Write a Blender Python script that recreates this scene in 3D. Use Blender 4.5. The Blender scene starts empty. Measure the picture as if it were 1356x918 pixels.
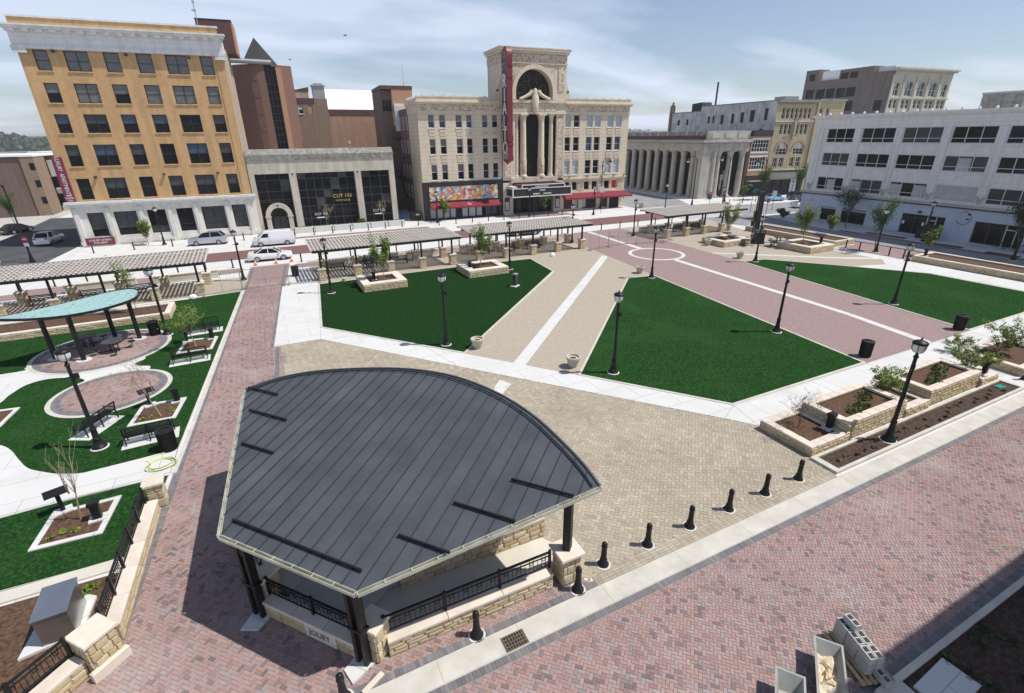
import bpy, math, random
import numpy as np
from mathutils import Vector, Matrix
R = math.radians
rnd = random.Random(7)
S = bpy.context.scene
C = S.collection

# ------------------------------------------------------------------ camera, sky, sun, exposure
EYE = 13.0
cam_d = bpy.data.cameras.new("camera")
cam = bpy.data.objects.new("camera", cam_d); C.objects.link(cam)
cam_d.sensor_width = 36.0
cam_d.lens = 36.0 * 654.87 / 1356.0
cam_d.clip_start = 0.3; cam_d.clip_end = 20000
cam.matrix_world = (Matrix.Translation((0, 0, EYE)) @ Matrix.Rotation(R(-25.98), 4, 'Z')
                    @ Matrix.Rotation(R(90 - 23.036), 4, 'X') @ Matrix.Rotation(R(-0.672), 4, 'Z'))
S.camera = cam
S.render.resolution_x = 1024; S.render.resolution_y = 693
S.view_settings.view_transform = 'Standard'; S.view_settings.look = 'None'
S.view_settings.exposure = 0.08; S.view_settings.gamma = 1.0

SUN_TO = Vector((2.7, -1.5, 5.1)).normalized()
sun_d = bpy.data.lights.new("sun", 'SUN'); sun_d.energy = 4.6; sun_d.angle = R(0.5); sun_d.color = (1.0, 0.955, 0.89)
sun = bpy.data.objects.new("sun", sun_d); C.objects.link(sun)
sun.rotation_euler = SUN_TO.to_track_quat('Z', 'Y').to_euler()

w = bpy.data.worlds.new("World"); S.world = w; w.use_nodes = True
nt = w.node_tree; N = nt.nodes; L = nt.links; N.clear()
sky = N.new('ShaderNodeTexSky'); sky.sky_type = 'NISHITA'; sky.sun_disc = False
sky.sun_elevation = R(58.8); sky.sun_rotation = math.atan2(SUN_TO.x, SUN_TO.y); sky.air_density = 1.0; sky.dust_density = 0.7; sky.ozone_density = 3.0
tc = N.new('ShaderNodeTexCoord')
sep = N.new('ShaderNodeSeparateXYZ'); L.new(tc.outputs['Generated'], sep.inputs[0])
zz = N.new('ShaderNodeMath'); zz.operation = 'MAXIMUM'; L.new(sep.outputs['Z'], zz.inputs[0]); zz.inputs[1].default_value = 0.0
za = N.new('ShaderNodeMath'); za.operation = 'ADD'; L.new(zz.outputs[0], za.inputs[0]); za.inputs[1].default_value = 0.16
dv = N.new('ShaderNodeVectorMath'); dv.operation = 'DIVIDE'; L.new(tc.outputs['Generated'], dv.inputs[0])
cb = N.new('ShaderNodeCombineXYZ'); 
for i in range(3): L.new(za.outputs[0], cb.inputs[i])
L.new(cb.outputs[0], dv.inputs[1])
mp = N.new('ShaderNodeMapping'); mp.inputs['Rotation'].default_value = (0, 0, R(-8)); mp.inputs['Scale'].default_value = (0.55, 1.1, 1.0); mp.inputs['Location'].default_value = (1.3, 0.4, 0)
L.new(dv.outputs[0], mp.inputs[0])
n1 = N.new('ShaderNodeTexNoise'); n1.inputs['Scale'].default_value = 0.9; n1.inputs['Detail'].default_value = 7; n1.inputs['Roughness'].default_value = 0.5; n1.inputs['Distortion'].default_value = 0.35
L.new(mp.outputs[0], n1.inputs['Vector'])
cr = N.new('ShaderNodeValToRGB'); cr.color_ramp.elements[0].position = 0.42; cr.color_ramp.elements[1].position = 0.60
cr.color_ramp.elements[0].color = (0, 0, 0, 1); cr.color_ramp.elements[1].color = (1, 1, 1, 1)
L.new(n1.outputs['Fac'], cr.inputs[0])
def mth(op, a, b=None, c=None):
    n = N.new('ShaderNodeMath'); n.operation = op
    for i, q in enumerate((a, b, c)):
        if q is None: continue
        if isinstance(q, (int, float)): n.inputs[i].default_value = q
        else: L.new(q, n.inputs[i])
    return n.outputs[0]
# thin cirrus that is thickest in the long air paths low in the sky and thins towards the zenith
thin = mth('POWER', mth('SUBTRACT', 1.0, mth('MINIMUM', zz.outputs[0], 1.0)), 1.7)
fac = mth('MULTIPLY', thin, mth('MULTIPLY_ADD', cr.outputs[0], 0.78, 0.20))
mx = N.new('ShaderNodeMix'); mx.data_type = 'RGBA'
L.new(fac, mx.inputs['Factor']); L.new(sky.outputs[0], mx.inputs['A']); mx.inputs['B'].default_value = (8.0, 8.7, 10.4, 1)
bg = N.new('ShaderNodeBackground'); bg.inputs['Strength'].default_value = 0.1
L.new(mx.outputs['Result'], bg.inputs[0])
out = N.new('ShaderNodeOutputWorld'); L.new(bg.outputs[0], out.inputs[0])

# ------------------------------------------------------------------ materials
def mat(name, cols, scale=2.0, dust=None, rough=0.7, bump=0.0, bscale=30.0, metal=0.0, rand=0.0, island=False, spec=0.4, detail=5,
        pattern=None, streak=0.0, contrast=(0.3, 0.7), alpha=None, coat=0.0):
    m = bpy.data.materials.new(name); m.use_nodes = True
    nt = m.node_tree; N = nt.nodes; L = nt.links
    b = N['Principled BSDF']; b.inputs['Roughness'].default_value = rough; b.inputs['Metallic'].default_value = metal
    b.inputs['Specular IOR Level'].default_value = spec
    if coat: b.inputs['Coat Weight'].default_value = coat; b.inputs['Coat Roughness'].default_value = 0.08
    tc = N.new('ShaderNodeTexCoord'); vec = tc.outputs['Object']
    n = N.new('ShaderNodeTexNoise'); n.inputs['Scale'].default_value = scale; n.inputs['Detail'].default_value = detail; L.new(vec, n.inputs['Vector'])
    cr = N.new('ShaderNodeValToRGB'); e = cr.color_ramp.elements
    e[0].position, e[1].position = contrast
    e[0].color = (*cols[0], 1); e[1].color = (*cols[-1], 1)
    for k, c in enumerate(cols[1:-1]):
        q = e.new(contrast[0] + (contrast[1] - contrast[0]) * (k + 1) / (len(cols) - 1)); q.color = (*c, 1)
    fac = n.outputs['Fac']
    if island:       # every piece takes its own shade from the ramp
        g = N.new('ShaderNodeNewGeometry'); oi = N.new('ShaderNodeObjectInfo')
        ad = N.new('ShaderNodeMath'); ad.operation = 'ADD'; L.new(g.outputs['Random Per Island'], ad.inputs[0]); L.new(oi.outputs['Random'], ad.inputs[1])
        fr = N.new('ShaderNodeMath'); fr.operation = 'FRACT'; L.new(ad.outputs[0], fr.inputs[0])
        cr.color_ramp.interpolation = 'LINEAR'; e[0].position = 0.0
        for k in range(len(e)): e[k].position = k / (len(e) - 1)
        fac = fr.outputs[0]
    L.new(fac, cr.inputs[0]); col = cr.outputs[0]
    if island:
        mxn = N.new('ShaderNodeMix'); mxn.data_type = 'RGBA'; mxn.blend_type = 'MULTIPLY'; mxn.inputs['Factor'].default_value = 1.0
        r2 = N.new('ShaderNodeMapRange'); r2.inputs['To Min'].default_value = 0.72; r2.inputs['To Max'].default_value = 1.25; L.new(n.outputs['Fac'], r2.inputs['Value'])
        L.new(col, mxn.inputs['A']); L.new(r2.outputs[0], mxn.inputs['B']); col = mxn.outputs['Result']
    if dust:         # pale dusty patches with a shape of their own: (colour, scale, amount)
        nd = N.new('ShaderNodeTexNoise'); nd.inputs['Scale'].default_value = dust[1]; nd.inputs['Detail'].default_value = 9; nd.inputs['Roughness'].default_value = 0.62; L.new(vec, nd.inputs['Vector'])
        md = N.new('ShaderNodeMapRange'); md.inputs['From Min'].default_value = 0.50; md.inputs['From Max'].default_value = 0.72; md.inputs['To Max'].default_value = dust[2]; L.new(nd.outputs['Fac'], md.inputs['Value'])
        mm_ = N.new('ShaderNodeMix'); mm_.data_type = 'RGBA'; L.new(md.outputs[0], mm_.inputs['Factor']); L.new(col, mm_.inputs['A']); mm_.inputs['B'].default_value = (*dust[0], 1); col = mm_.outputs['Result']
    height = None
    if pattern:      # ('brick'|'paver'|'block', width, height, mortar colour, mortar size, colour2)
        kind, bw, bh, mc, ms, c2 = pattern
        sp = N.new('ShaderNodeSeparateXYZ'); L.new(vec, sp.inputs[0]); cmb = N.new('ShaderNodeCombineXYZ')
        if kind == 'wall':
            ad = N.new('ShaderNodeMath'); L.new(sp.outputs['X'], ad.inputs[0]); L.new(sp.outputs['Y'], ad.inputs[1])
            L.new(ad.outputs[0], cmb.inputs[0]); L.new(sp.outputs['Z'], cmb.inputs[1]); pv = cmb.outputs[0]
        else:
            mpn = N.new('ShaderNodeMapping'); mpn.inputs['Rotation'].default_value = (0, 0, R(45) if kind == 'paver' else 0); L.new(vec, mpn.inputs[0]); pv = mpn.outputs[0]
        bt = N.new('ShaderNodeTexBrick'); L.new(pv, bt.inputs['Vector']); bt.inputs['Scale'].default_value = 1.0
        bt.inputs['Brick Width'].default_value = bw; bt.inputs['Row Height'].default_value = bh; bt.inputs['Mortar Size'].default_value = ms
        bt.inputs['Mortar'].default_value = (*mc, 1); bt.inputs['Bias'].default_value = -0.1
        L.new(col, bt.inputs['Color1']); bt.inputs['Color2'].default_value = (*c2, 1)
        col = bt.outputs['Color']
        height = bt.outputs['Fac']
    if streak:
        mpn = N.new('ShaderNodeMapping'); mpn.inputs['Scale'].default_value = (1.3, 1.3, 0.12); L.new(vec, mpn.inputs[0])
        ns = N.new('ShaderNodeTexNoise'); ns.inputs['Scale'].default_value = 1.1; ns.inputs['Detail'].default_value = 6; ns.inputs['Roughness'].default_value = 0.65; L.new(mpn.outputs[0], ns.inputs['Vector'])
        mr = N.new('ShaderNodeMapRange'); mr.inputs['From Min'].default_value = 0.3; mr.inputs['From Max'].default_value = 0.62; mr.inputs['To Min'].default_value = 1 - streak; mr.inputs['To Max'].default_value = 1.0
        L.new(ns.outputs['Fac'], mr.inputs['Value'])
        ml = N.new('ShaderNodeMix'); ml.data_type = 'RGBA'; ml.blend_type = 'MULTIPLY'; ml.inputs['Factor'].default_value = 1.0
        L.new(col, ml.inputs['A']); L.new(mr.outputs[0], ml.inputs['B']); col = ml.outputs['Result']
    if rand:
        oi = N.new('ShaderNodeObjectInfo'); mr = N.new('ShaderNodeMapRange'); mr.inputs['To Min'].default_value = 1 - rand; mr.inputs['To Max'].default_value = 1 + rand
        L.new(oi.outputs['Random'], mr.inputs['Value'])
        ml = N.new('ShaderNodeMix'); ml.data_type = 'RGBA'; ml.blend_type = 'MULTIPLY'; ml.inputs['Factor'].default_value = 1.0
        L.new(col, ml.inputs['A']); L.new(mr.outputs[0], ml.inputs['B']); col = ml.outputs['Result']
    L.new(col, b.inputs['Base Color'])
    if bump or height is not None:
        bp = N.new('ShaderNodeBump'); bp.inputs['Strength'].default_value = bump if bump else 0.25; bp.inputs['Distance'].default_value = 0.02
        if height is not None:
            bp.invert = True; L.new(height, bp.inputs['Height'])
        else:
            nb = N.new('ShaderNodeTexNoise'); nb.inputs['Scale'].default_value = bscale; nb.inputs['Detail'].default_value = 4; L.new(vec, nb.inputs['Vector']); L.new(nb.outputs['Fac'], bp.inputs['Height'])
        L.new(bp.outputs[0], b.inputs['Normal'])
    return m

def glass(name, col, rough=0.06):
    m = mat(name, [col, tuple(c * 1.6 + 0.004 for c in col)], scale=0.35, rough=rough, spec=0.16, contrast=(0.35, 0.75))
    return m

M = {}
M['concrete'] = mat('concrete', dust=((0.44, 0.425, 0.39), 0.6, 0.4), cols=[(0.545, 0.54, 0.525), (0.635, 0.632, 0.617)], scale=0.45, rough=0.85, detail=9, streak=0.0, pattern=('slab', 3.0, 1.5, (0.40, 0.395, 0.375), 0.016, (0.60, 0.595, 0.58)))
M['warm_concrete'] = mat('warm_concrete', [(0.50, 0.47, 0.40), (0.62, 0.59, 0.51)], scale=0.7, rough=0.85, bump=0.05, bscale=50, detail=8)
M['kerb'] = mat('kerb', dust=((0.37, 0.345, 0.30), 0.9, 0.5), cols=[(0.47, 0.45, 0.395), (0.58, 0.56, 0.50)], scale=1.5, rough=0.85, detail=8)
M['street_concrete'] = mat('street_concrete', [(0.37, 0.36, 0.335), (0.50, 0.49, 0.465)], scale=0.25, rough=0.85, detail=9, pattern=('slab', 4.5, 3.0, (0.30, 0.295, 0.28), 0.012, (0.46, 0.45, 0.425)))
M['asphalt'] = mat('asphalt', [(0.045, 0.046, 0.05), (0.085, 0.086, 0.09)], scale=0.4, rough=0.9, detail=8)
M['road_grey'] = mat('road_grey', [(0.20, 0.20, 0.21), (0.30, 0.30, 0.31)], scale=0.4, rough=0.9, detail=8)
M['earth'] = mat('earth', [(0.16, 0.17, 0.12), (0.24, 0.23, 0.19)], scale=0.02, rough=0.95, detail=8)
M['mulch'] = mat('mulch', [(0.045, 0.024, 0.014), (0.10, 0.055, 0.033), (0.15, 0.085, 0.05)], scale=9, rough=0.95, bump=0.8, bscale=45, detail=8)
M['dark_mulch'] = mat('dark_mulch', [(0.025, 0.015, 0.01), (0.06, 0.036, 0.024), (0.10, 0.065, 0.045)], scale=9, rough=0.95, bump=0.9, bscale=40, detail=8)
M['turf'] = mat('turf', [(0.006, 0.028, 0.006), (0.015, 0.050, 0.012), (0.034, 0.088, 0.028)], scale=9, dust=((0.032, 0.082, 0.024), 0.22, 0.5), rough=1.0, bump=0.55, bscale=38, spec=0.0, detail=10)
M['turf_dark'] = mat('turf_dark', [(0.004, 0.022, 0.005), (0.011, 0.036, 0.010), (0.022, 0.056, 0.019)], scale=8, rough=1.0, bump=0.5, bscale=38, spec=0.0, detail=10)
red_ramp = [(0.15, 0.118, 0.118), (0.251, 0.17, 0.155), (0.305, 0.2, 0.18), (0.332, 0.213, 0.191), (0.369, 0.25, 0.23), (0.31, 0.195, 0.174), (0.353, 0.238, 0.218), (0.342, 0.225, 0.204), (0.321, 0.24, 0.227), (0.31, 0.265, 0.263), (0.203, 0.155, 0.147)]
M['red_brick'] = mat('red_brick', red_ramp, dust=((0.47, 0.40, 0.375), 0.30, 0.55), scale=0.35, rough=0.8, island=True, detail=6)
M['tan_brick'] = mat('tan_brick', [(0.315, 0.268, 0.20), (0.40, 0.347, 0.265), (0.365, 0.313, 0.238), (0.44, 0.39, 0.305), (0.345, 0.295, 0.222), (0.39, 0.338, 0.256)], scale=0.35, rough=0.82, island=True, detail=6)
M['grey_brick'] = mat('grey_brick', [(0.13, 0.125, 0.135), (0.19, 0.18, 0.188), (0.155, 0.148, 0.157), (0.225, 0.213, 0.218)], scale=0.6, rough=0.8, island=True)
M['joint'] = mat('joint', [(0.24, 0.18, 0.165), (0.32, 0.255, 0.235)], scale=2, rough=0.95)
M['tan_joint'] = mat('tan_joint', [(0.235, 0.205, 0.16), (0.29, 0.255, 0.20)], scale=2, rough=0.95)
M['red_paving'] = mat('red_paving', [(0.25, 0.175, 0.163), (0.375, 0.24, 0.22), (0.29, 0.18, 0.163), (0.385, 0.28, 0.265)], scale=5, rough=0.82, detail=5, contrast=(0.36, 0.62), pattern=('paver', 0.22, 0.11, (0.21, 0.15, 0.14), 0.008, (0.24, 0.19, 0.19)))
M['tan_paving'] = mat('tan_paving', [(0.32, 0.275, 0.213), (0.43, 0.375, 0.30), (0.36, 0.31, 0.243), (0.47, 0.415, 0.34)], scale=4, rough=0.82, detail=5, contrast=(0.36, 0.64), pattern=('paver', 0.3, 0.15, (0.33, 0.29, 0.22), 0.006, (0.37, 0.32, 0.25)))
M['dark_paving'] = mat('dark_paving', [(0.22, 0.10, 0.095), (0.16, 0.08, 0.075), (0.25, 0.13, 0.12)], scale=9, rough=0.85, detail=3, pattern=('paver', 0.22, 0.11, (0.13, 0.075, 0.07), 0.004, (0.17, 0.095, 0.09)))
M['stone'] = mat('stone', [(0.47, 0.365, 0.21), (0.58, 0.47, 0.30), (0.53, 0.43, 0.27), (0.64, 0.54, 0.38), (0.50, 0.41, 0.27)], scale=5, rough=0.85, bump=0.7, bscale=14, island=True)
M['stone_core'] = mat('stone_core', [(0.26, 0.21, 0.14), (0.34, 0.28, 0.19)], scale=4, rough=0.95)
M['cap_stone'] = mat('cap_stone', [(0.60, 0.52, 0.43), (0.70, 0.63, 0.54)], scale=2.5, rough=0.8, bump=0.1, rand=0.06, detail=8)
M['slate_metal'] = mat('slate_metal', [(0.064, 0.069, 0.080), (0.086, 0.092, 0.104)], scale=0.9, rough=0.45, bump=0.03, bscale=3, rand=0.09, detail=9, streak=0.16)
M['slate_seam'] = mat('slate_seam', [(0.028, 0.032, 0.04), (0.04, 0.045, 0.054)], scale=2, rough=0.45)
M['black_metal'] = mat('black_metal', [(0.010, 0.010, 0.011), (0.018, 0.018, 0.019)], scale=3, rough=0.45, spec=0.25)
M['gutter'] = mat('gutter', [(0.42, 0.42, 0.33), (0.62, 0.62, 0.52)], scale=2.5, rough=0.42, metal=0.3)
M['steel'] = mat('steel', [(0.42, 0.43, 0.44), (0.52, 0.53, 0.54)], scale=1.5, rough=0.28, metal=0.9)
M['white_paint'] = mat('white_paint', [(0.74, 0.74, 0.72), (0.80, 0.80, 0.79)], scale=1.5, rough=0.6)
M['lamp_glass'] = mat('lamp_glass', [(0.62, 0.63, 0.63), (0.74, 0.75, 0.75)], scale=3, rough=0.15, spec=0.6)
M['bark'] = mat('bark', [(0.10, 0.075, 0.055), (0.20, 0.16, 0.12)], scale=9, rough=0.95, bump=0.5)
M['pale_bark'] = mat('pale_bark', [(0.28, 0.22, 0.15), (0.40, 0.33, 0.24)], scale=9, rough=0.95, bump=0.4)
M['leaf_fresh'] = mat('leaf_fresh', [(0.10, 0.16, 0.028), (0.17, 0.24, 0.045), (0.22, 0.28, 0.07)], scale=1.2, rough=0.8, spec=0.08, island=True)
M['leaf_mid'] = mat('leaf_mid', [(0.045, 0.09, 0.02), (0.075, 0.13, 0.03), (0.11, 0.17, 0.045)], scale=1.2, rough=0.8, spec=0.08, island=True)
M['leaf_dark'] = mat('leaf_dark', [(0.022, 0.045, 0.016), (0.035, 0.065, 0.02), (0.055, 0.085, 0.03)], scale=1.2, rough=0.65, island=True)
M['leaf_bud'] = mat('leaf_bud', [(0.22, 0.16, 0.07), (0.30, 0.20, 0.09), (0.20, 0.19, 0.06)], scale=1.2, rough=0.7, island=True)
M['far_green'] = mat('far_green', [(0.05, 0.085, 0.04), (0.085, 0.12, 0.06), (0.12, 0.15, 0.085)], scale=0.05, rough=0.95, island=True)
M['ochre'] = mat('ochre', [(0.54, 0.335, 0.155), (0.62, 0.395, 0.195)], scale=1.6, rough=0.85, streak=0.26, detail=9, bump=0.1, dust=((0.44, 0.29, 0.145), 0.5, 0.5))
M['terracotta_white'] = mat('terracotta_white', [(0.70, 0.71, 0.72), (0.78, 0.79, 0.80)], scale=1.2, rough=0.55, streak=0.14, detail=8, pattern=('wall', 1.1, 0.62, (0.50, 0.51, 0.53), 0.012, (0.74, 0.75, 0.76)))
M['white_trim'] = mat('white_trim', [(0.68, 0.68, 0.66), (0.78, 0.78, 0.76)], scale=1.5, rough=0.6, streak=0.22, detail=8)
M['plinth_stone'] = mat('plinth_stone', [(0.68, 0.655, 0.60), (0.76, 0.735, 0.68)], scale=0.9, rough=0.75, streak=0.2, detail=8)
M['limestone'] = mat('limestone', [(0.50, 0.46, 0.375), (0.60, 0.555, 0.46)], scale=0.8, rough=0.8, streak=0.28, detail=9)
M['limestone_dark'] = mat('limestone_dark', [(0.16, 0.155, 0.14), (0.27, 0.26, 0.235), (0.36, 0.345, 0.31)], scale=2.2, rough=0.9, streak=0.3, detail=10, bump=0.5, bscale=6)
M['cream_terracotta'] = mat('cream_terracotta', [(0.63, 0.54, 0.41), (0.71, 0.62, 0.48)], scale=1.0, rough=0.7, streak=0.14, detail=8, pattern=('wall', 30.0, 0.60, (0.44, 0.36, 0.26), 0.02, (0.67, 0.58, 0.445)))
M['cream_trim'] = mat('cream_trim', [(0.62, 0.535, 0.405), (0.71, 0.625, 0.49)], scale=1.2, rough=0.7, streak=0.15, detail=8)
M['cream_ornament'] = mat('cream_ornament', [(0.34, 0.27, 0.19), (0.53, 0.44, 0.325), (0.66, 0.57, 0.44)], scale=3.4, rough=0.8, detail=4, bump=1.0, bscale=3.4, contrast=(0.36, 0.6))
M['bank_stone'] = mat('bank_stone', [(0.42, 0.395, 0.345), (0.53, 0.50, 0.44)], scale=0.9, rough=0.8, streak=0.32, detail=9)
M['white_terracotta'] = mat('white_terracotta', [(0.78, 0.775, 0.77), (0.84, 0.835, 0.83)], scale=1.3, rough=0.6, streak=0.16, detail=8, pattern=('wall', 0.9, 0.45, (0.60, 0.60, 0.60), 0.012, (0.80, 0.795, 0.79)))
M['white_terracotta_trim'] = mat('white_terracotta_trim', [(0.77, 0.77, 0.765), (0.84, 0.84, 0.835)], scale=1.6, rough=0.6, streak=0.18, detail=8)
M['pale_blue_paint'] = mat('pale_blue_paint', [(0.50, 0.575, 0.69), (0.56, 0.635, 0.75)], scale=0.7, rough=0.7, streak=0.10, detail=8)
M['grey_stucco'] = mat('grey_stucco', [(0.40, 0.40, 0.415), (0.60, 0.60, 0.62), (0.70, 0.70, 0.72)], scale=0.5, rough=0.9, streak=0.42, detail=10)
M['yellow_stone'] = mat('yellow_stone', [(0.52, 0.44, 0.285), (0.42, 0.34, 0.21), (0.58, 0.50, 0.34)], scale=2.0, rough=0.85, detail=8, streak=0.2, pattern=('wall', 0.95, 0.42, (0.20, 0.155, 0.09), 0.035, (0.47, 0.385, 0.25)))
M['orange_brick'] = mat('orange_brick', [(0.44, 0.22, 0.12), (0.54, 0.285, 0.165)], scale=1.5, rough=0.85, detail=8, pattern=('wall', 0.24, 0.08, (0.42, 0.30, 0.22), 0.012, (0.47, 0.24, 0.135)))
M['brown_brick'] = mat('brown_brick', [(0.09, 0.055, 0.042), (0.19, 0.115, 0.088), (0.14, 0.09, 0.07)], scale=2.2, rough=0.88, detail=9, streak=0.25, pattern=('wall', 0.24, 0.08, (0.20, 0.155, 0.13), 0.02, (0.16, 0.098, 0.075)))
M['grey_brown_brick'] = mat('grey_brown_brick', [(0.13, 0.10, 0.088), (0.22, 0.175, 0.15), (0.17, 0.13, 0.11)], scale=1.5, rough=0.9, detail=9, streak=0.35, pattern=('wall', 0.3, 0.1, (0.22, 0.185, 0.165), 0.02, (0.17, 0.13, 0.112)))
M['relief_stone'] = mat('relief_stone', [(0.40, 0.365, 0.30), (0.47, 0.43, 0.355)], scale=2, rough=0.85)
M['tower_brick'] = mat('tower_brick', [(0.20, 0.097, 0.07), (0.26, 0.13, 0.095)], scale=0.8, rough=0.85, detail=7, pattern=('wall', 0.24, 0.08, (0.24, 0.15, 0.12), 0.015, (0.215, 0.105, 0.077)))
M['aged_brick'] = mat('aged_brick', [(0.15, 0.108, 0.078), (0.33, 0.235, 0.165), (0.22, 0.155, 0.108), (0.44, 0.32, 0.23)], scale=1.6, rough=0.9, detail=10, contrast=(0.32, 0.66), streak=0.2, pattern=('wall', 0.3, 0.1, (0.30, 0.24, 0.18), 0.02, (0.27, 0.15, 0.09)))
M['red_aged_brick'] = mat('red_aged_brick', [(0.26, 0.13, 0.08), (0.48, 0.25, 0.155), (0.36, 0.18, 0.11), (0.58, 0.36, 0.25)], scale=1.3, rough=0.9, detail=10, contrast=(0.32, 0.66), streak=0.25, pattern=('wall', 0.3, 0.1, (0.44, 0.32, 0.24), 0.02, (0.43, 0.22, 0.135)))
M['pink_stucco'] = mat('pink_stucco', [(0.42, 0.33, 0.25), (0.50, 0.40, 0.31)], scale=0.8, rough=0.9, streak=0.3, detail=9)
M['maroon_paint'] = mat('maroon_paint', [(0.085, 0.042, 0.038), (0.12, 0.06, 0.053)], scale=1, rough=0.7, detail=6)
M['roof_white'] = mat('roof_white', [(0.78, 0.78, 0.77), (0.82, 0.82, 0.81)], scale=0.3, rough=0.6)
M['roof_grey'] = mat('roof_grey', [(0.25, 0.25, 0.25), (0.36, 0.36, 0.35)], scale=0.4, rough=0.9, detail=8)
M['pyramid_glass'] = mat('pyramid_glass', [(0.008, 0.009, 0.011), (0.014, 0.015, 0.018)], scale=1, rough=0.35, spec=0.1)
M['tar_roof'] = mat('tar_roof', [(0.03, 0.03, 0.033), (0.05, 0.05, 0.054)], scale=0.5, rough=0.8)
M['dark_glass'] = glass('dark_glass', (0.008, 0.009, 0.010))
M['grey_glass'] = glass('grey_glass', (0.05, 0.053, 0.055), 0.12)
M['blue_glass'] = glass('blue_glass', (0.05, 0.07, 0.10), 0.1)
M['blind'] = mat('blind', [(0.10, 0.105, 0.105), (0.15, 0.155, 0.155)], scale=1.0, rough=0.35, spec=0.6)
M['pale_blind'] = mat('pale_blind', [(0.36, 0.40, 0.43), (0.46, 0.50, 0.53)], scale=1.0, rough=0.4, spec=0.6)
M['dark_frame'] = mat('dark_frame', [(0.022, 0.021, 0.02), (0.035, 0.033, 0.031)], scale=2, rough=0.5)
M['bronze_frame'] = mat('bronze_frame', [(0.05, 0.048, 0.046), (0.075, 0.072, 0.07)], scale=2, rough=0.45)
M['white_frame'] = mat('white_frame', [(0.60, 0.60, 0.58), (0.70, 0.70, 0.68)], scale=2, rough=0.6)
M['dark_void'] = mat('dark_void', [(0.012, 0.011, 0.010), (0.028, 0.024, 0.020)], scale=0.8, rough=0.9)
M['black_panel'] = mat('black_panel', [(0.016, 0.016, 0.017), (0.028, 0.028, 0.03)], scale=1, rough=0.5)
M['maroon_canvas'] = mat('maroon_canvas', [(0.17, 0.014, 0.028), (0.22, 0.02, 0.038)], scale=1.2, rough=0.8)
M['sign_red'] = mat('sign_red', [(0.155, 0.02, 0.024), (0.20, 0.028, 0.032)], scale=1, rough=0.45)
M['sign_dark_red'] = mat('sign_dark_red', [(0.075, 0.014, 0.016), (0.10, 0.02, 0.022)], scale=1, rough=0.5)
M['banner_maroon'] = mat('banner_maroon', [(0.17, 0.02, 0.055), (0.22, 0.03, 0.075)], scale=1, rough=0.7)
M['gold'] = mat('gold', [(0.62, 0.44, 0.16), (0.72, 0.54, 0.22)], scale=2, rough=0.35, metal=0.4)
M['teal_canopy'] = mat('teal_canopy', [(0.19, 0.31, 0.30), (0.275, 0.43, 0.42), (0.31, 0.47, 0.46)], scale=7, rough=0.7, detail=2, contrast=(0.38, 0.47))
M['wood_slat'] = mat('wood_slat', [(0.43, 0.395, 0.355), (0.52, 0.485, 0.44)], scale=3, rough=0.8, rand=0.10)
M['cinder'] = mat('cinder', [(0.40, 0.395, 0.38), (0.50, 0.495, 0.475)], scale=6, rough=0.95, bump=0.3, rand=0.08)
M['tin_grey'] = mat('tin_grey', [(0.27, 0.27, 0.25), (0.37, 0.37, 0.345)], scale=2.5, rough=0.7, detail=8)
M['sand'] = mat('sand', [(0.55, 0.47, 0.34), (0.66, 0.58, 0.44), (0.50, 0.30, 0.15)], scale=3.5, rough=0.95, bump=0.6, bscale=12, contrast=(0.3, 0.72))
M['timber'] = mat('timber', [(0.36, 0.25, 0.13), (0.52, 0.39, 0.23)], scale=5, rough=0.85, rand=0.2)
M['car_white'] = mat('car_white', [(0.76, 0.77, 0.78), (0.80, 0.81, 0.82)], scale=1, rough=0.25, coat=0.6)
M['car_silver'] = mat('car_silver', [(0.45, 0.47, 0.50), (0.50, 0.52, 0.55)], scale=1, rough=0.28, metal=0.5, coat=0.6)
M['car_black'] = mat('car_black', [(0.012, 0.013, 0.015), (0.018, 0.019, 0.022)], scale=1, rough=0.2, coat=0.8)
M['car_blue'] = mat('car_blue', [(0.20, 0.42, 0.66), (0.24, 0.47, 0.72)], scale=1, rough=0.25, coat=0.6)
M['car_red'] = mat('car_red', [(0.35, 0.02, 0.04), (0.40, 0.03, 0.05)], scale=1, rough=0.25, coat=0.6)
M['car_navy'] = mat('car_navy', [(0.02, 0.03, 0.055), (0.03, 0.042, 0.07)], scale=1, rough=0.22, coat=0.7)
M['rubber'] = mat('rubber', [(0.012, 0.012, 0.012), (0.022, 0.022, 0.022)], scale=5, rough=0.85)
M['orange_plastic'] = mat('orange_plastic', [(0.75, 0.16, 0.03), (0.82, 0.20, 0.05)], scale=2, rough=0.5)
M['hose_yellow'] = mat('hose_yellow', [(0.46, 0.52, 0.20), (0.54, 0.60, 0.27)], scale=3, rough=0.5)
M['stop_red'] = mat('stop_red', [(0.50, 0.02, 0.03), (0.56, 0.03, 0.04)], scale=2, rough=0.5)
M['street_green'] = mat('street_green', [(0.02, 0.22, 0.16), (0.03, 0.27, 0.20)], scale=2, rough=0.5)
M['clay'] = mat('clay', [(0.45, 0.41, 0.33), (0.53, 0.49, 0.40)], scale=4, rough=0.85)
M['bin_blue'] = mat('bin_blue', [(0.02, 0.05, 0.14), (0.03, 0.07, 0.18)], scale=2, rough=0.5)
M['skin'] = mat('skin', [(0.42, 0.26, 0.18), (0.48, 0.31, 0.22)], scale=6, rough=0.6)
M['dark_cloth'] = mat('dark_cloth', [(0.02, 0.022, 0.03), (0.04, 0.042, 0.05)], scale=6, rough=0.9)
M['galvanised'] = mat('galvanised', [(0.34, 0.35, 0.36), (0.42, 0.43, 0.44)], scale=3, rough=0.45, metal=0.5)
M['headlight'] = mat('headlight', [(0.70, 0.72, 0.74), (0.78, 0.80, 0.82)], scale=3, rough=0.1, spec=0.8)
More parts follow.
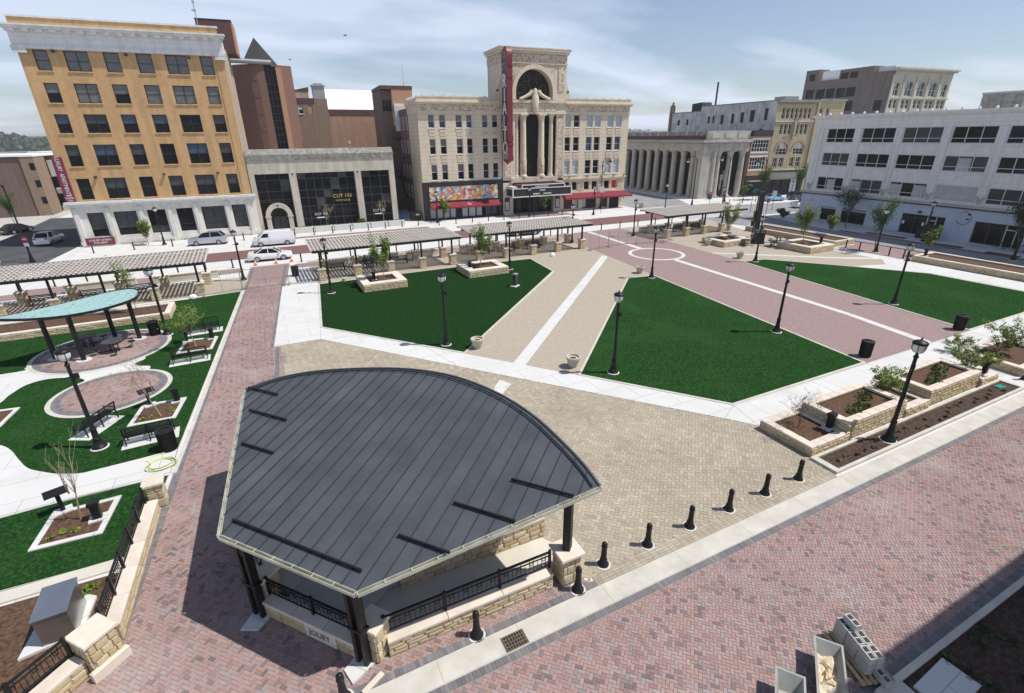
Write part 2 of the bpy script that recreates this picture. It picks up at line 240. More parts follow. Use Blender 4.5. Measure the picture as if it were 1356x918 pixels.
M['taillight'] = mat('taillight', [(0.30, 0.01, 0.012), (0.38, 0.02, 0.02)], scale=3, rough=0.2)

# ------------------------------------------------------------------ mesh helpers
class MB:
    """collects shapes and links them as ONE mesh object"""
    def __init__(s): s.v = []; s.f = []; s.mi = []
    def add(s, vs, fs, mi=0):
        o = len(s.v); s.v.extend(vs); s.f.extend([tuple(i + o for i in f) for f in fs]); s.mi.extend([mi] * len(fs)); return s
    def box(s, x0, x1, y0, y1, z0, z1, mi=0):
        return s.add([(x0,y0,z0),(x1,y0,z0),(x1,y1,z0),(x0,y1,z0),(x0,y0,z1),(x1,y0,z1),(x1,y1,z1),(x0,y1,z1)],
                     [(3,2,1,0),(4,5,6,7),(0,1,5,4),(1,2,6,5),(2,3,7,6),(3,0,4,7)], mi)
    def cbox(s, x0, x1, y0, y1, z0, z1, c=0.02, mi=0):     # box with chamfered top edges
        return s.add([(x0,y0,z0),(x1,y0,z0),(x1,y1,z0),(x0,y1,z0),(x0,y0,z1-c),(x1,y0,z1-c),(x1,y1,z1-c),(x0,y1,z1-c),
                      (x0+c,y0+c,z1),(x1-c,y0+c,z1),(x1-c,y1-c,z1),(x0+c,y1-c,z1)],
                     [(3,2,1,0),(8,9,10,11),(0,1,5,4),(1,2,6,5),(2,3,7,6),(3,0,4,7),(4,5,9,8),(5,6,10,9),(6,7,11,10),(7,4,8,11)], mi)
    def prism(s, poly, z0, z1, mi=0):
        a = sum(poly[i][0]*poly[(i+1)%len(poly)][1]-poly[(i+1)%len(poly)][0]*poly[i][1] for i in range(len(poly)))
        if a < 0: poly = poly[::-1]
        n = len(poly); zf0 = z0 if callable(z0) else (lambda x, y: z0); zf1 = z1 if callable(z1) else (lambda x, y: z1)
        vs = [(x,y,zf0(x,y)) for x,y in poly] + [(x,y,zf1(x,y)) for x,y in poly]
        fs = [tuple(range(n-1,-1,-1)), tuple(range(n,2*n))] + [(i,(i+1)%n,(i+1)%n+n,i+n) for i in range(n)]
        return s.add(vs, fs, mi)
    def xz(s, poly, y0, y1, mi=0):                           # outline in the facade plane (x, z), from y0 (front) to y1
        a = sum(poly[i][0]*poly[(i+1)%len(poly)][1]-poly[(i+1)%len(poly)][0]*poly[i][1] for i in range(len(poly)))
        if a < 0: poly = poly[::-1]
        n = len(poly)
        vs = [(x,y0,z) for x,z in poly] + [(x,y1,z) for x,z in poly]
        fs = [tuple(range(n)), tuple(range(2*n-1,n-1,-1))] + [((i+1)%n,i,i+n,(i+1)%n+n) for i in range(n)]
        return s.add(vs, fs, mi)
    def sheet(s, poly, z, mi=0):
        a = sum(poly[i][0]*poly[(i+1)%len(poly)][1]-poly[(i+1)%len(poly)][0]*poly[i][1] for i in range(len(poly)))
        if a < 0: poly = poly[::-1]
        return s.add([(x,y,z) for x,y in poly], [tuple(range(len(poly)))], mi)
    def quad(s, a, b, c, d, mi=0): return s.add([a,b,c,d], [(0,1,2,3)], mi)
    def bar(s, p, q, w, h=None, mi=0):                       # straight beam of w x h section
        h = h or w; p = Vector(p); q = Vector(q); d = (q-p).normalized()
        up = Vector((0,0,1)) if abs(d.z) < 0.95 else Vector((0,1,0))
        sd = d.cross(up).normalized(); u = sd.cross(d).normalized()
        vs = []
        for e in (p,q):
            for a,b in ((-1,-1),(1,-1),(1,1),(-1,1)): vs.append(tuple(e + sd*a*w/2 + u*b*h/2))
        return s.add(vs, [(0,1,2,3),(7,6,5,4),(1,0,4,5),(2,1,5,6),(3,2,6,7),(0,3,7,4)], mi)
    def tube(s, pts, rad, n=8, mi=0, cap=True):
        pts = [Vector(p) for p in pts]; rad = rad if isinstance(rad, (list,tuple)) else [rad]*len(pts)
        vs = []; fs = []; ref = None
        for i,p in enumerate(pts):
            d = (pts[min(i+1,len(pts)-1)] - pts[max(i-1,0)]).normalized()
            if ref is None or abs(d.dot(ref)) > 0.98: ref = Vector((1,0,0)) if abs(d.x) < 0.8 else Vector((0,1,0))
            a = d.cross(ref).normalized(); b = d.cross(a)
            for k in range(n):
                t = 2*math.pi*k/n; vs.append(tuple(p + (a*math.cos(t)+b*math.sin(t))*rad[i]))
        for i in range(len(pts)-1):
            for k in range(n): fs.append((i*n+k, (i+1)*n+k, (i+1)*n+(k+1)%n, i*n+(k+1)%n)[::-1])
        if cap: fs.append(tuple(range(n))[::-1]); fs.append(tuple(range((len(pts)-1)*n, len(pts)*n)))
        return s.add(vs, fs, mi)
    def lathe(s, prof, n=16, cx=0, cy=0, mi=0, sq=1.0):
        vs = []; fs = []
        for r,z in prof:
            for k in range(n):
                t = 2*math.pi*k/n; vs.append((cx+r*math.cos(t), cy+r*math.sin(t)*sq, z))
        for i in range(len(prof)-1):
            for k in range(n): fs.append((i*n+k, i*n+(k+1)%n, (i+1)*n+(k+1)%n, (i+1)*n+k))
        fs.append(tuple(range(n))[::-1]); fs.append(tuple(range((len(prof)-1)*n, len(prof)*n)))
        return s.add(vs, fs, mi)
    def xf(s, mtx):
        s.v = [tuple(mtx @ Vector(p)) for p in s.v]; return s
    def mesh(s, name, mats, smooth=False):
        me = bpy.data.meshes.new(name); me.from_pydata(s.v, [], s.f)
        for m in (mats if isinstance(mats, (list,tuple)) else [mats]): me.materials.append(M[m] if isinstance(m, str) else m)
        if len(set(s.mi)) > 1: me.polygons.foreach_set('material_index', s.mi)
        if smooth:
            me.polygons.foreach_set('use_smooth', [True]*len(me.polygons)); me.set_sharp_from_angle(angle=R(38))
        return me
    def build(s, name, mats, parent=None, smooth=False, loc=None, rz=None):
        return put(name, s.mesh(name, mats, smooth), parent, loc, rz)

def put(name, me, parent=None, loc=None, rz=None, scale=None):
    o = bpy.data.objects.new(name, me); C.objects.link(o)
    if parent is not None: o.parent = parent
    if loc is not None: o.location = loc
    if rz is not None: o.rotation_euler = (0,0,rz)
    if scale is not None: o.scale = scale
    return o
def tag(o, label=None, cat=None, group=None, kind=None):
    for k,v in (('label',label),('category',cat),('group',group),('kind',kind)):
        if v: o[k] = v
    return o
def thing(name, label, cat, loc=(0,0,0), rz=0.0, group=None):
    o = bpy.data.objects.new(name, None); C.objects.link(o); o.location = loc; o.rotation_euler = (0,0,rz); o.empty_display_size = 0.2
    return tag(o, label, cat, group)
def kids(o): return CH.get(o.name, None) or [c for c in bpy.data.objects if c.parent == o]
CH = {}
def copy_tree(o, parent=None):
    c = o.copy(); C.objects.link(c)
    if parent is not None: c.parent = parent
    for ch in list(o.children): copy_tree(ch, c)
    return c
def again(proto, loc, rz, label, group=None, scale=None, used={}):
    """first call places the prototype itself, later calls copy it with all its parts"""
    o = copy_tree(proto) if proto.name in used else proto
    used[proto.name] = 1
    o.location = loc; o.rotation_euler = (0,0,rz); o['label'] = label
    if group: o['group'] = group
    if scale: o.scale = (scale,)*3
    return o
def structure(name, mb, m): return tag(mb.build(name, m), kind='structure')
def lettering(name, s, size, parent, loc, rot, m, ext=0.02, align='CENTER', sx=1.0):
    cu = bpy.data.curves.new(name, 'FONT'); cu.body = s; cu.size = size; cu.extrude = ext; cu.align_x = align; cu.align_y = 'CENTER'; cu.resolution_u = 3
    t = bpy.data.objects.new(name, cu); C.objects.link(t)
    dg = bpy.context.evaluated_depsgraph_get(); me = bpy.data.meshes.new_from_object(t.evaluated_get(dg)); me.name = name
    bpy.data.objects.remove(t); bpy.data.curves.remove(cu)
    me.materials.clear(); me.materials.append(M[m])
    o = put(name, me, parent, loc); o.rotation_euler = rot; o.scale = (sx,1,1)
    return o
EXP = {}
# ------------------------------------------------------------------ ground, roads, paving
structure('ground', MB().sheet([(-3000,-3000),(4000,-3000),(4000,6000),(-3000,6000)], -0.30), 'earth')
structure('pavement', MB().box(-34,150,-40,180,-0.25,-0.012), 'concrete')
structure('side_pavement', MB().box(-90,-34.01,-40,180,-0.25,-0.02), 'street_concrete')

# camera frustum test used to pick the pavers that show largest
cp,sp,ct,st = math.cos(R(23.036)), math.sin(R(23.036)), math.cos(R(25.98)), math.sin(R(25.98))
def seen(x, y, z=0.0, m=1.03):
    X = x*ct - y*st; Y = x*st + y*ct; zz = z - EYE
    f = Y*cp - zz*sp; v = Y*sp + zz*cp
    f = np.where(np.abs(f) < 1e-6, 1e-6, f) if isinstance(f, np.ndarray) else f
    return (f > 0) & (abs(X/f) < 678/654.87*m) & (abs(v/f) < 459/654.87*m)

def inpoly(x, y, poly):
    r = np.zeros(x.shape, bool); n = len(poly); j = n-1
    for i in range(n):
        xi,yi = poly[i]; xj,yj = poly[j]
        c = ((yi > y) != (yj > y)) & (x < (xj-xi)*(y-yi)/((yj-yi) or 1e-12) + xi); r ^= c; j = i
    return r

def unit_brick(name, bl, bw, m, gap=0.007, depth=0.02):
    x = bl/2-gap/2; y = bw/2-gap/2; c = 0.004
    mb = MB().cbox(-x, x, -y, y, -depth, 0.0, c); mb.f = mb.f[1:]; mb.mi = mb.mi[1:]
    return mb.mesh(name, m)

def field(surface, poly, bl, bw, angle, m, parent, holes=(), top=300, far=1e9, seed=1, lift=0.0):
    """herringbone of single pavers inside poly: the 300 that show largest are objects, the rest one mesh"""
    rg = np.random.default_rng(seed)
    P = np.array(poly); c = P.mean(0); rad = np.hypot(*(P-c).T).max()
    n = int(rad*1.1/bw) + 3
    # herringbone lattice for 2:1 pavers
    i,j = np.meshgrid(np.arange(-n,n+1), np.arange(-n,n+1))
    i = i.ravel(); j = j.ravel(); k = (i - j) % 4
    h = k == 0; v = k == 2     # horizontals start at cells with (i-j)%4==0, verticals at ==2
    hx = (i[h]+1.0)*bw; hy = (j[h]+0.5)*bw
    vx = (i[v]+0.5)*bw; vy = (j[v]+0.0)*bw
    x = np.concatenate([hx,vx]); y = np.concatenate([hy,vy]); o = np.concatenate([np.zeros(len(hx)), np.ones(len(vx))])
    ca,sa = math.cos(angle), math.sin(angle)
    X = c[0] + x*ca - y*sa; Y = c[1] + x*sa + y*ca
    ok = inpoly(X, Y, poly) & seen(X, Y, 0.0, 1.35)
    for hp in holes: ok &= ~inpoly(X, Y, hp)
    d = np.hypot(X, Y); ok &= d < far
    X,Y,o,d = X[ok],Y[ok],o[ok],d[ok]
    order = np.argsort(d + 1000.0*(~seen(X, Y, 0.0, 0.99))); X,Y,o = X[order],Y[order],o[order]
    A = angle + o*math.pi/2
    me = unit_brick(surface, bl, bw, m)
    for q in range(min(top, len(X))):
        b = put('brick', me, parent, (X[q], Y[q], rg.uniform(-0.002,0.0015)), A[q])
    X,Y,A = X[top:],Y[top:],A[top:]; nb = len(X)
    if nb:
        g = 0.007; lx = bl/2-g/2; ly = bw/2-g/2; cc = 0.004
        base = np.array([(-lx,-ly,-.02),(lx,-ly,-.02),(lx,ly,-.02),(-lx,ly,-.02),(-lx+cc,-ly+cc,0),(lx-cc,-ly+cc,0),(lx-cc,ly-cc,0),(-lx+cc,ly-cc,0)])
        ca = np.cos(A)[:,None]; sa = np.sin(A)[:,None]
        V = np.empty((nb,8,3)); V[:,:,0] = X[:,None]+base[:,0]*ca-base[:,1]*sa; V[:,:,1] = Y[:,None]+base[:,0]*sa+base[:,1]*ca
        tilt = rg.normal(0,0.006,(nb,1))*base[:,0] + rg.normal(0,0.008,(nb,1))*base[:,1]
        V[:,:,2] = base[:,2] + rg.uniform(-0.002,0.001,(nb,1)) + tilt*(base[:,2] > -0.01)
        F = np.array([(4,5,6,7),(0,1,5,4),(1,2,6,5),(2,3,7,6),(3,0,4,7)])
        FF = (F[None] + (np.arange(nb)*8)[:,None,None]).reshape(-1)
        me2 = bpy.data.meshes.new(surface+'_bricks'); me2.vertices.add(nb*8); me2.vertices.foreach_set('co', V.reshape(-1))
        me2.loops.add(len(FF)); me2.loops.foreach_set('vertex_index', FF)
        me2.polygons.add(nb*5); me2.polygons.foreach_set('loop_start', np.arange(0,nb*20,4)); me2.polygons.foreach_set('loop_total', np.full(nb*5,4))
        me2.update(); me2.validate(); me2.shade_flat(); me2.materials.append(M[m])
        tag(put('paving_bricks', me2, parent, (0,0,lift)), kind='stuff')

def soldier(parent, p, q, width, m='grey_brick', pitch=0.11, z=0.004, maxd=60, across=1):
    """a row of pavers laid side by side along a line"""
    p = Vector((*p,0)); q = Vector((*q,0)); d = q-p; n = int(d.length/pitch); d.normalize(); s = Vector((-d.y,d.x,0))
    mb = MB(); g = 0.006
    for r_ in range(across):
        w0 = width/across
        for k in range(n):
            a = p + d*(k+0.5)*pitch
            if not seen(a.x, a.y, 0, 1.35) or a.length > maxd: continue
            c = a + s*(w0*(r_+0.5)); zz = z + rnd.uniform(-.002,.002)
            hx = d*(pitch-g)/2; hy = s*(w0-g)/2
            t = [c-hx-hy, c+hx-hy, c+hx+hy, c-hx+hy]
            mb.add([(v.x,v.y,-0.02) for v in t]+[(v.x,v.y,zz) for v in t], [(4,5,6,7),(0,1,5,4),(1,2,6,5),(2,3,7,6),(3,0,4,7)])
    if mb.v: tag(mb.build('edge_bricks', m, parent), kind='stuff')

# --- near street: red herringbone south of the concrete band
street = structure('brick_street', MB().sheet([(-12,1.0),(11.6,1.0),(11.6,3.24),(48,3.24),(48,8.1),(-12,8.1)], -0.011), 'joint')
field('street', [(-12,1.0),(11.5,1.0),(11.5,3.4),(44,3.4),(44,8.0),(-12,8.0)], 0.2, 0.1, R(45), 'red_brick', street, seed=3)
soldier(street, (-12,8.08), (44,8.08), 0.22, across=1)
soldier(street, (9,3.24), (44,3.24), 0.26, across=1)
# --- concrete band along the street
band = structure('kerb_band', MB().box(-12,48,8.32,9.02,-0.1,0.012), 'kerb')
for x in (-4.1,-2.0,0.1,2.0,4.4,7.4,10.4,13.4,16.4,19.3,22.5,25.6,28.7,31.8,35):
    band2 = MB().box(x-0.006,x+0.006,8.33,9.01,0.011,0.0128).build('joint_line','stone_core',band)
# --- trench drain strip beside it
drain = structure('drain_strip', MB().sheet([(7.3,9.03),(19.2,9.03),(19.2,9.5),(7.3,9.5)], -0.004), 'tan_joint')
for k in range(4):
    mb = MB()
    for q in range(46):
        x = 7.3 + q*0.257
        mb.cbox(x+.005, x+.25, 9.05+k*.112, 9.145+k*.112, -0.02, 0.004, 0.006)
    tag(mb.build('drain_paver', 'tan_brick', drain), kind='stuff')

# --- left walk: red herringbone between grey borders, under and around the stage
walk = structure('brick_walk', MB().sheet([(-12,9.0),(-9.2,10.4),(-6.2,12.8),(-5.9,15),(-5.3,23.4),(-4.6,31.5),(-2.3,61),(1.75,61),(-0.95,35),(-0.35,34.6),(-0.3,33),(-1.2,24),(2.5,20.5),(7.2,9.03)], -0.011), 'joint')
walk_poly = [(-12,9.05),(-9.1,10.4),(-6.1,12.9),(-5.75,15),(-5.2,23.4),(-4.5,31.5),(-2.6,55),(1.1,55),(-1.1,35),(-0.55,33),(-1.4,24),(1.9,20.3),(7.2,9.25),(7.2,9.05)]
field('walk', walk_poly, 0.2, 0.1, R(45), 'red_brick', walk, far=62, seed=5)
structure('far_brick_walk', MB().sheet([(-2.6,55),(-2.15,61),(1.6,61),(1.1,55)], -0.004), 'red_paving')
def edge_at(y): return -5.9 + (y-15)*(0.62/8.4) if y < 23.4 else -5.28 + (y-23.4)*(2.33/27.7)
for a,b in ((12.9,23.4),(23.4,51),(51,60.5)):
    soldier(walk, (edge_at(a)+0.30,a), (edge_at(b)+0.30,b), 0.28, across=2)
soldier(walk, (-0.95,35.0), (1.4,60.5), 0.24, across=2)
soldier(walk, (-1.2,24), (-0.62,34.8), 0.24, across=2)
soldier(walk, (-3.6,9.04), (7.3,9.04), 0.22, across=1)

# --- tan plaza in front of the stage
plaza = structure('tan_plaza', MB().sheet([(-0.9,35.0),(2.06,34.94),(10.82,24.09),(18.71,14.39),(19.6,13.25),(19.4,9.5),(7.2,9.5),(6.6,9.5),(2.3,20.2),(-1.3,24.0),(-0.4,33)], -0.009), 'tan_joint')
field('plaza', [(-0.7,35.0),(2.06,34.94),(10.82,24.09),(18.71,14.39),(19.6,13.25),(19.4,9.5),(6.6,9.5),(2.6,20.0),(-1.0,24.0),(-0.35,33)], 0.30, 0.15, R(45), 'tan_brick', plaza, seed=9)

# --- concrete walks
walks = structure('concrete_walk', MB().sheet([(0.41,50.9),(3.56,50.4),(2.31,37.36),(10.16,27.82),(14.91,21.81),(20.14,15.11),(58.7,14.95),(58.7,10.3),(37,10.3),(36.9,13.2),(19.63,13.2),(18.71,14.39),(10.82,24.09),(2.06,34.94),(-0.95,35.04)], 0.006), 'concrete')
for (a,b),(c_,d) in (((2.31,37.36),(2.06,34.94)),((8.2,30.2),(9.0,26.4)),((20.14,15.11),(18.71,14.39)),((20.14,15.11),(19.63,13.2)),((26.2,15.05),(26.2,12.9)),((31.43,15.05),(31.43,12.7)),((37,15),(37,13)),((43,14.9),(43,11))):
    MB().bar((a,b,0.0075),(c_,d,0.0075),0.018,0.004).build('joint_line','stone_core',walks)
structure('path_stripe', MB().sheet([(34.81,47.06),(35.1,46.25),(12.79,24.42),(12.2,25.0)], 0.008), 'concrete')
structure('path_stripe', MB().sheet([(10.02,22.80),(9.6,22.2),(6.5,19.3),(7.1,18.9),(10.55,22.3),(10.95,22.55),(10.6,23.4)], 0.005), 'concrete')

# --- tan path and red path to the far corner: pavers too small here to pick apart
structure('tan_path', MB().sheet([(10.16,27.82),(26.2,43.4),(26.9,49.85),(21.2,50.25),(3.6,50.35),(3.6,61),(36.5,61),(35.72,49.95),(34.72,42.2),(34.12,37.23),(31.08,37.67),(14.91,21.81)], 0.0), 'tan_paving')
structure('red_path', MB().sheet([(36.6,61),(35.72,49.95),(34.72,42.2),(34.12,37.23),(31.43,15.09),(43.34,15.0),(43.9,18.5),(46.5,37.1),(47.35,48.5),(48,61)], 0.002), 'red_paving')
structure('tan_terrace', MB().sheet([(46.5,37.1),(49.5,36.8),(54.3,30.6),(58.2,25.0),(62.2,26),(62.6,37.2),(62.6,50),(66,61),(48,61),(47.35,48.5)], 0.001), 'tan_paving')
structure('tan_strip', MB().sheet([(-30,50.5),(-2.9,51.2),(-2.3,56.6),(-30,57.0)], 0.0), 'tan_paving')
structure('path_line', MB().sheet([(40.35,41.3),(41.05,41.4),(39.7,21.2),(38.7,15.1),(38.0,15.1),(39.1,21.2)], 0.009), 'concrete')
structure('path_line', MB().sheet([(40.9,48.0),(41.6,48.0),(42.6,60.7),(41.9,60.7)], 0.009), 'concrete')
mb = MB(); n = 56
for k in range(n):
    t0 = 2*math.pi*k/n; t1 = 2*math.pi*(k+1)/n; ri,ro = 2.85,3.28; cx,cy = 40.93,44.68
    mb.quad((cx+ri*math.cos(t0),cy+ri*math.sin(t0),.010),(cx+ro*math.cos(t0),cy+ro*math.sin(t0),.010),(cx+ro*math.cos(t1),cy+ro*math.sin(t1),.010),(cx+ri*math.cos(t1),cy+ri*math.sin(t1),.010))
structure('paving_ring', mb, 'concrete')
structure('terrace_line', MB().sheet([(46.9,41.6),(47.0,42.1),(57.5,33.4),(62.5,30.3),(62.4,29.6),(57.3,32.7)], 0.008), 'concrete')
structure('garden_walk', MB().sheet([(54.9,30.2),(58.66,24.7),(58.9,10.2),(62.4,10.2),(62.4,38.2),(60.4,38.2),(60.6,30.5),(58.5,29)], 0.007), 'concrete')

# --- lawns with their concrete edging
def lawn(poly, m='turf', edge=0.16, z=0.028):
    P = [Vector(p) for p in poly]; n = len(P)
    a = sum(P[i].x*P[(i+1)%n].y-P[(i+1)%n].x*P[i].y for i in range(n))
    if a < 0: P = P[::-1]
    inner = []
    for i in range(n):
        d0 = (P[i]-P[i-1]).normalized(); d1 = (P[(i+1)%n]-P[i]).normalized()
        n0 = Vector((-d0.y,d0.x)); n1 = Vector((-d1.y,d1.x)); b = (n0+n1); b = b/max(b.dot(b),0.35)*2/1.0 if False else b/ (1+n0.dot(n1)+1e-6)
        inner.append(P[i] + b*edge)
    l = structure('lawn', MB().sheet([tuple(p) for p in inner], z), m)
    mb = MB()
    for i in range(n):
        j = (i+1)%n; q = [P[i],P[j],inner[j],inner[i]]
        mb.add([(v.x,v.y,-0.02) for v in q]+[(v.x,v.y,z+0.006) for v in q], [(4,5,6,7),(0,1,5,4),(2,3,7,6)])
    e = mb.build('lawn_edging', 'kerb', l)
    return l
lawn([(3.56,50.1),(2.31,37.36),(10.16,27.82),(26.1,43.4),(26.8,49.7),(21.0,50.15)], 'turf_dark')
lawn([(31.08,37.67),(14.91,21.81),(20.14,15.11),(31.43,15.09),(34.12,37.23)])
lawn([(46.4,37.1),(43.34,15.0),(51.06,14.95),(58.6,15.2),(58.35,24.8),(54.3,30.6),(49.5,36.8)])
lawn([(-40,50.2),(-40,22.0),(-14.0,21.6),(-5.5,21.9),(-5.42,23.8),(-3.1,50.9),(-7.55,50.35)], 'turf', 0.02)
lawn([(-11.5,21.6),(-10.9,21.6),(-9.6,21.7),(-5.55,21.75),(-5.62,20.7),(-6.1,19.6),(-6.3,17.15),(-12,17.4)], 'turf', 0.02)
structure('lawn_kerb', MB().prism([(-5.42,21.8),(-5.28,21.8),(-5.13,23.4),(-2.8,51.1),(-3.05,51.1),(-5.3,23.4)], -0.05, 0.04), 'kerb')
structure('mulch_bed', MB().sheet([(-14,16.65),(-6.35,16.5),(-6.4,12.8),(-8,11.2),(-14,11.2)], 0.02), 'mulch')
structure('concrete_strip', MB().box(-14,-6.3,16.68,17.2,-0.05,0.05), 'warm_concrete')
def smooth_closed(P, sub=6):
    o = []; n = len(P)
    for i in range(n):
        p0,p1,p2,p3 = P[i-1],P[i],P[(i+1)%n],P[(i+2)%n]
        for k in range(sub):
            t = k/sub; o.append(tuple(0.5*((2*p1[j])+(-p0[j]+p2[j])*t+(2*p0[j]-5*p1[j]+4*p2[j]-p3[j])*t*t+(-p0[j]+3*p1[j]-3*p2[j]+p3[j])*t**3) for j in (0,1)))
    return o
structure('garden_path', MB().sheet(smooth_closed([(-40,40.6),(-28,39.2),(-16.1,37.95),(-15.0,38.5),(-13.8,39.2),(-11,39),(-8.6,37.0),(-8.95,36.1),(-8.75,35.55),(-8.0,35.0),(-8.6,33.5),(-11.5,33.2),(-11.2,34.5),(-11.9,35.3),(-13.2,35.8),(-14.1,35.4),(-14.5,34.2),(-14.8,32.9),(-17,30.5),(-28,30),(-40,31)]), 0.034), 'concrete')
structure('garden_path', MB().sheet([(-40,29.2)]+smooth_closed([(-20,29),(-14.2,28.9),(-12.95,28.0),(-12.3,27.2),(-11.7,26.1),(-11.1,25.1),(-10.4,24.45),(-9.7,23.95),(-8.6,23.55),(-6.8,23.7)])[6:-12]+[(-6.8,23.7),(-5.42,23.82),(-5.52,21.72),(-8.3,21.77),(-10.9,21.62),(-14,21.45),(-40,22)], 0.034), 'concrete')
# --- two round brick patios in the left garden
for cx,cy,r,rows in ((-9.42,32.1,2.55,3),(-11.3,39.75,3.55,5)):
    s_ = structure('round_patio', MB().sheet([(cx+(r+.34)*math.cos(t*math.pi/24),cy+(r+.34)*math.sin(t*math.pi/24)) for t in range(48)], 0.041), 'kerb')
    MB().sheet([(cx+(r+.1)*math.cos(t*math.pi/24),cy+(r+.1)*math.sin(t*math.pi/24)) for t in range(48)], 0.044).build('joint_bed','joint',s_)
    poly = [(cx+(r-.2)*math.cos(t*math.pi/24),cy+(r-.2)*math.sin(t*math.pi/24)) for t in range(48)]
    field('patio', poly, 0.24, 0.12, R(-30), 'red_brick', s_, top=0, seed=int(r*10), lift=0.055)
    mb = MB()
    nn = int(2*math.pi*r/0.12)
    for k in range(nn):
        t0 = 2*math.pi*(k+.04)/nn; t1 = 2*math.pi*(k+.96)/nn
        for r0,r1 in ((r-.3,r-.11),(r-.1,r+.09)):
            q = [(cx+r0*math.cos(t0),cy+r0*math.sin(t0)),(cx+r1*math.cos(t0),cy+r1*math.sin(t0)),(cx+r1*math.cos(t1),cy+r1*math.sin(t1)),(cx+r0*math.cos(t1),cy+r0*math.sin(t1))]
            mb.add([(x,y,.03) for x,y in q]+[(x,y,.062) for x,y in q], [(4,5,6,7),(0,1,5,4),(1,2,6,5),(2,3,7,6),(3,0,4,7)])
    tag(mb.build('edge_bricks','grey_brick',s_), kind='stuff')

# --- streets beyond the plaza
structure('main_street', MB().sheet([(-24,66.2),(64,64.4),(64,70.6),(-24,71.6)], 0.0), 'dark_paving')
structure('cross_street_paving', MB().sheet([(-24,57.6),(-3,58.9),(-3,61.0),(-24,61.4)], 0.0), 'red_paving')
structure('pavement_strip', MB().sheet([(2.2,58.2),(36,57.6),(36,59.2),(2.2,60.2)], 0.004), 'red_paving')
structure('pavement_strip', MB().sheet([(2.0,76.6),(23,75.6),(23,77.2),(2.0,78.0)], 0.0), 'red_paving')
structure('pavement_strip', MB().sheet([(38,80.3),(50,79.4),(50,76.6),(38,77.5)], 0.0), 'red_paving')
structure('crossing', MB().sheet([(62.5,62.5),(75,61),(77,76),(64.5,77)], 0.003), 'street_concrete')
structure('side_street', MB().sheet([(-33.6,60),(-24,60),(-22.6,84),(-22.3,86),(-31.2,120),(-35.2,121),(-34.2,94)], -0.002), 'asphalt')
structure('side_pavement', MB().sheet([(-25.0,60),(-22.1,60),(-22.1,86),(-22.9,86)], 0.006), 'concrete')
structure('bank_street', MB().sheet([(64.5,77),(77,76),(81.5,84),(84,112),(66,112)], 0.0), 'road_grey')
structure('right_street', MB().sheet([(68.2,-10),(72.2,-10),(73.6,46),(77,60),(110,56),(110,66),(76,73),(64,60),(68.0,46)], 0.0), 'road_grey')
structure('street_paving', MB().sheet([(66.4,-10),(68.1,-10),(68.0,48),(66.4,48)], 0.003), 'red_paving')
structure('street_paving', MB().sheet([(62.6,28.8),(66.3,28.8),(66.3,36.9),(62.6,36.9)], 0.003), 'red_paving')
structure('street_paving', MB().sheet([(72.3,-10),(73.2,-10),(74.6,44),(73.7,44)], 0.003), 'dark_paving')
for x,y0,y1 in ((74.6,24,27),(75.0,29.5,33),(75.6,36,41)):
    structure('kerb_bed', MB().box(x-.5,x+.5,y0,y1,-.05,.03), 'dark_mulch')
structure('low_kerb', MB().box(68.05,68.2,-10,46,-.05,.1), 'road_grey')
# ------------------------------------------------------------------ stone work
def rough_stone(i):
    r_ = random.Random(100+i); j = lambda a: r_.uniform(-a, a)
    x,z = .5,.5
    v = [(-x,.0,-z),(x,.0,-z),(x,.0,z),(-x,.0,z)]
    f = [(-x+.05+j(.03),-1+j(.25),-z+.09+j(.05)),(x-.05+j(.03),-1+j(.25),-z+.09+j(.05)),(x-.05+j(.03),-1+j(.25),z-.09+j(.05)),(-x+.05+j(.03),-1+j(.25),z-.09+j(.05)),(j(.12),-1.25+j(.2),j(.12))]
    return MB().add(v+f, [(4,5,8),(5,6,8),(6,7,8),(7,4,8),(0,1,5,4),(1,2,6,5),(2,3,7,6),(3,0,4,7)]).mesh('stone','stone')
STONE = [rough_stone(i) for i in range(6)]
def stones(parent, p, q, z0, z1, rows=3, lmin=0.26, lmax=0.62, proud=0.035, single=True, rng=None, z0b=None):
    """coursed rubble facing on the right-hand side of the line p->q; bottom may slope from z0 to z0b"""
    rng = rng or rnd
    p = Vector((p[0],p[1],0)); q = Vector((q[0],q[1],0)); d = q-p; Lh = d.length; d.normalize(); ang = math.atan2(d.y,d.x)
    hs = [rng.uniform(.8,1.25) for _ in range(rows)]; tot = sum(hs); z = 0.0; mb = MB()
    for r_ in range(rows):
        h = hs[r_]/tot; x = -rng.uniform(0,.2)
        while x < Lh-0.02:
            l = rng.uniform(lmin,lmax); a = max(0,x); b = min(Lh,x+l)
            if Lh-b < lmin*.5: b = Lh
            if b-a > 0.05:
                zb = z0 + (0 if z0b is None else (z0b-z0)*((a+b)/2/Lh)); H = z1-zb
                zc = zb+(z+h/2)*H; c = p+d*((a+b)/2)
                me = STONE[rng.randrange(6)]; sc = (b-a-.014, proud*rng.uniform(.8,1.3), h*H-.012)
                if single:
                    o = put('stone', me, parent, (c.x,c.y,zc), ang); o.scale = sc
                else:
                    ca,sa = math.cos(ang),math.sin(ang)
                    mb.add([(c.x+v.co.x*sc[0]*ca-v.co.y*sc[1]*sa, c.y+v.co.x*sc[0]*sa+v.co.y*sc[1]*ca, zc+v.co.z*sc[2]) for v in me.vertices], [tuple(f.vertices) for f in me.polygons])
            x = b if b == Lh else x+l
            if b == Lh: break
        z += h
    if mb.v: tag(mb.build('stone_facing','stone',parent), kind='stuff')

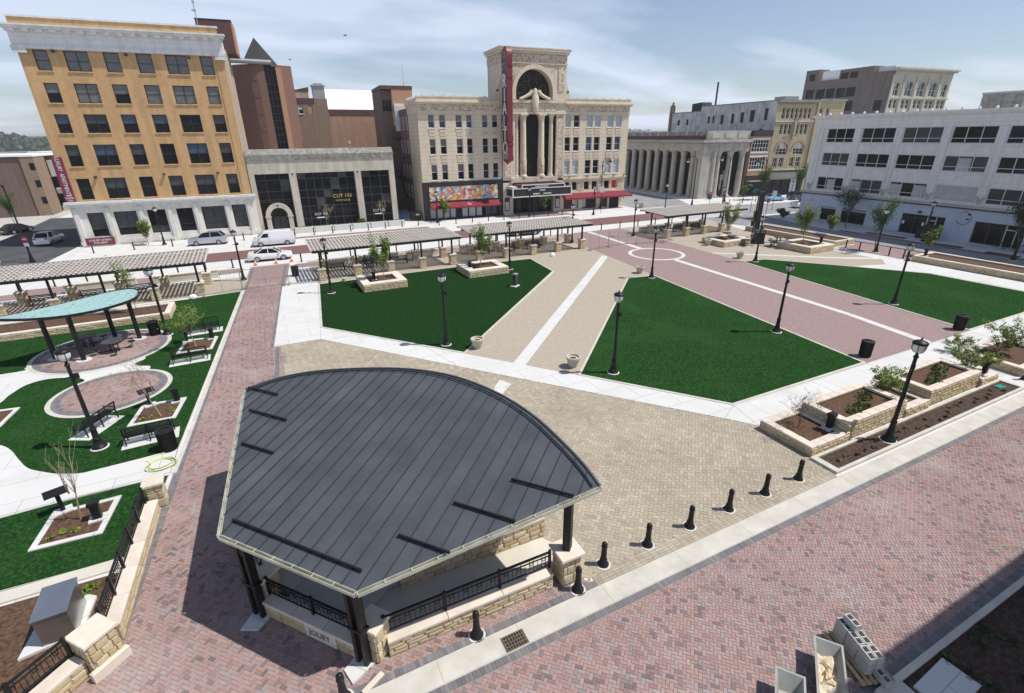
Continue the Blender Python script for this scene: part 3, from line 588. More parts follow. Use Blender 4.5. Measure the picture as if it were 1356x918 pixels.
def caps(parent, p, q, width, z, th=0.09, pitch=1.1, over=0.04, side=0.5):
    """coping slabs along p->q; side = how much of the width lies left of the line"""
    p = Vector((p[0],p[1],0)); q = Vector((q[0],q[1],0)); d = q-p; Lh = d.length; d.normalize(); ang = math.atan2(d.y,d.x)
    n = max(1,round(Lh/pitch)); l = Lh/n
    me = MB().cbox(-l/2+.006,l/2-.006,-width*(1-side)-over,width*side+over,0,th,.015).mesh('cap','cap_stone')
    for k in range(n):
        c = p+d*(l*(k+.5)); put('cap', me, parent, (c.x,c.y,z+rnd.uniform(0,.002)), ang)

def railing(parent, p, q, z, h=0.62, posts=3, pitch=0.14, scroll=True):
    """black picket railing standing on a wall: rails, posts, pickets, ring ornaments"""
    p = Vector((p[0],p[1],z)); q = Vector((q[0],q[1],z)); d = q-p; Lh = d.length; d.normalize(); Z = Vector((0,0,1))
    r_ = MB().bar(p+Z*h,q+Z*h,.06,.05).build('top_rail','black_metal',parent)
    MB().bar(p+Z*(h-.14),q+Z*(h-.14),.03,.03).build('middle_rail','black_metal',parent)
    MB().bar(p+Z*.1,q+Z*.1,.035,.035).build('bottom_rail','black_metal',parent)
    for k in range(posts):
        c = p+d*(Lh*k/(posts-1))
        MB().bar(c,c+Z*(h+.06),.075,.075).lathe([(.05,h+.06),(.055,h+.09),(.02,h+.13)],8,c.x,c.y).xf(Matrix.Translation((0,0,0))).build('post','black_metal',parent) if False else MB().bar(c,c+Z*(h+.08),.08,.08).build('post','black_metal',parent)
    mb = MB(); n = int(Lh/pitch)
    for k in range(1,n):
        c = p+d*(Lh*k/n); mb.bar(c+Z*.1,c+Z*(h-.14),.013,.013)
    tag(mb.build('pickets','black_metal',parent), kind='stuff')
    if scroll:
        mb = MB(); m_ = int(Lh/.42)
        for k in range(m_):
            c = p+d*(Lh*(k+.5)/m_)+Z*(h-.07)
            mb.bar(c-d*.06-Z*.05,c-d*.06+Z*.05,.016,.016); mb.bar(c+d*.06-Z*.05,c+d*.06+Z*.05,.016,.016)
            c2 = c-Z*.14
            mb.bar(c2-d*.05+Z*.05,c2+d*.05+Z*.05,.016,.016); mb.bar(c2-d*.05-Z*.05,c2+d*.05-Z*.05,.016,.016); mb.bar(c2-d*.05-Z*.05,c2-d*.05+Z*.05,.016,.016); mb.bar(c2+d*.05-Z*.05,c2+d*.05+Z*.05,.016,.016)
        tag(mb.build('square_rings','black_metal',parent), kind='stuff')

def pier(parent, x, y, a, w, z0, h, rows=3, capw=None, single=True):
    """square stone pier with a capstone and a mid band"""
    h_ = h-.1; ca,sa = math.cos(a),math.sin(a)
    core = MB().box(-w/2,w/2,-w/2,w/2,z0,h_).build('pier','stone_core',parent,loc=(x,y,0),rz=a)
    c = [(-w/2,-w/2),(w/2,-w/2),(w/2,w/2),(-w/2,w/2)]
    for i in range(4): stones(core,c[i],c[(i+1)%4],z0+.02,h_-.01,rows,.2,.42,.03,single)
    cw = (capw or w+.12)/2
    put('capstone', MB().cbox(-cw,cw,-cw,cw,h_,h,.02).mesh('capstone','cap_stone'), core)
    return core

# ------------------------------------------------------------------ the covered stage
ST_ANG = R(-49.93)
stage = thing('bandshell_stage','open stage with a fan shaped dark metal roof on black posts and low stone walls','stage',(-1.12,11.15,0),ST_ANG)
Z0,SL = 3.06,0.222
ext = 0.0
A_,D_,B_,C_ = (-2.33,0.0),(2.33,0.0),(-6.95,4.95),(6.95,4.72)
arc = [(6.95,4.72),(6.38,5.25),(5.48,5.93),(4.08,6.82),(2.35,7.52),(0.28,7.88),(-1.98,7.66),(-4.62,6.80),(-6.12,5.92),(-6.95,4.95)]
def smooth_arc(P, sub=5):
    o = []
    for i in range(len(P)-1):
        p0 = P[max(i-1,0)]; p1 = P[i]; p2 = P[i+1]; p3 = P[min(i+2,len(P)-1)]
        for k in range(sub):
            t = k/sub
            o.append(tuple(0.5*((2*p1[j])+(-p0[j]+p2[j])*t+(2*p0[j]-5*p1[j]+4*p2[j]-p3[j])*t*t+(-p0[j]+3*p1[j]-3*p2[j]+p3[j])*t**3) for j in (0,1)))
    return o+[P[-1]]
arcs = smooth_arc(arc)
outline = [A_,D_]+arcs
rz_ = lambda x,y: Z0+SL*y
def span(x):     # extent of the roof in t at s = x
    ts = []
    n = len(outline)
    for i in range(n):
        (x0,y0),(x1,y1) = outline[i],outline[(i+1)%n]
        if (x0-x)*(x1-x) < 0: ts.append(y0+(y1-y0)*(x-x0)/(x1-x0))
    return (min(ts),max(ts)) if len(ts) > 1 else None
deck = MB().prism(outline, lambda x,y: rz_(x,y)-.17, lambda x,y: rz_(x,y)-.012).build('roof_deck','black_metal',stage)
pw = 0.4635; xs = [-6.95+pw*k for k in range(31)]; xs[-1] = 6.95
for k in range(30):
    xa,xb = xs[k]+.004,xs[k+1]-.004
    cuts = [x for x in [xa,xb]+[p[0] for p in outline if xa < p[0] < xb]]; cuts.sort()
    lo = []; hi = []
    for x in cuts:
        x_ = min(max(x,-6.94),6.94); s_ = span(x_)
        if s_: lo.append((x,s_[0])); hi.append((x,s_[1]))
    poly = lo+hi[::-1]
    if len(poly) >= 3: MB().add([(x,y,rz_(x,y)) for x,y in poly],[tuple(range(len(poly)))]).build('roof_panel','slate_metal',stage)
    x = xs[k+1]
    if k < 29:
        a,b = span(x); MB().bar((x,a,rz_(x,a)+.018),(x,b,rz_(x,b)+.018),.022,.038).build('seam','slate_seam',stage)
# snow guards: short rails parallel to the low eave
for x0,x1,y in ((-2.35,2.15,0.42),(-4.62,-3.2,2.72),(-5.75,-3.95,4.05),(-6.85,-5.35,5.02),(2.45,4.0,1.55),(3.35,5.2,2.9),(4.55,6.4,4.12)):
    s_ = MB().bar((x0,y,rz_(0,y)+.075),(x1,y,rz_(0,y)+.075),.05,.06)
    for xx in xs:
        if x0 <= xx <= x1: s_.box(xx-.02,xx+.02,y-.05,y+.05,rz_(0,y)+.01,rz_(0,y)+.0425)
    s_.build('snow_guard','black_metal',stage)
# gutters on the three straight edges, a fascia on the curved one
def gutter(p,q):
    p3 = Vector((*p,rz_(*p)-.06)); q3 = Vector((*q,rz_(*q)-.06)); d = (q3-p3).normalized(); o = Vector((d.y,-d.x,0)).normalized()
    g_ = MB()
    for e,zz_,w_,h_ in ((.01,0,.02,.12),(.055,-.055,.09,.015),(.105,.0,.02,.10)): g_.bar(p3+o*e+Vector((0,0,zz_)),q3+o*e+Vector((0,0,zz_)),w_,h_)
    g = g_.build('gutter','gutter',stage)
    n = max(2,int((q3-p3).length/.62))
    for k in range(n+1):
        c = p3+(q3-p3)*(k/n); MB().bar(c+Vector((0,0,.066)),c+o*.12+Vector((0,0,.066)),.03,.012).build('gutter_strap','gutter',g)
gutter(A_,D_); gutter(D_,C_); gutter(B_,A_)
f_ = MB()
for i in range(len(arcs)-1):
    p,q = arcs[i],arcs[i+1]; f_.bar((p[0],p[1],rz_(*p)-.10),(q[0],q[1],rz_(*q)-.10),.06,.28)
f_.build('fascia','slate_metal',stage)
t_ = MB()
for i in range(len(arcs)-1):
    p,q = arcs[i],arcs[i+1]; k_ = .975
    t_.bar((p[0]*k_,p[1]*k_,rz_(*p)+.03),(q[0]*k_,q[1]*k_,rz_(*q)+.03),.03,.05)
t_.build('edge_trim','slate_seam',stage)
# posts with outriggers
for (x,y) in ((-1.86,.16),(1.9,.22)):
    zt = rz_(x,y)-.17
    p_ = MB()
    for dx in (-.14,.14): p_.box(x+dx-.055,x+dx+.055,y-.11,y+.11,0,zt)
    p_.box(x-.26,x+.26,y-.13,y+.13,1.28,1.36).box(x-.26,x+.26,y-.13,y+.13,.0,.03)
    s_ = 1 if x > 0 else -1
    post = p_.build('post','black_metal',stage)
    MB().bar((x,y,zt-.55),(x+s_*.35,y-.1,zt-.05),.1,.14).build('brace','black_metal',post)
    MB().prism([(x-.3*s_,y+.1),(x+.3*s_,y+.1),(x+.12*s_,y-.62),(x-.34*s_,y-.42)],-.02,.06).build('footing','concrete',stage)
for (x,y,b) in ((6.0,5.05,1.0),(-6.0,5.05,1.0)):
    zt = rz_(x,y)-.17; p_ = MB().box(x-.12,x+.12,y-.12,y+.12,1.18,zt)
    post = p_.build('post','black_metal',stage)
    MB().bar((x+.1,y-.1,zt-.12),(x+.62*(1 if x > 0 else -1),y-.02,zt-.3),.16,.2).build('brace','black_metal',post)
for (x,y) in ((2.9,5.2),(-2.9,5.2)):
    pass
# beams under the roof
for p,q in (((-6.0,5.05),(6.0,5.05)),((-1.86,.2),(1.9,.2)),((1.9,.2),(6.0,5.05)),((-1.86,.2),(-6.0,5.05))):
    MB().bar((p[0],p[1],rz_(*p)-.28),(q[0],q[1],rz_(*q)-.28),.16,.22).build('beam','black_metal',stage)
# floor, ramps, walls
MB().prism([(-1.25,.6),(1.25,.6),(1.25,2.25),(4.35,6.15),(2.2,7.0),(0,7.25),(-2.2,7.0),(-4.35,6.15),(-1.25,2.25)], -.1, .45).build('stage_floor','street_concrete',stage)
for s_ in (1,-1):
    q = [(1.26*s_,1.0),(2.05*s_,.9),(5.75*s_,5.2),(5.2*s_,6.2),(4.6*s_,6.3),(1.26*s_,2.2)]
    rp = MB().prism(q, -.1, lambda x,y: max(.015,.40-.078*(y-.8))).build('ramp','warm_concrete',stage)
    # outer parapet wall with rail, inner wall
    o0,o1 = Vector((2.3*s_,.72)),Vector((5.62*s_,4.6)); dd = (o1-o0).normalized(); nn = Vector((dd.y,-dd.x))*s_
    wl = MB().prism([tuple(o0+nn*.17),tuple(o1+nn*.17),tuple(o1-nn*.17),tuple(o0-nn*.17)],0,.52).build('parapet_wall','stone_core',stage)
    if s_ > 0: stones(wl,tuple(o0+nn*.17),tuple(o1+nn*.17),.0,.51,4,.26,.6,.03)
    else: stones(wl,tuple(o1+nn*.17),tuple(o0+nn*.17),.0,.51,4,.26,.6,.03)
    caps(wl,tuple(o0),tuple(o1),.4,.52,.09,1.5,.03)
    railing(wl,tuple(o0-nn*.06),tuple(o1-nn*.06),.61,.62,4)
    i0,i1 = Vector((1.55*s_,2.4)),Vector((4.75*s_,6.4))
    iw = MB().prism([tuple(i0),tuple(i1),tuple(i1-nn*.3),tuple(i0-nn*.3)],0,.78).build('inner_wall','stone_core',stage)
    if s_ > 0: stones(iw,tuple(i0+nn*.01),tuple(i1+nn*.01),.05,.77,4,.26,.55,.03,True); stones(iw,tuple(i1),tuple(i1-nn*.3),.02,.77,4,.2,.3,.03,True)
    caps(iw,tuple(i0-nn*.15),tuple(i1-nn*.15),.34,.78,.1,1.6,.04)
    pier(stage,6.0*s_,5.05,math.atan2(dd.y*s_,dd.x*s_),.62,0,1.18,3,.84)
    pier(stage,2.02*s_,.62,0,.56,0,1.25,3,.72)
bw_ = MB().box(-1.75,1.72,.22,.52,0,.52).build('back_wall','stone_core',stage)
stones(bw_,(-1.75,.22),(-.15,.22),0,.51,2,.4,.8,.03); stones(bw_,(1.02,.22),(1.72,.22),0,.51,2,.4,.8,.03)
caps(bw_,(-1.75,.36),(1.72,.36),.36,.52,.09,1.2,.03)
railing(bw_,(-1.7,.46),(1.7,.46),.61,.6,3)
pl = MB().cbox(-.13,1.0,.175,.24,.04,.5,.01).build('name_plate','cap_stone',bw_)
lettering('lettering','JOLIET',.26,pl,(.42,.172,.28),(R(90),0,0),'black_metal',.004)
for k in range(3): MB().bar((-3.2+k*2.2,.9+.01,.4505),(-3.2+k*2.2,.9+.02,.451),.01).v

# ------------------------------------------------------------------ big stone planters by the street
def planter(x0,x1,y0,y1,h,label,soil='mulch',sides='fl',pitch=.62,capw=.36,single=True,group=None,rows=4,lmax=.55):
    t = thing('planter',label,'planter',((x0+x1)/2,(y0+y1)/2,0),0,group)
    w,d = (x1-x0)/2,(y1-y0)/2; cz = h-.1
    body = MB().box(-w,w,-d,-d+.3,0,cz).box(-w,w,d-.3,d,0,cz).box(-w,-w+.3,-d+.3,d-.3,0,cz).box(w-.3,w,-d+.3,d-.3,0,cz).build('wall','stone_core',t)
    e = {'f':((-w,-d),(w,-d)),'l':((-w,d),(-w,-d)),'r':((w,-d),(w,d)),'b':((w,d),(-w,d))}
    for k in 'flrb': stones(body,*e[k],.02,cz-.01,rows,.22,lmax,.03,single and k in sides)
    hw = capw
    caps(t,(-w+hw,-d+hw/2),(w-hw,-d+hw/2),hw,cz,.1,pitch,.02); caps(t,(-w+hw,d-hw/2),(w-hw,d-hw/2),hw,cz,.1,pitch,.02)
    caps(t,(-w+hw/2,-d),(-w+hw/2,d),hw,cz,.1,pitch*1.6,.02); caps(t,(w-hw/2,-d),(w-hw/2,d),hw,cz,.1,pitch*1.6,.02)
    MB().box(-w+.28,w-.28,-d+.28,d-.28,0,cz-.06).build('soil',soil,t)
    return t
planter(19.45,22.1,10.42,13.0,.48,'low stone planter with a leafless twiggy shrub, nearest the bollards',rows=3)
planter(21.95,26.55,10.5,12.75,.95,'tall stone planter right of the bare shrub, its soil dotted with small green plants',rows=5)
planter(26.57,28.65,10.42,13.0,.48,'low stone planter wedged between the two tall ones, holding a leafy bush',rows=3)
planter(28.67,33.6,10.5,12.65,.95,'tall stone planter behind the street lamp with a tag, with green plants in brown mulch',rows=5)
planter(33.62,35.4,10.35,12.4,.48,'low stone planter at the far end of the row, beside the red paving',rows=3)
planter(37.3,41.9,9.95,12.9,.5,'stone planter with a bushy light green shrub at the right edge of the picture',rows=3,single=False)
# small green plants in the tall planters, a long mulch bed in front
def tuft(x,y,z,r,m='leaf_mid',n=60,h=.35,name='garden_plant',label=None,parent=None):
    mb = MB()
    for k in range(n):
        a = rnd.uniform(0,6.28); rr = r*math.sqrt(rnd.random()); zz_ = h*rnd.random()*(1-.5*rr/r); s = rnd.uniform(.03,.075)
        c = Vector((x+rr*math.cos(a),y+rr*math.sin(a),z+zz_)); u = Vector((rnd.uniform(-1,1),rnd.uniform(-1,1),rnd.uniform(-.3,1))).normalized(); v = u.cross(Vector((rnd.uniform(-1,1),rnd.uniform(-1,1),.3))).normalized()
        mb.quad(tuple(c-u*s-v*s*.5),tuple(c+u*s-v*s*.5),tuple(c+u*s+v*s*.5),tuple(c-u*s+v*s*.5))
    o = mb.build(name,m,parent)
    return o
for i,(x,y,lab) in enumerate(((23.4,11.15,'left'),(24.3,11.3,'middle'),(25.2,11.75,'right'))):
    tag(tuft(x,y,.84,.34,'leaf_mid',110,.34),'small green plant in the tall planter near the bare shrub, %s one of three'%lab,'plant','plants in the tall planters')
for i,(x,y,lab) in enumerate(((30.1,11.1,'left'),(31.1,11.4,'middle'),(32.1,11.75,'right'))):
    tag(tuft(x,y,.84,.36,'leaf_mid',110,.34),'small green plant in the tall planter behind the tagged lamp, %s one of three'%lab,'plant','plants in the tall planters')
bed = structure('street_bed', MB().box(19.62,35.35,9.3,10.16,-.05,.045), 'dark_mulch')
kb = MB().box(19.3,35.55,9.14,9.28,-.05,.11).box(19.3,35.55,10.18,10.32,-.05,.11).box(19.3,19.6,9.281,10.179,-.05,.11).box(35.37,35.55,9.281,10.179,-.05,.11).build('bed_kerb','kerb',bed)
for k in range(26):
    x = 20.2+k*.58; tf = tuft(x,9.7+rnd.uniform(-.25,.25),.04,.1,'leaf_dark',10,.1,'sprout',parent=bed); tf['kind']='stuff'
tag(MB().cbox(-.3,.3,-.16,.16,0,.07,.02).build('valve_box','street_green',None,False,(34.55,9.85,.04),R(-8)),'green plastic valve box cover in the mulch bed','valve box')
# dark bed at the lower right with its kerb and pad
bed2 = structure('corner_bed', MB().box(12.45,44,-1.0,3.08,-.05,.03), 'dark_mulch')
MB().box(11.6,44,3.085,3.25,-.05,.12).box(11.6,12.44,-1,3.084,-.05,.11).build('bed_kerb','kerb',bed2)
for k in range(22):
    tf = tuft(rnd.uniform(13.8,21),rnd.uniform(1.2,2.9),.03,.2,'leaf_dark',26,.18,'sprout',parent=bed2); tf['kind']='stuff'
tag(MB().cbox(-.75,.75,-.42,.42,0,.09,.01).build('concrete_pad','concrete',None,False,(13.35,2.5,.02),R(3)),'pale concrete pad in the dark bed at the lower right','concrete pad')
# ------------------------------------------------------------------ buildings: helpers
def facade(name, label, cat, L_, ang, group=None):
    return thing(name, label, cat, (L_[0],L_[1],0), R(ang), group)
def holed(mb, x0, x1, z0, z1, holes, y=0.0, rev=0.25, mi=0):
    """front sheet of a wall with rectangular openings and their reveals"""
    zs = sorted({z0,z1,*[min(max(h[2],z0),z1) for h in holes],*[min(max(h[3],z0),z1) for h in holes]})
    for a,b in zip(zs,zs[1:]):
        if b-a < 1e-5: continue
        m_ = (a+b)/2; cut = sorted([(h[0],h[1]) for h in holes if h[2] < m_ < h[3]]); x = x0
        for c,d in cut+[(x1,x1)]:
            if c-x > 1e-4: mb.quad((x,y,a),(c,y,a),(c,y,b),(x,y,b),mi)
            x = max(x,d)
    for c,d,a,b in holes:
        mb.quad((c,y,a),(c,y+rev,a),(c,y+rev,b),(c,y,b),mi); mb.quad((d,y,a),(d,y,b),(d,y+rev,b),(d,y+rev,a),mi)
        mb.quad((c,y,a),(d,y,a),(d,y+rev,a),(c,y+rev,a),mi); mb.quad((c,y,b),(c,y+rev,b),(d,y+rev,b),(d,y,b),mi)
    return mb
def arch_sheet(mb, x0, x1, z0, z1, cx, r, zs, y=0.0, rev=0.3, n=20, mi=0):
    """front sheet x0..x1, z0..z1 with a round-headed opening (spring line zs, down to z0)"""
    P = [(cx-r*math.cos(math.pi*k/n), zs+r*math.sin(math.pi*k/n)) for k in range(n+1)]
    mb.quad((x0,y,z0),(cx-r,y,z0),(cx-r,y,zs),(x0,y,zs),mi); mb.quad((cx+r,y,z0),(x1,y,z0),(x1,y,zs),(cx+r,y,zs),mi)
    mb.quad((x0,y,zs),(cx-r,y,zs),(cx-r,y,z1),(x0,y,z1),mi); mb.quad((cx+r,y,zs),(x1,y,zs),(x1,y,z1),(cx+r,y,z1),mi)
    for (xa,za),(xb,zb) in zip(P,P[1:]):
        mb.quad((xa,y,za),(xb,y,zb),(xb,y,z1),(xa,y,z1),mi); mb.quad((xa,y,za),(xa,y+rev,za),(xb,y+rev,zb),(xb,y,zb),mi)
    mb.quad((cx-r,y,z0),(cx-r,y+rev,z0),(cx-r,y+rev,zs),(cx-r,y,zs),mi); mb.quad((cx+r,y,z0),(cx+r,y,zs),(cx+r,y+rev,zs),(cx+r,y+rev,z0),mi)
    return mb
def ring(mb, cx, zs, r0, r1, y0, y1, a0=0, a1=180, n=20, mi=0):
    for k in range(n):
        t0 = R(a0+(a1-a0)*k/n); t1 = R(a0+(a1-a0)*(k+1)/n)
        mb.xz([(cx-r0*math.cos(t0),zs+r0*math.sin(t0)),(cx-r1*math.cos(t0),zs+r1*math.sin(t0)),(cx-r1*math.cos(t1),zs+r1*math.sin(t1)),(cx-r0*math.cos(t1),zs+r0*math.sin(t1))],y0,y1,mi)
    return mb
WIN = {}
def window(parent, x0, x1, z0, z1, y=0.2, vert=(), horiz=(), frame='dark_frame', pane='dark_glass', fw=0.07, sill=None, sillw=0.12, pane2=None, name='window'):
    """window > pane, sill; x0.. in the facade's own axes; vert / horiz = fractions of the mullions"""
    w,h = round(x1-x0,3),round(z1-z0,3)
    key = (w,h,tuple(vert),tuple(horiz),frame,fw)
    if key not in WIN:
        mb = MB().box(0,fw,0,.09,0,h).box(w-fw,w,0,.09,0,h).box(fw,w-fw,0,.09,0,fw).box(fw,w-fw,0,.09,h-fw,h)
        for v in vert: mb.box(w*v-fw*.4,w*v+fw*.4,.005,.085,fw,h-fw)
        for q in horiz:
            xs = [fw]+[w*v for v in vert]+[w-fw]
            for a,b in zip(xs,xs[1:]): mb.box(a+(fw*.4 if a > fw else 0),b-(fw*.4 if b < w-fw else 0),.01,.08,h*q-fw*.35,h*q+fw*.35)
        WIN[key] = mb.mesh('window_frame',frame)
    f = put(name, WIN[key], parent, (x0,y-.09,z0))
    def pm(p,a,b):
        k2 = ('p',w,h,p,a,b)
        if k2 not in WIN: WIN[k2] = MB().quad((.01,.06,h*a+.01),(w-.01,.06,h*a+.01),(w-.01,.06,h*b-.01),(.01,.06,h*b-.01)).mesh('pane',p)
        return WIN[k2]
    if pane2: put('pane',pm(pane,0,horiz[0]),f); put('pane',pm(pane2,horiz[0],1),f)
    else: put('pane',pm(pane,0,1),f)
    if sill:
        k3 = ('s',w,sill,sillw)
        if k3 not in WIN: WIN[k3] = MB().cbox(-.08,w+.08,-sillw-y+.09,0.0,-.12,.0,.02).mesh('sill',sill)
        put('sill',WIN[k3],f)
    return f
def part(name, mb, m, parent, smooth=False): return mb.build(name, m, parent, smooth)

# ------------------------------------------------------------------ orange apartment building
ob = facade('apartment_building','six storey orange apartment building with white cornice and pale stone ground floor','apartment building',(-22.14,84.77),-3.56)
cols_ = [(1.38,2.78,0),(4.30,6.68,1),(8.18,9.78,0),(11.54,13.2,0),(14.65,17.03,1),(18.49,19.93,0)]
rows_ = [(20.78,22.95),(17.33,19.49),(13.93,16.08),(10.03,12.58),(5.97,8.56)]
holes = [(a,b,c,d) for a,b,_ in cols_ for c,d in rows_]
wb = holed(MB(),0,21.2,5.75,23.3,holes,0,.22)
wb.box(0,.3,.3,13,0,24).box(.3,21.2,12.7,13,0,24)
part('wall',wb,'ochre',ob)
part('side_wall',MB().box(20.9,21.2,.002,12.69,0,24.6),'pink_stucco',ob)
part('corner_pilaster',MB().box(20.25,21.25,-.06,-.002,5.8,23.2),'ochre',ob)
for r_,(c,d) in enumerate(rows_):
    for k,(a,b,two) in enumerate(cols_):
        lit = (r_ == 0) or (r_ == 1 and k not in (0,)) 
        p = 'blind' if (r_ < 2 and (r_,k) not in ((1,0),(1,2))) else 'dark_glass'
        window(ob,a,b,c,d,.22,(.5,) if two else (),(.5,),'dark_frame',p,.09,'ochre',.1,'blind' if (r_,k) in ((1,0),(1,2)) else (rnd.choice(('grey_glass','dark_glass','blue_glass','grey_glass')) if r_ > 1 else None))
part('entablature',MB().box(-.25,21.45,-.25,-.001,23.0,24.7),'terracotta_white',ob)
part('entablature_side',MB().box(21.201,21.45,0,1.6,22.6,24.7),'terracotta_white',ob)
cm = MB().box(-.6,21.8,-.9,0,24.95,25.22).box(-.75,21.95,-1.05,0,25.221,25.4).box(-.4,21.6,-.5,-.001,24.701,24.949)
part('cornice',cm,'white_trim',ob)
me = MB().box(-.3,.3,-.86,-.251,24.66,24.945).mesh('bracket','white_trim')
for k in range(17): put('bracket',me,ob,(.3+k*1.29,0,0))
part('frieze_ledge',MB().box(-.4,21.6,-.42,-.26,23.0,23.3).box(-.35,1.0,-.40,-.26,22.55,22.99).box(20.3,21.6,-.40,-.26,22.55,22.99),'white_trim',ob)
part('parapet',MB().box(.05,21.1,-.15,.25,25.4,26.15),'ochre',ob)
part('parapet_cap',MB().box(-.05,21.25,-.25,.35,26.151,26.34),'white_trim',ob)
part('roof',MB().box(.2,20.9,.3,12.9,24,24.4),'roof_grey',ob)
me = MB().box(-.14,.14,-.3,0,-.12,.12).mesh('floodlight','dark_frame')
for x,z in ((3.4,23.0-.2),(10.6,22.75),(17.3,22.7),(3.6,8.7),(11.2,8.8),(17.6,8.75)): put('floodlight',me,ob,(x,-.06,z))
# ground floor
gh = [(1.37,3.22,1.2,4.3),(4.28,6.86,1.2,4.3),(8.05,10.2,1.2,4.3),(11.48,13.45,1.2,4.3),(14.52,17.4,1.2,4.35),(18.36,20.15,1.25,4.4)]
gw = holed(MB(),-.15,21.45,0,5.1,gh,-.25,.35)
gw.quad((21.45,-.25,0),(21.45,1.5,0),(21.45,1.5,5.1),(21.45,-.25,5.1)).quad((-.15,1.5,0),(-.15,-.25,0),(-.15,-.25,5.1),(-.15,1.5,5.1))
part('ground_floor_wall',gw,'plinth_stone',ob)
for k,(a,b,c,d) in enumerate(gh): window(ob,a,b,c,d,.08,(.5,) if b-a > 2.3 else (),(.3,),'dark_frame',rnd.choice(('dark_glass','grey_glass')),.07,'plinth_stone',.12,rnd.choice(('dark_glass','grey_glass')))
for a in (.3,3.72,7.4,10.75,13.95,17.85,20.6): part('pilaster',MB().box(a-.25,a+.25,-.42,-.252,.5,4.9).box(a-.33,a+.33,-.47,-.252,0,.499),'plinth_stone',ob)
part('ground_cornice',MB().box(-.5,21.75,-.75,-.001,5.45,5.74).box(-.3,21.55,-.45,-.002,5.1,5.449),'white_trim',ob)
part('base_course',MB().box(-.2,21.5,-.36,-.253,.25,.7),'plinth_stone',ob)
# vertical banner at the left corner, small maroon sign by the street
bn = MB().box(-.35,.75,-.14,-.05,5.75,11.2).build('banner','banner_maroon',ob)
lettering('lettering','LUXURY  APARTMENTS',.62,bn,(.2,-.16,8.85),(R(90),R(90),0),'white_paint',.008,sx=.72)
for k,tx in enumerate(('NOW','LEASING','CALL')): lettering('lettering',tx,.3,bn,(.2,-.16,6.55-k*.3),(R(90),0,0),'white_paint',.008,sx=.8)
sg = tag(MB().box(-1.6,1.6,-.05,0,0,.95).build('notice_board','banner_maroon',None,False,(-20.1,83.9,.2),R(-3.6)),'small maroon notice with white lettering on the pale stone base of the orange building','sign')
lettering('lettering','LUXURY LIVING',.34,sg,(0,-.06,.62),(R(90),0,0),'white_paint',.006); lettering('lettering','FOR RENT',.34,sg,(0,-.06,.28),(R(90),0,0),'white_paint',.006)
# rooftop house with mast
ph = thing('rooftop_penthouse','dark brown penthouse with an orange brick flank on the roof of the orange building','penthouse',(-3.6,92,24.4),R(-3.56))
part('wall',MB().box(0,4.4,0,5,0,4.1),'maroon_paint',ph); part('side_wall',MB().box(4.401,4.6,.1,5,0,3.9),'orange_brick',ph); part('roof',MB().box(-.05,4.5,-.05,5.05,4.101,4.2),'tar_roof',ph)
ms = thing('roof_mast','thin weather mast on the parapet of the orange building','mast',(-3.2,88.2,24.4))
part('pole',MB().tube([(0,0,0),(0,0,5.2)],.06,6),'galvanised',ms); part('vane',MB().box(-.35,.15,-.03,.03,4.3,4.5).box(-.15,.15,-.03,.03,5.2,5.5),'galvanised',ms); part('base',MB().box(-.25,.25,-.25,.25,1.2,2.2),'white_trim',ms)

# ------------------------------------------------------------------ stone restaurant with dark glass walls
cu = facade('restaurant_building','low limestone building with three dark glazed bays and gold letters','restaurant',(-.84,84.03),-1.97)
bays = [(.72,5.3),(6.35,14.7),(15.7,20.05)]
mb = holed(MB(),0,20.9,0,10.2,[(a,b,.12,8.3) for a,b in bays],0,.75)
mb.quad((20.9,0,0),(20.9,24,0),(20.9,24,10.2),(20.9,0,10.2)); mb.box(0,.3,.8,24,0,10)
part('wall',mb,'limestone',cu)
part('parapet',MB().box(-.05,20.95,-.05,1.2,10.2,10.75).prism([(-.05,-.05),(20.95,-.05),(20.95,.9),(-.05,.9)],10.751,lambda x,y: 10.9+.75*max(0,min(1,(y+.05)/.9))),'limestone_dark',cu)
part('carved_frieze',MB().box(0,20.9,-.12,-.051,10.15,10.7),'limestone_dark',cu)
part('roof',MB().box(.3,20.6,1.2,24,9.7,10.1),'roof_grey',cu)
for x in (5.82,15.2): 
    pp = part('pier',MB().box(x-.46,x+.46,-.22,.6,0,8.25),'limestone',cu); MB().xz([(x-.46+.0,8.25)]+[(x-.46*math.cos(math.pi*k/8),8.25+.3*math.sin(math.pi*k/8)) for k in range(1,8)]+[(x+.46,8.25)],-.22,.0).build('pier_head','limestone',pp)
    MB().lathe([(.13,0),(.13,.05)],10).xf(Matrix.Translation((x,-.22,8.2))@Matrix.Rotation(R(90),4,'X')).build('rosette','dark_frame',pp)
def curtain(parent,a,b,z0,z1,xs_,zs_,y,skip=()):
    f = MB()
    for x in xs_: f.box(x-.035,x+.035,y-.06,y,z0,z1)
    for z in zs_:
        xx = [a]+list(xs_)+[b]
        for p,q in zip(xx,xx[1:]): f.box(p+.036,q-.036,y-.05,y-.002,z-.035,z+.035)
    fr = f.build('glazing_bars','bronze_frame',parent)
    X = [a]+list(xs_)+[b]; Zs = [z0]+list(zs_)+[z1]
    for i in range(len(X)-1):
        for j in range(len(Zs)-1):
            m = 'dark_glass' if (i*7+j*3)%5 else 'grey_glass'
            if j < 2: m = 'dark_glass'
            MB().quad((X[i],y,Zs[j]),(X[i+1],y,Zs[j]),(X[i+1],y,Zs[j+1]),(X[i],y,Zs[j+1])).build('pane',m,fr)
    return fr
curtain(cu,.72,5.3,.12,8.3,(2.1,4.0),(4.6,5.8,7.4),.55)
curtain(cu,6.35,14.7,.12,8.3,(7.5,8.7,9.9,11.1,12.3,13.5),(1.6,3.4,4.65,5.8,7.45),.55)
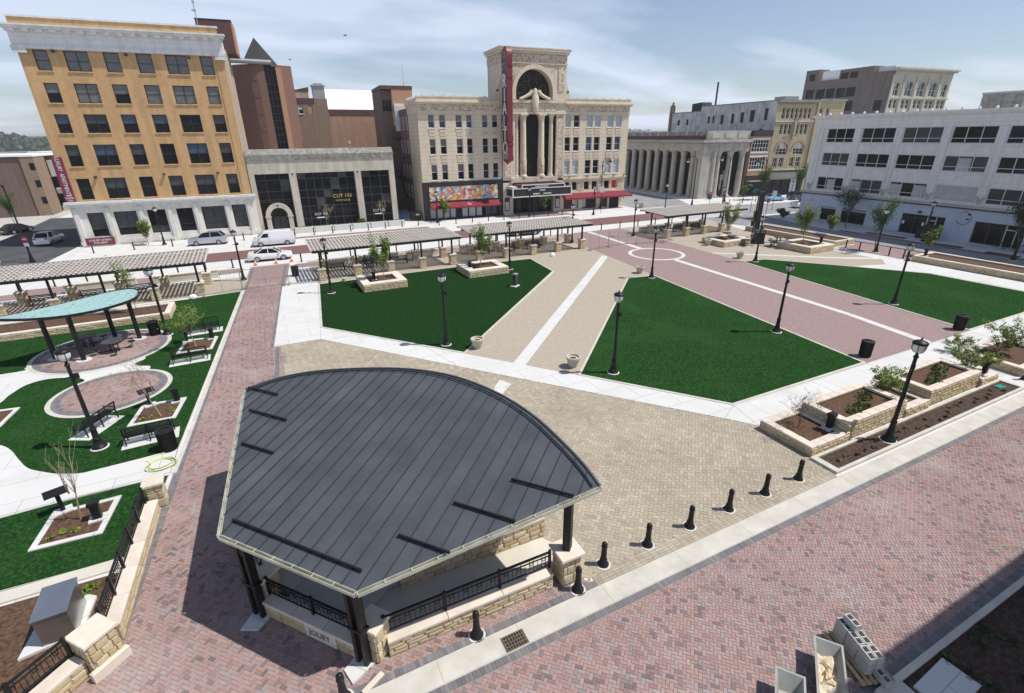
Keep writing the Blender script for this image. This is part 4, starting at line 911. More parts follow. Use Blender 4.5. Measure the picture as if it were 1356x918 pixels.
curtain(cu,15.7,20.05,.12,8.3,(17.0,18.6),(1.6,3.4,4.65,5.8,7.45),.55)
part('ceiling_strip',MB().box(.75,5.28,.3,.5,4.3,4.38),'dark_frame',cu)
ar = MB(); ring(ar,3.05,2.35,1.2,1.85,-.35,.5,n=16); ar.box(1.2,1.85,-.35,.5,0,2.2).box(4.25,4.9,-.35,.5,0,2.2).box(1.1,1.95,-.42,.52,2.2,2.34).box(4.15,5.0,-.42,.52,2.2,2.34)
part('stone_arch',ar,'limestone',cu); part('keystone_rosette',MB().box(2.95,3.15,-.4,-.351,3.75,3.95),'dark_frame',cu)
part('doorway',MB().box(1.86,4.24,.50,.54,.12,4.0),'dark_void',cu)
for x in (2.2,3.1): window(cu,x,x+.8,.3,2.2,.48,(.5,),(.5,),'bronze_frame','grey_glass',.04)
part('base_course',MB().box(6.3,14.75,.2,.56,0,.35).box(15.65,20.1,.2,.56,0,.35),'limestone',cu)
lettering('lettering','CUT 158',.75,cu,(12.55,.42,4.72),(R(90),0,0),'gold',.06); lettering('lettering','CHOP HOUSE',.36,cu,(12.55,.42,4.05),(R(90),0,0),'gold',.05,sx=1.0)
for x in (9.0,17.9): lettering('window_lettering','CUT 158',.5,cu,(x,.47,2.15),(R(90),0,0),'white_paint',.005); part('window_lettering',MB().box(x-.7,x+.5,.465,.472,1.55,1.72),'white_paint',cu)
for ch,x in (('C',3.15),('U',10.55),('G',17.5)): lettering('relief_letter',ch,1.0,cu,(x,-.02,9.2),(R(90),0,0),'relief_stone',.012)
# plant on its roof
for x,y,l,h,lab in ((1.0,90,1.6,.9,'small grey air unit at the left end of the restaurant roof'),(9.3,96,3.0,.9,'long pale air unit in the middle of the restaurant roof'),(15.2,97,1.9,.85,'grey air unit with a vent pipe on the restaurant roof')):
    u = thing('roof_air_unit',lab,'air conditioner',(x-1,y,10.1)); part('casing',MB().cbox(0,l,0,1.2,.15,h+.3,.06),'galvanised',u); part('skid',MB().box(.1,l-.1,.1,1.1,0,.149),'dark_frame',u); part('grille',MB().box(.15,l-.15,-.02,-.001,.3,h),'dark_frame',u)
    if x > 15: part('vent_pipe',MB().lathe([(.16,0),(.16,1.9),(.36,2.0),(.3,2.35),(.05,2.45)],10,1.75,.6),'galvanised',u)
rl = thing('roof_railing','red guard rail along the back of the restaurant roof','railing',(7.0,99,10.1))
part('rail',MB().bar((0,0,1.0),(17,0,.9),.08,.08).bar((0,0,.5),(17,0,.45),.06,.06),'sign_red',rl); part('post',MB().bar((0,0,0),(0,0,1),.08).bar((8,0,0),(8,0,1),.08).bar((17,0,0),(17,0,.95),.08),'sign_red',rl)

# ------------------------------------------------------------------ brick tower with a glass slot and a black pyramid roof
bt_ = thing('brick_tower','rounded brown brick tower with a glass slot and a black pyramid roof','tower',(0,104,0))
P = [(4.6-4.6*math.cos(R(a)),3.4-3.4*math.sin(R(a))) for a in range(0,91,10)]
part('brick_drum',MB().prism([(-4,3.4),(-4,10)]+[(9,10),(9,.9),(7.0,.25),(6.4,.25),(6.4,1.2),(4.61,1.2)]+[(4.6,0)]+[(4.6-6.6*math.sin(R(a)),8.2-8.2*math.cos(R(a))) for a in (10,20,30,40,50,60,70)],0,24.6),'tower_brick',bt_)
for z in (14.2,16.9,19.6,22.2): part('joint_band',MB().prism([(4.6,-.02),(4.6,.05)]+[(4.6-6.55*math.sin(R(a)),8.2-8.17*math.cos(R(a))) for a in (60,40,20,10)]+[(4.6-6.62*math.sin(R(a)),8.2-8.23*math.cos(R(a))) for a in (10,20,40,60)][::1][::-1][::-1],z,z+.06),'brown_brick',bt_)
gs = MB().box(4.62,6.38,.9,.95,9,24.3).build('glass_slot','dark_glass',bt_)
f = MB()
for x in (4.65,5.2,5.8,6.35): f.box(x-.04,x+.04,.82,.9,9,24.3)
for k in range(13): f.box(4.69,6.31,.83,.899,10.2+k*1.15,10.28+k*1.15)
part('glazing_bars',f,'bronze_frame',bt_)
part('orange_brick_pier',MB().box(6.42,7.25,-.02,1.0,0,24.2),'orange_brick',bt_)
part('pyramid_roof',MB().add([(1.9,.3,25.4),(7.3,.3,24.0),(7.3,7,25.4),(1.9,7,25.4),(4.0,3.0,28.9)],[(0,1,4),(1,2,4),(2,3,4),(3,0,4),(3,2,1,0)]),'pyramid_glass',bt_)
part('cornice_tube',MB().tube([(-.6,.1,25.0),(5.9,.0,24.9)],.38,12),'galvanised',bt_,True)
# ------------------------------------------------------------------ old brick theatre flank behind with a white roof
bb = thing('old_brick_building','old patched brick building with bricked windows and a long white roof','brick building',(8.2,118,0))
mb = holed(MB(),0,7.8,0,20.45,[(2.05,3.0,17.6,19.3),(3.9,4.8,17.6,19.3)],0,.2).quad((7.8,0,0),(7.8,.3,0),(7.8,.3,20.4),(7.8,0,20.4))
part('wall',mb,'aged_brick',bb); part('theatre_wall',MB().box(7.81,20.2,.0,20,0,17.3),'red_aged_brick',bb); part('body',MB().box(0,7.7,.3,20,0,20.4),'aged_brick',bb); part('parapet_band',MB().box(-.02,5.3,-.04,.3,19.45,20.5).box(7.85,20.2,-.04,.3,17.3,18.5),'maroon_paint',bb)
window(bb,2.05,3.0,17.6,19.3,.18,(),(.5,),'white_frame','dark_glass',.1,'limestone',.1,'pale_blind'); part('boarded_window',MB().box(3.92,4.78,.1,.2,17.62,19.28),'timber',bb)
for z in (12.2,13.2): window(bb,1.0,1.9,z,z+.6,.05,(),(),'white_frame','dark_glass',.1)
part('roof',MB().add([(7.9,.3,18.55),(20.3,.3,18.55),(20.3,9,22.9),(7.9,9,22.9),(7.9,.3,18.4),(20.3,.3,18.4),(20.3,9,18.4),(7.9,9,18.4)],[(0,1,2,3),(1,0,4,5),(2,1,5,6),(3,2,6,7),(0,3,7,4)]),'roof_white',bb)
part('stair_house',MB().box(1.95,4.75,3,6,20.4,22.0),'pink_stucco',bb); part('stair_house_roof',MB().add([(1.85,2.9,22.0),(4.85,2.9,22.0),(4.85,6.1,22.0),(1.85,6.1,22.0),(1.85,2.9,22.1),(4.85,2.9,22.75),(4.85,6.1,22.75),(1.85,6.1,22.1)],[(3,2,1,0),(4,5,6,7),(0,1,5,4),(1,2,6,5),(2,3,7,6),(3,0,4,7)]),'maroon_paint',bb)
part('vent_stack',MB().box(5.35,7.6,.1,2,19.3,22.7),'galvanised',bb); part('vent_hood',MB().box(5.15,7.8,-.1,2.2,22.701,22.95).box(5.7,7.3,.2,1.7,22.951,23.25),'galvanised',bb)
fe = thing('fire_escape','black iron fire escape landing between the old brick building and the theatre','fire escape',(26.6,116,11.5))
part('landing',MB().box(-.2,2.2,0,1.2,2.4,2.5),'dark_frame',fe)
for x in (0,1,2): part('post',MB().bar((x,0,0),(x,0,3.6),.07),'dark_frame',fe)
part('rail',MB().bar((-.2,0,3.6),(2.2,0,3.6),.07).bar((-1,0,2.6),(2.2,0,3.9),.06).bar((0,0,1.2),(2,0,2.4),.08),'dark_frame',fe)
# ------------------------------------------------------------------ the theatre
ri = facade('theatre_building','cream terracotta theatre with a tall arched centre, columns and red awnings','theatre',(24.42,82.94),-3.4)
lp = [(1.67,2.67),(3.47,4.49),(6.2,7.28),(8.0,9.0),(10.73,11.73),(12.49,13.5)]
rp_ = [(26.1,27.35),(27.94,29.15),(30.56,31.82),(32.25,33.5),(34.9,36.2),(36.68,37.95)]
RW = [(14.35,16.3),(10.4,12.75),(6.4,8.85)]
mz = [(26.45,27.5),(28.0,29.05),(30.55,31.68),(32.23,33.4),(34.91,36.13),(36.6,37.77)]
mb = holed(MB(),0,14.15,6.11,16.6,[(a,b,c,d) for a,b in lp for c,d in RW],0,.3)
part('wall',mb.box(0,.3,.31,7,0,18.2),'cream_terracotta',ri); mb = MB()
holed(mb,25.9,39.5,5.9,16.6,[(a,b,c,d) for a,b in rp_ for c,d in RW],0,.3)
holed(mb,25.9,39.5,3.3,5.55,[(a,b,3.6,5.1) for a,b in mz],0,.3)
mb.box(39.2,39.5,.31,32,0,18.2)
part('rear_wall',MB().box(.3,39.2,31.7,32,0,17),'brown_brick',ri)
part('wall',mb,'cream_terracotta',ri)
part('alley_wall',MB().box(.02,.3,7.001,32,0,17.5),'brown_brick',ri)
for k in range(7):
    for z in (3.6,7.4,10.9,14.4): window(ri,0,0,0,0,0) if False else None
part('roof',MB().box(.3,39.2,.3,31.7,17,17.4),'roof_grey',ri)
for j,(c,d) in enumerate(RW):
    for k,(a,b) in enumerate(lp):
        top = 'grey_glass' if (j > 0 and k < 3) or (j == 0) else 'dark_glass'
        low = 'blue_glass' if j == 0 and k < 5 else 'dark_glass'
        window(ri,a,b,c,d,.28,(),(.5,),'white_frame',low,.07,'white_trim',.1,'blind' if top == 'grey_glass' else 'dark_glass')
    for k,(a,b) in enumerate(rp_):
        pb = (j == 0 and k not in (1,)) or (j == 2 and k in (0,1,4,5))
        window(ri,a,b,c,d,.28,(),(.5,),'white_frame','pale_blind' if pb else ('blue_glass' if (k+j)%3 == 0 else 'dark_glass'),.07,'white_trim',.1)
for k,(a,b) in enumerate(mz[0:]):
    if k == 0: window(ri,a,b,3.6,5.1,.28,(),(),'cream_trim','dark_glass',.07); continue
    window(ri,a,b,3.6,5.1,.28,(),(),'cream_trim','dark_glass' if k < 5 else 'stop_red',.07)
# ornamental spandrels under the windows, one per opening
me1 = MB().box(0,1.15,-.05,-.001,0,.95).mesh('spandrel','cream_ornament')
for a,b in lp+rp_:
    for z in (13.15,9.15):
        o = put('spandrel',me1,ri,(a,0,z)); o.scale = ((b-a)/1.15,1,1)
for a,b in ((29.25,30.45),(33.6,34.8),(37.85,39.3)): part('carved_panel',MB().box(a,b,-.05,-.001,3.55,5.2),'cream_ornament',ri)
for (a,b) in ((0,14.15),(25.9,39.5)):
    part('frieze',MB().box(a,b,-.14,.3,16.78,17.75),'cream_ornament',ri)
    part('architrave',MB().box(a,b+(.1 if b > 30 else 0),-.22,.3,16.5,16.779),'cream_trim',ri)
    cm = MB().box(a-(.25 if a == 0 else 0),b+(.25 if b > 30 else 0),-.5,.3,17.751,18.0).box(a-(.4 if a == 0 else 0),b+(.4 if b > 30 else 0),-.7,.3,18.001,18.18)
    part('cornice',cm,'cream_trim',ri); part('parapet',MB().box(a,b,-.25,.2,18.181,18.75).box(a-.05,b+.05,-.32,.27,18.751,18.9),'cream_trim',ri)
    for k in range(8): part('crest_knob',MB().box(a+.8+k*1.72,a+1.05+k*1.72,-.25,0,18.901,19.06),'cream_trim',ri)
part('side_cornice',MB().box(-.4,-.001,0,7.2,17.75,18.18).box(-.14,-.001,0,7,16.5,17.749).box(39.501,39.9,0,30,17.75,18.18),'cream_trim',ri)
for k in range(6): part('crest_ball',MB().lathe([(.05,0),(.22,.15),(.22,.3),(.05,.45)],8,.1,1.1+k*1.15).xf(Matrix.Translation((0,0,18.5))),'white_trim',ri)
part('side_parapet',MB().box(.0,.25,.3,7,18.2,18.5),'cream_trim',ri)
part('belt_course',MB().box(25.9,39.6,-.3,-.001,5.55,5.9).box(25.9,39.6,-.16,-.002,3.1,3.29),'cream_trim',ri)
me = MB().box(-.14,.14,-.6,-.31,0,.28).mesh('floodlight','stone_core')
for x in (27.2,31.0,34.0,36.8,39.0): put('floodlight',me,ri,(x,0,5.92))
# side windows on the alley
for k,y in enumerate((1.2,2.9,4.6)):
    for z in (6.4,10.4,14.3):
        s_ = window(ri,0,1.0,z,z+2.1,.09,(),(.5,),'cream_trim','dark_glass',.08); s_.location = (-.02,y+1,z); s_.rotation_euler = (0,0,R(-90))
for k in range(8):
    for z in (3,6.4,10.4,14.2):
        s_ = window(ri,0,1.0,z,z+2.1,.09,(),(.5,),'white_trim','dark_glass',.08); s_.location = (-.02,9+k*2.7,z); s_.rotation_euler = (0,0,R(-90))
part('fire_stair',MB().bar((-.9,8.5,3),(-.9,14,6.4),.12,.3).bar((-.9,14,6.4),(-.9,8.5,9.8),.12,.3).bar((-.9,8.5,9.8),(-.9,14,13),.12,.3).box(-1.3,-.1,13.5,17,6.3,6.4).box(-1.3,-.1,8,9,9.7,9.8).box(-1.3,-.1,13.5,17,12.9,13.0).box(-1.3,-1.2,8,17,13.9,14.0).box(-1.3,-1.2,8,17,10.8,10.9).box(-1.3,-1.2,8,17,7.3,7.4),'dark_frame',ri)
# tall centre
T0,T1 = 14.15,26.05
ct_ = MB(); arch_sheet(ct_,16.0,24.2,18.6,24.1,20.0,3.4,19.75,-.3,1.2,26)
holed(ct_,T0,16.0,5.9,25.3,[],-.3); holed(ct_,24.2,T1,5.9,25.3,[],-.3); holed(ct_,16.0,24.2,24.1,25.3,[],-.3)
ct_.box(T0,T0+.3,-.29,6,18,25.9).box(T1-.3,T1,-.29,6,18,25.9).box(T0,T1,5.7,6,17,25.9)
part('tower_wall',ct_,'cream_trim',ri)
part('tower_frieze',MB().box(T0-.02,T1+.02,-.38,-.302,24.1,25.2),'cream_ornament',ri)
part('tower_side_frieze',MB().box(T0-.12,T0-.001,-.3,6,23.9,25.2),'cream_ornament',ri)
part('tower_cornice',MB().box(T0-.25,T1+.25,-.65,6.2,25.3,25.65).box(T0-.5,T1+.45,-.95,6.4,25.651,25.95).box(T0-.55,T1+.5,-1.0,6.5,25.951,26.1),'cream_trim',ri)
part('tower_moulding',MB().box(T0-.1,T1+.1,-.5,-.303,23.85,24.09),'cream_trim',ri)
ar = MB(); ring(ar,20.0,19.75,3.4,4.05,-.55,-.302,n=28); ar.box(15.95,16.6,-.55,-.302,18.65,19.74).box(23.4,24.05,-.55,-.302,18.65,19.74); part('arch_moulding',ar,'cream_trim',ri)
sp_ = MB()
for sx,xa,xb in ((1,16.0,20),(-1,20,24.2)):
    pts = [(20-4.1*math.cos(R(a)),19.75+4.1*math.sin(R(a))) for a in (range(20,80,10) if sx > 0 else range(100,170,10))]
    sp_.xz(([(16.05,23.8)]+pts if sx > 0 else [(23.95,23.8)]+pts)+([(19.3,23.85)] if sx > 0 else []),-.36,-.303)
part('arch_spandrel',sp_,'cream_ornament',ri)
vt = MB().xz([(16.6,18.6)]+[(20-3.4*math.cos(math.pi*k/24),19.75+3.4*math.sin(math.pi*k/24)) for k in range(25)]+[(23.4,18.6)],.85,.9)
part('arch_vault',vt,'dark_void',ri)
hx = MB()
for i,(x,z,r_) in enumerate(((18.2,20.3,.75),(20.2,21.1,.85),(22.1,20.3,.7),(19.0,21.9,.6),(21.3,22.2,.55),(17.5,19.2,.5),(20.2,19.3,.7),(22.6,19.2,.5))):
    for k in range(6):
        a,b = R(60*k),R(60*k+60); hx.bar((x+r_*math.cos(a),.84,z+r_*math.sin(a)),(x+r_*math.cos(b),.82,z+r_*math.sin(b)),.06,.06)
part('coffer',hx,'brown_brick',ri)
part('carved_pilaster',MB().box(24.5,25.55,-.42,-.302,20.0,23.6),'cream_ornament',ri)
part('carved_pilaster',MB().box(24.4,25.7,-.42,-.302,6.4,16.4),'cream_ornament',ri); part('carved_pilaster',MB().box(14.45,15.6,-.42,-.302,6.4,16.4),'cream_ornament',ri)
for xx in ((24.3,24.42),(25.6,25.75)): part('pilaster_edge',MB().box(*xx,-.46,-.302,6.3,16.4),'cream_trim',ri)
part('scroll_bracket',MB().xz([(26.05,18.9),(26.7,18.9),(26.75,19.6),(26.4,20.6),(26.1,21.6)],-.2,.6),'cream_trim',ri); part('scroll_bracket',MB().xz([(14.15,18.9),(13.2,18.9),(13.1,19.8),(13.7,20.8),(14.1,21.9)],-.2,.6),'cream_trim',ri)
for x in (13.45,26.45): part('scroll_eye',MB().lathe([(.2,0),(.2,.06)],10).xf(Matrix.Translation((x,-.2,19.9))@Matrix.Rotation(R(90),4,'X')),'dark_frame',ri)
part('entablature',MB().box(14.15,26.05,-.6,.3,16.4,16.75).box(14.2,26.0,-.45,.3,16.751,18.1).box(14.1,26.1,-.75,.3,18.101,18.55),'cream_trim',ri)
part('entablature_frieze',MB().box(15.8,24.2,-.52,-.451,16.85,18.0),'cream_ornament',ri)
# cartouche and broken pediment
cg = MB().lathe([(.1,-1.7),(.45,-1.4),(.62,-.6),(.7,.2),(.6,.9),(.35,1.4),(.42,1.7),(.2,2.05),(.02,2.1)],14,0,0,sq=.55).xf(Matrix.Translation((20.0,-.75,18.2)))
part('cartouche',cg,'cream_trim',ri,True)
for sx in (-1,1):
    s_ = MB()
    pts = [(20+sx*(.6+2.2*t),-.72,19.9-1.25*t**.55) for t in (0,.12,.3,.5,.75,1)]
    s_.tube(pts,[.30,.34,.30,.26,.24,.22],8); part('scroll',s_,'cream_trim',ri,True)
    part('scroll_volute',MB().lathe([(.3,0),(.3,.3)],12).xf(Matrix.Translation((20+sx*.75,-.62,19.75))@Matrix.Rotation(R(90),4,'X')),'cream_trim',ri)
part('swag',MB().tube([(20.5+.5*math.cos(R(a)),-.8,17.2+.6*math.sin(R(a))) for a in range(180,361,20)],.14,6),'cream_trim',ri,True) if False else None
# column hall
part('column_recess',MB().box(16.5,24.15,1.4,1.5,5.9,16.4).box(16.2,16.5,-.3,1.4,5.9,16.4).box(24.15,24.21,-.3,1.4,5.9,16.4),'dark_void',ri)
part('balcony_base',MB().box(15.6,24.6,-.7,1.4,5.5,6.3),'cream_trim',ri); part('recess_side',MB().box(15.6,16.5,-.302,-.2,6.3,16.4),'cream_trim',ri)
def column(parent,x,y,z0,z1,r,m,half=False,name='column',n=16):
    h = z1-z0
    prof = [(r*1.35,0),(r*1.35,.18),(r*1.2,.2),(r*1.25,.32),(r*1.03,.4),(r,.5),(r*.99,h*.3),(r*.86,h-1.05),(r*.95,h-1.02),(r*.9,h-.95),(r*.98,h-.85),(r*1.0,h-.6),(r*1.16,h-.26),(r*1.2,h-.2)]
    o = MB().lathe(prof,n,x,y).box(x-r*1.22,x+r*1.22,y-r*1.22,y+r*1.22,h-.199,h).xf(Matrix.Translation((0,0,z0))).build(name,m,parent,True)
    return o
for x in (18.05,21.5): 
    cl = column(ri,x,-.05,6.3,16.4,.58,'cream_trim'); part('carved_drum',MB().lathe([(.6,7.0),(.63,7.1),(.63,9.2),(.6,9.3)],16,x,-.05),'cream_ornament',cl,True)
for x in (16.85,23.5): column(ri,x,.15,6.3,16.4,.42,'cream_trim')
# entrance
part('entrance_wall',MB().box(14.15,16.0,-.3,.6,0,5.5).box(24.1,26.05,-.3,.6,0,5.5).box(16.0,24.1,.5,.6,3.6,5.5),'cream_trim',ri)
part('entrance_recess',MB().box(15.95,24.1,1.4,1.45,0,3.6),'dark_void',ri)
for k in range(7): window(ri,16.1+k*1.13,17.15+k*1.13,.05,2.5,1.35,(),(.42,),'dark_frame','grey_glass' if k%3 == 1 else 'dark_glass',.09,name='door')
for x in (14.75,24.75): p_ = part('poster_case',MB().box(x-.4,x+.55,-.42,-.302,.7,3.0),'sign_dark_red',ri); MB().box(x-.3,x+.45,-.43,-.421,.85,2.3).build('poster','pale_blind',p_)
mq = part('marquee',MB().box(14.7,26.2,-3.2,-.31,3.2,3.42).box(14.72,26.15,-3.15,-.32,3.421,4.75).box(15.9,24.7,-3.15,-.33,4.751,5.3),'sign_dark_red',ri)
MB().box(14.66,26.2,-3.27,-3.201,3.25,3.42).box(14.66,26.2,-3.27,-3.151,4.62,4.76).box(14.66,14.85,-3.27,-3.151,3.421,4.619).box(26.0,26.2,-3.27,-3.151,3.421,4.619).box(16.4,24.75,-3.27,-3.151,5.18,5.32).box(16.4,16.56,-3.27,-3.151,4.761,5.179).box(24.6,24.75,-3.27,-3.151,4.761,5.179).box(14.64,14.699,-3.15,-.4,3.25,3.42).box(14.64,14.699,-3.15,-.4,4.6,4.76).box(14.64,14.699,-.55,-.4,3.421,4.599).build('marquee_border','white_frame',mq)
MB().box(14.86,25.99,-3.2,-3.152,3.43,4.61).box(16.57,24.59,-3.2,-3.152,4.77,5.17).box(14.66,14.719,-3.1,-.56,3.43,4.59).build('letter_board','black_panel',mq)
for x0,x1,z in ((19.0,21.6,4.86),(19.9,21.0,4.2),(18.6,20.0,3.62),(20.6,22.3,3.62)):
    tx = MB(); x = x0
    while x < x1-.2: tx.box(x,x+.16,-3.21,-3.2,z,z+.22); x += .26
    tx.build('board_letters','white_paint',mq)
for a,b in ((15.6,1.2),(20,.6),(23,.6)): MB().bar((a,-.3,6.2),(a+b*.4,-2.6,5.1),.05).build('stay_rod','dark_frame',mq)
MB().box(14.8,15.85,-2.9,-.4,4.755,5.0).build('roof_cover','white_trim',mq)
# black shop front at the left with mural panel and awning
sf = part('shop_front',holed(MB(),-.05,14.1,0,6.1,[(.9,13.2,.15,2.75)],-.2,.5).quad((-.05,.3,0),(-.05,-.2,0),(-.05,-.2,6.1),(-.05,.3,6.1)).quad((-.05,-.2,6.1),(14.1,-.2,6.1),(14.1,.3,6.1),(-.05,.3,6.1)),'black_panel',ri)
for k,(a,b) in enumerate(((.95,2.0),(2.1,3.2),(3.3,4.4),(4.5,5.5),(6.6,7.7),(7.8,9.1),(9.2,10.3),(10.9,12.0),(12.1,13.15))): window(sf,a,b,.2,2.7,.25,(),(),'dark_frame','pale_blind' if k < 7 else 'blue_glass',.05)
window(sf,5.55,6.5,.16,2.7,.28,(),(.8,),'dark_frame','dark_glass',.07,name='door')
aw = part('awning',MB().add([(.9,-.2,2.85),(13.2,-.2,2.85),(13.2,-1.5,2.15),(.9,-1.5,2.15),(.9,-1.5,1.92),(13.2,-1.5,1.92),(.9,-.2,2.7),(13.2,-.2,2.7)],[(3,2,1,0),(4,5,2,3),(0,6,4,3),(7,1,2,5),(6,7,5,4)]),'maroon_canvas',sf)
lettering('lettering','The',.42,aw,(7.6,-1.05,2.46),(R(55),0,0),'white_paint',.005)
mf = part('mural_frame',MB().box(.9,13.2,-.3,-.201,3.02,3.12).box(.9,13.2,-.3,-.201,5.4,5.5),'dark_frame',sf)
mm = bpy.data.materials.new('mural_paint'); mm.use_nodes = True; nt = mm.node_tree; N = nt.nodes; L = nt.links; b = N['Principled BSDF']; b.inputs['Roughness'].default_value = .5
tcn = N.new('ShaderNodeTexCoord'); v1 = N.new('ShaderNodeTexVoronoi'); v1.inputs['Scale'].default_value = 2.6; dn = N.new('ShaderNodeTexNoise'); dn.inputs['Scale'].default_value = 1.1; dn.inputs['Detail'].default_value = 4; L.new(tcn.outputs['Object'],dn.inputs['Vector']); dm = N.new('ShaderNodeVectorMath'); dm.operation = 'MULTIPLY_ADD'; dm.inputs[1].default_value = (1.6,1.6,1.6); L.new(dn.outputs['Color'],dm.inputs[0]); L.new(tcn.outputs['Object'],dm.inputs[2]); L.new(dm.outputs[0],v1.inputs['Vector'])
sx_ = N.new('ShaderNodeSeparateColor'); L.new(v1.outputs['Color'],sx_.inputs[0]); rp2 = N.new('ShaderNodeValToRGB'); rp2.color_ramp.interpolation = 'CONSTANT'
pal = [(.55,.20,.06),(.75,.42,.14),(.12,.33,.62),(.80,.70,.52),(.62,.16,.10),(.30,.55,.72),(.05,.09,.30),(.72,.55,.30),(.35,.2,.13)]
e = rp2.color_ramp.elements
e[0].color = (*pal[0],1); e[0].position = 0; e[1].position = 1/9; e[1].color = (*pal[1],1)
for i in range(2,9): q = e.new(i/9); q.color = (*pal[i],1)
L.new(sx_.outputs[0],rp2.inputs[0]); nz = N.new('ShaderNodeTexNoise'); nz.inputs['Scale'].default_value = 2.2; nz.inputs['Detail'].default_value = 6; L.new(tcn.outputs['Object'],nz.inputs['Vector'])
mxx = N.new('ShaderNodeMix'); mxx.data_type = 'RGBA'; mxx.blend_type = 'OVERLAY'; mxx.inputs['Factor'].default_value = .7; L.new(rp2.outputs[0],mxx.inputs['A']); L.new(nz.outputs['Color'],mxx.inputs['B']); L.new(mxx.outputs['Result'],b.inputs['Base Color']); M['mural_paint'] = mm
part('mural',MB().box(.97,13.1,-.26,-.205,3.13,5.39),'mural_paint',sf)
# right hand shops and awning
rs = part('shop_wall',holed(MB(),25.9,39.5,0,3.1,[(26.3,28.2,.3,2.6),(28.5,29.5,.3,2.6),(30.3,33.4,.2,2.6),(34.6,35.9,.2,2.6)],-.05,.4),'cream_trim',ri)
for a,b,p in ((26.3,28.2,'sign_dark_red'),(28.5,29.5,'pale_blind'),(30.3,31.3,'pale_blind'),(31.35,32.35,'dark_glass'),(32.4,33.4,'dark_glass'),(34.6,35.9,'grey_glass')): window(rs,a,b,.3,2.6,.3,(.5,) if b-a > 1.2 else (),(),'dark_frame',p,.06)
part('arcade_opening',MB().box(36.3,38.4,-.08,-.051,0,2.3),'dark_void',rs)
part('awning',MB().add([(25.7,-.1,3.1),(39.6,-.1,3.1),(40.3,-1.9,2.4),(25.7,-1.9,2.4),(25.7,-1.9,2.15),(40.3,-1.9,2.15),(25.7,-.1,2.9),(39.6,-.1,2.9)],[(3,2,1,0),(4,5,2,3),(0,6,4,3),(7,1,2,5),(6,7,5,4)]),'maroon_canvas',rs)
# blade sign
bs = thing('blade_sign','tall red vertical sign reading RIALTO on the theatre front','sign',(24.42+14.55*math.cos(R(-3.4)),82.94+14.55*math.sin(R(-3.4)),0),R(-3.4))
part('sign_body',MB().box(-.42,.42,-2.9,-.7,9.3,24.4),'sign_red',bs)
tp = MB(); hp = [(-2.9,24.4),(-.7,24.4)]+[(-1.8+1.1*math.cos(R(a)),24.4+1.5*math.sin(R(a))) for a in range(15,180,15)]
part('sign_crown',MB().add([(-.42,y,z) for y,z in hp]+[(.42,y,z) for y,z in hp],[tuple(range(len(hp)))[::-1],tuple(range(len(hp),2*len(hp)))]+[(i,(i+1)%len(hp),(i+1)%len(hp)+len(hp),i+len(hp)) for i in range(len(hp))]),'sign_red',bs)
part('letter_field',MB().box(-.46,-.421,-2.62,-.98,10.9,24.2),'sign_dark_red',bs)
part('sign_border',MB().box(-.5,-.421,-2.9,-2.62,10.6,24.3).box(-.5,-.421,-.98,-.7,10.6,24.3).box(-.5,-.421,-2.619,-.981,22.5,22.9).box(-.5,-.421,-2.619,-.981,23.3,23.6),'sign_dark_red',bs)
for k in range(2): part('neon_tube',MB().box(-.52,-.501,-2.86,-2.84,10.7,24.2).box(-.52,-.501,-.76,-.74,10.7,24.2) if k == 0 else MB().tube([(-.52,-1.8+.95*math.cos(R(a)),23.0+.55*math.sin(R(a))) for a in range(0,181,15)],.06,6).tube([(-.52,-1.8+.75*math.cos(R(a)),22.6+.5*math.sin(R(a))) for a in range(0,181,15)],.05,6),'galvanised',bs)
for k,ch in enumerate('RIALTO'): lettering('letter',ch,2.75,bs,(-.52,-1.8,21.05-k*1.98),(R(90),0,R(-90)),'white_paint',.06,sx=.95)
part('foot_panel',MB().box(-.5,-.421,-2.8,-.8,9.45,10.5),'galvanised',bs)
for za,zb in ((9.2,9.9),(11.6,12.0),(12.3,13.1),(21.5,21.65),(23.2,23.35)): part('edge_band',MB().box(-.47,.47,-3.0,-2.901,za,zb),'maroon_canvas',bs)
part('sign_tail',MB().add([(-.42,-2.9,9.3),(.42,-2.9,9.3),(.42,-.7,9.3),(-.42,-.7,9.3),(0,-1.3,8.5)],[(0,1,4),(1,2,4),(2,3,4),(3,0,4)]),'sign_red',bs)
for z in (10.5,15,20,23): part('wall_bracket',MB().bar((0,-.7,z),(0,-.3,z),.12),'dark_frame',bs)
# brick house at the back of the theatre
rb = thing('stage_house','brown brick block with a white framed bay behind the theatre','brick building',(22.6,99,0),R(-3.4))
part('wall',MB().box(0,4.4,0,9,0,20.8),'brown_brick',rb); part('front_wall',MB().box(1.9,5.6,-1.0,-.001,15,20.9),'orange_brick',rb); part('parapet_band',MB().box(-.05,5.65,-1.05,9.05,20.901,21.5),'maroon_paint',rb)
for k in range(3): window(rb,.3+k*.52,.7+k*.52,17.4,19.2,.02,(),(.5,),'dark_frame','dark_glass',.05)
part('white_bay',MB().box(2.1,4.0,-1.3,-1.001,14.0,18.6),'white_trim',rb)
for x in (2.2,3.1): 
    for z in (16.4,17.4): window(rb,x,x+.7,z,z+.8,-1.25,(.5,),(),'white_frame','pale_blind',.06)
am = thing('roof_antenna','thin whip antenna above the brown brick block','antenna',(27.2,99.5,21.4)); part('whip',MB().tube([(0,0,0),(0,0,3.9)],[.05,.02],5),'galvanised',am); part('knob',MB().lathe([(.02,2.4),(.1,2.5),(.02,2.6)],6),'galvanised',am)

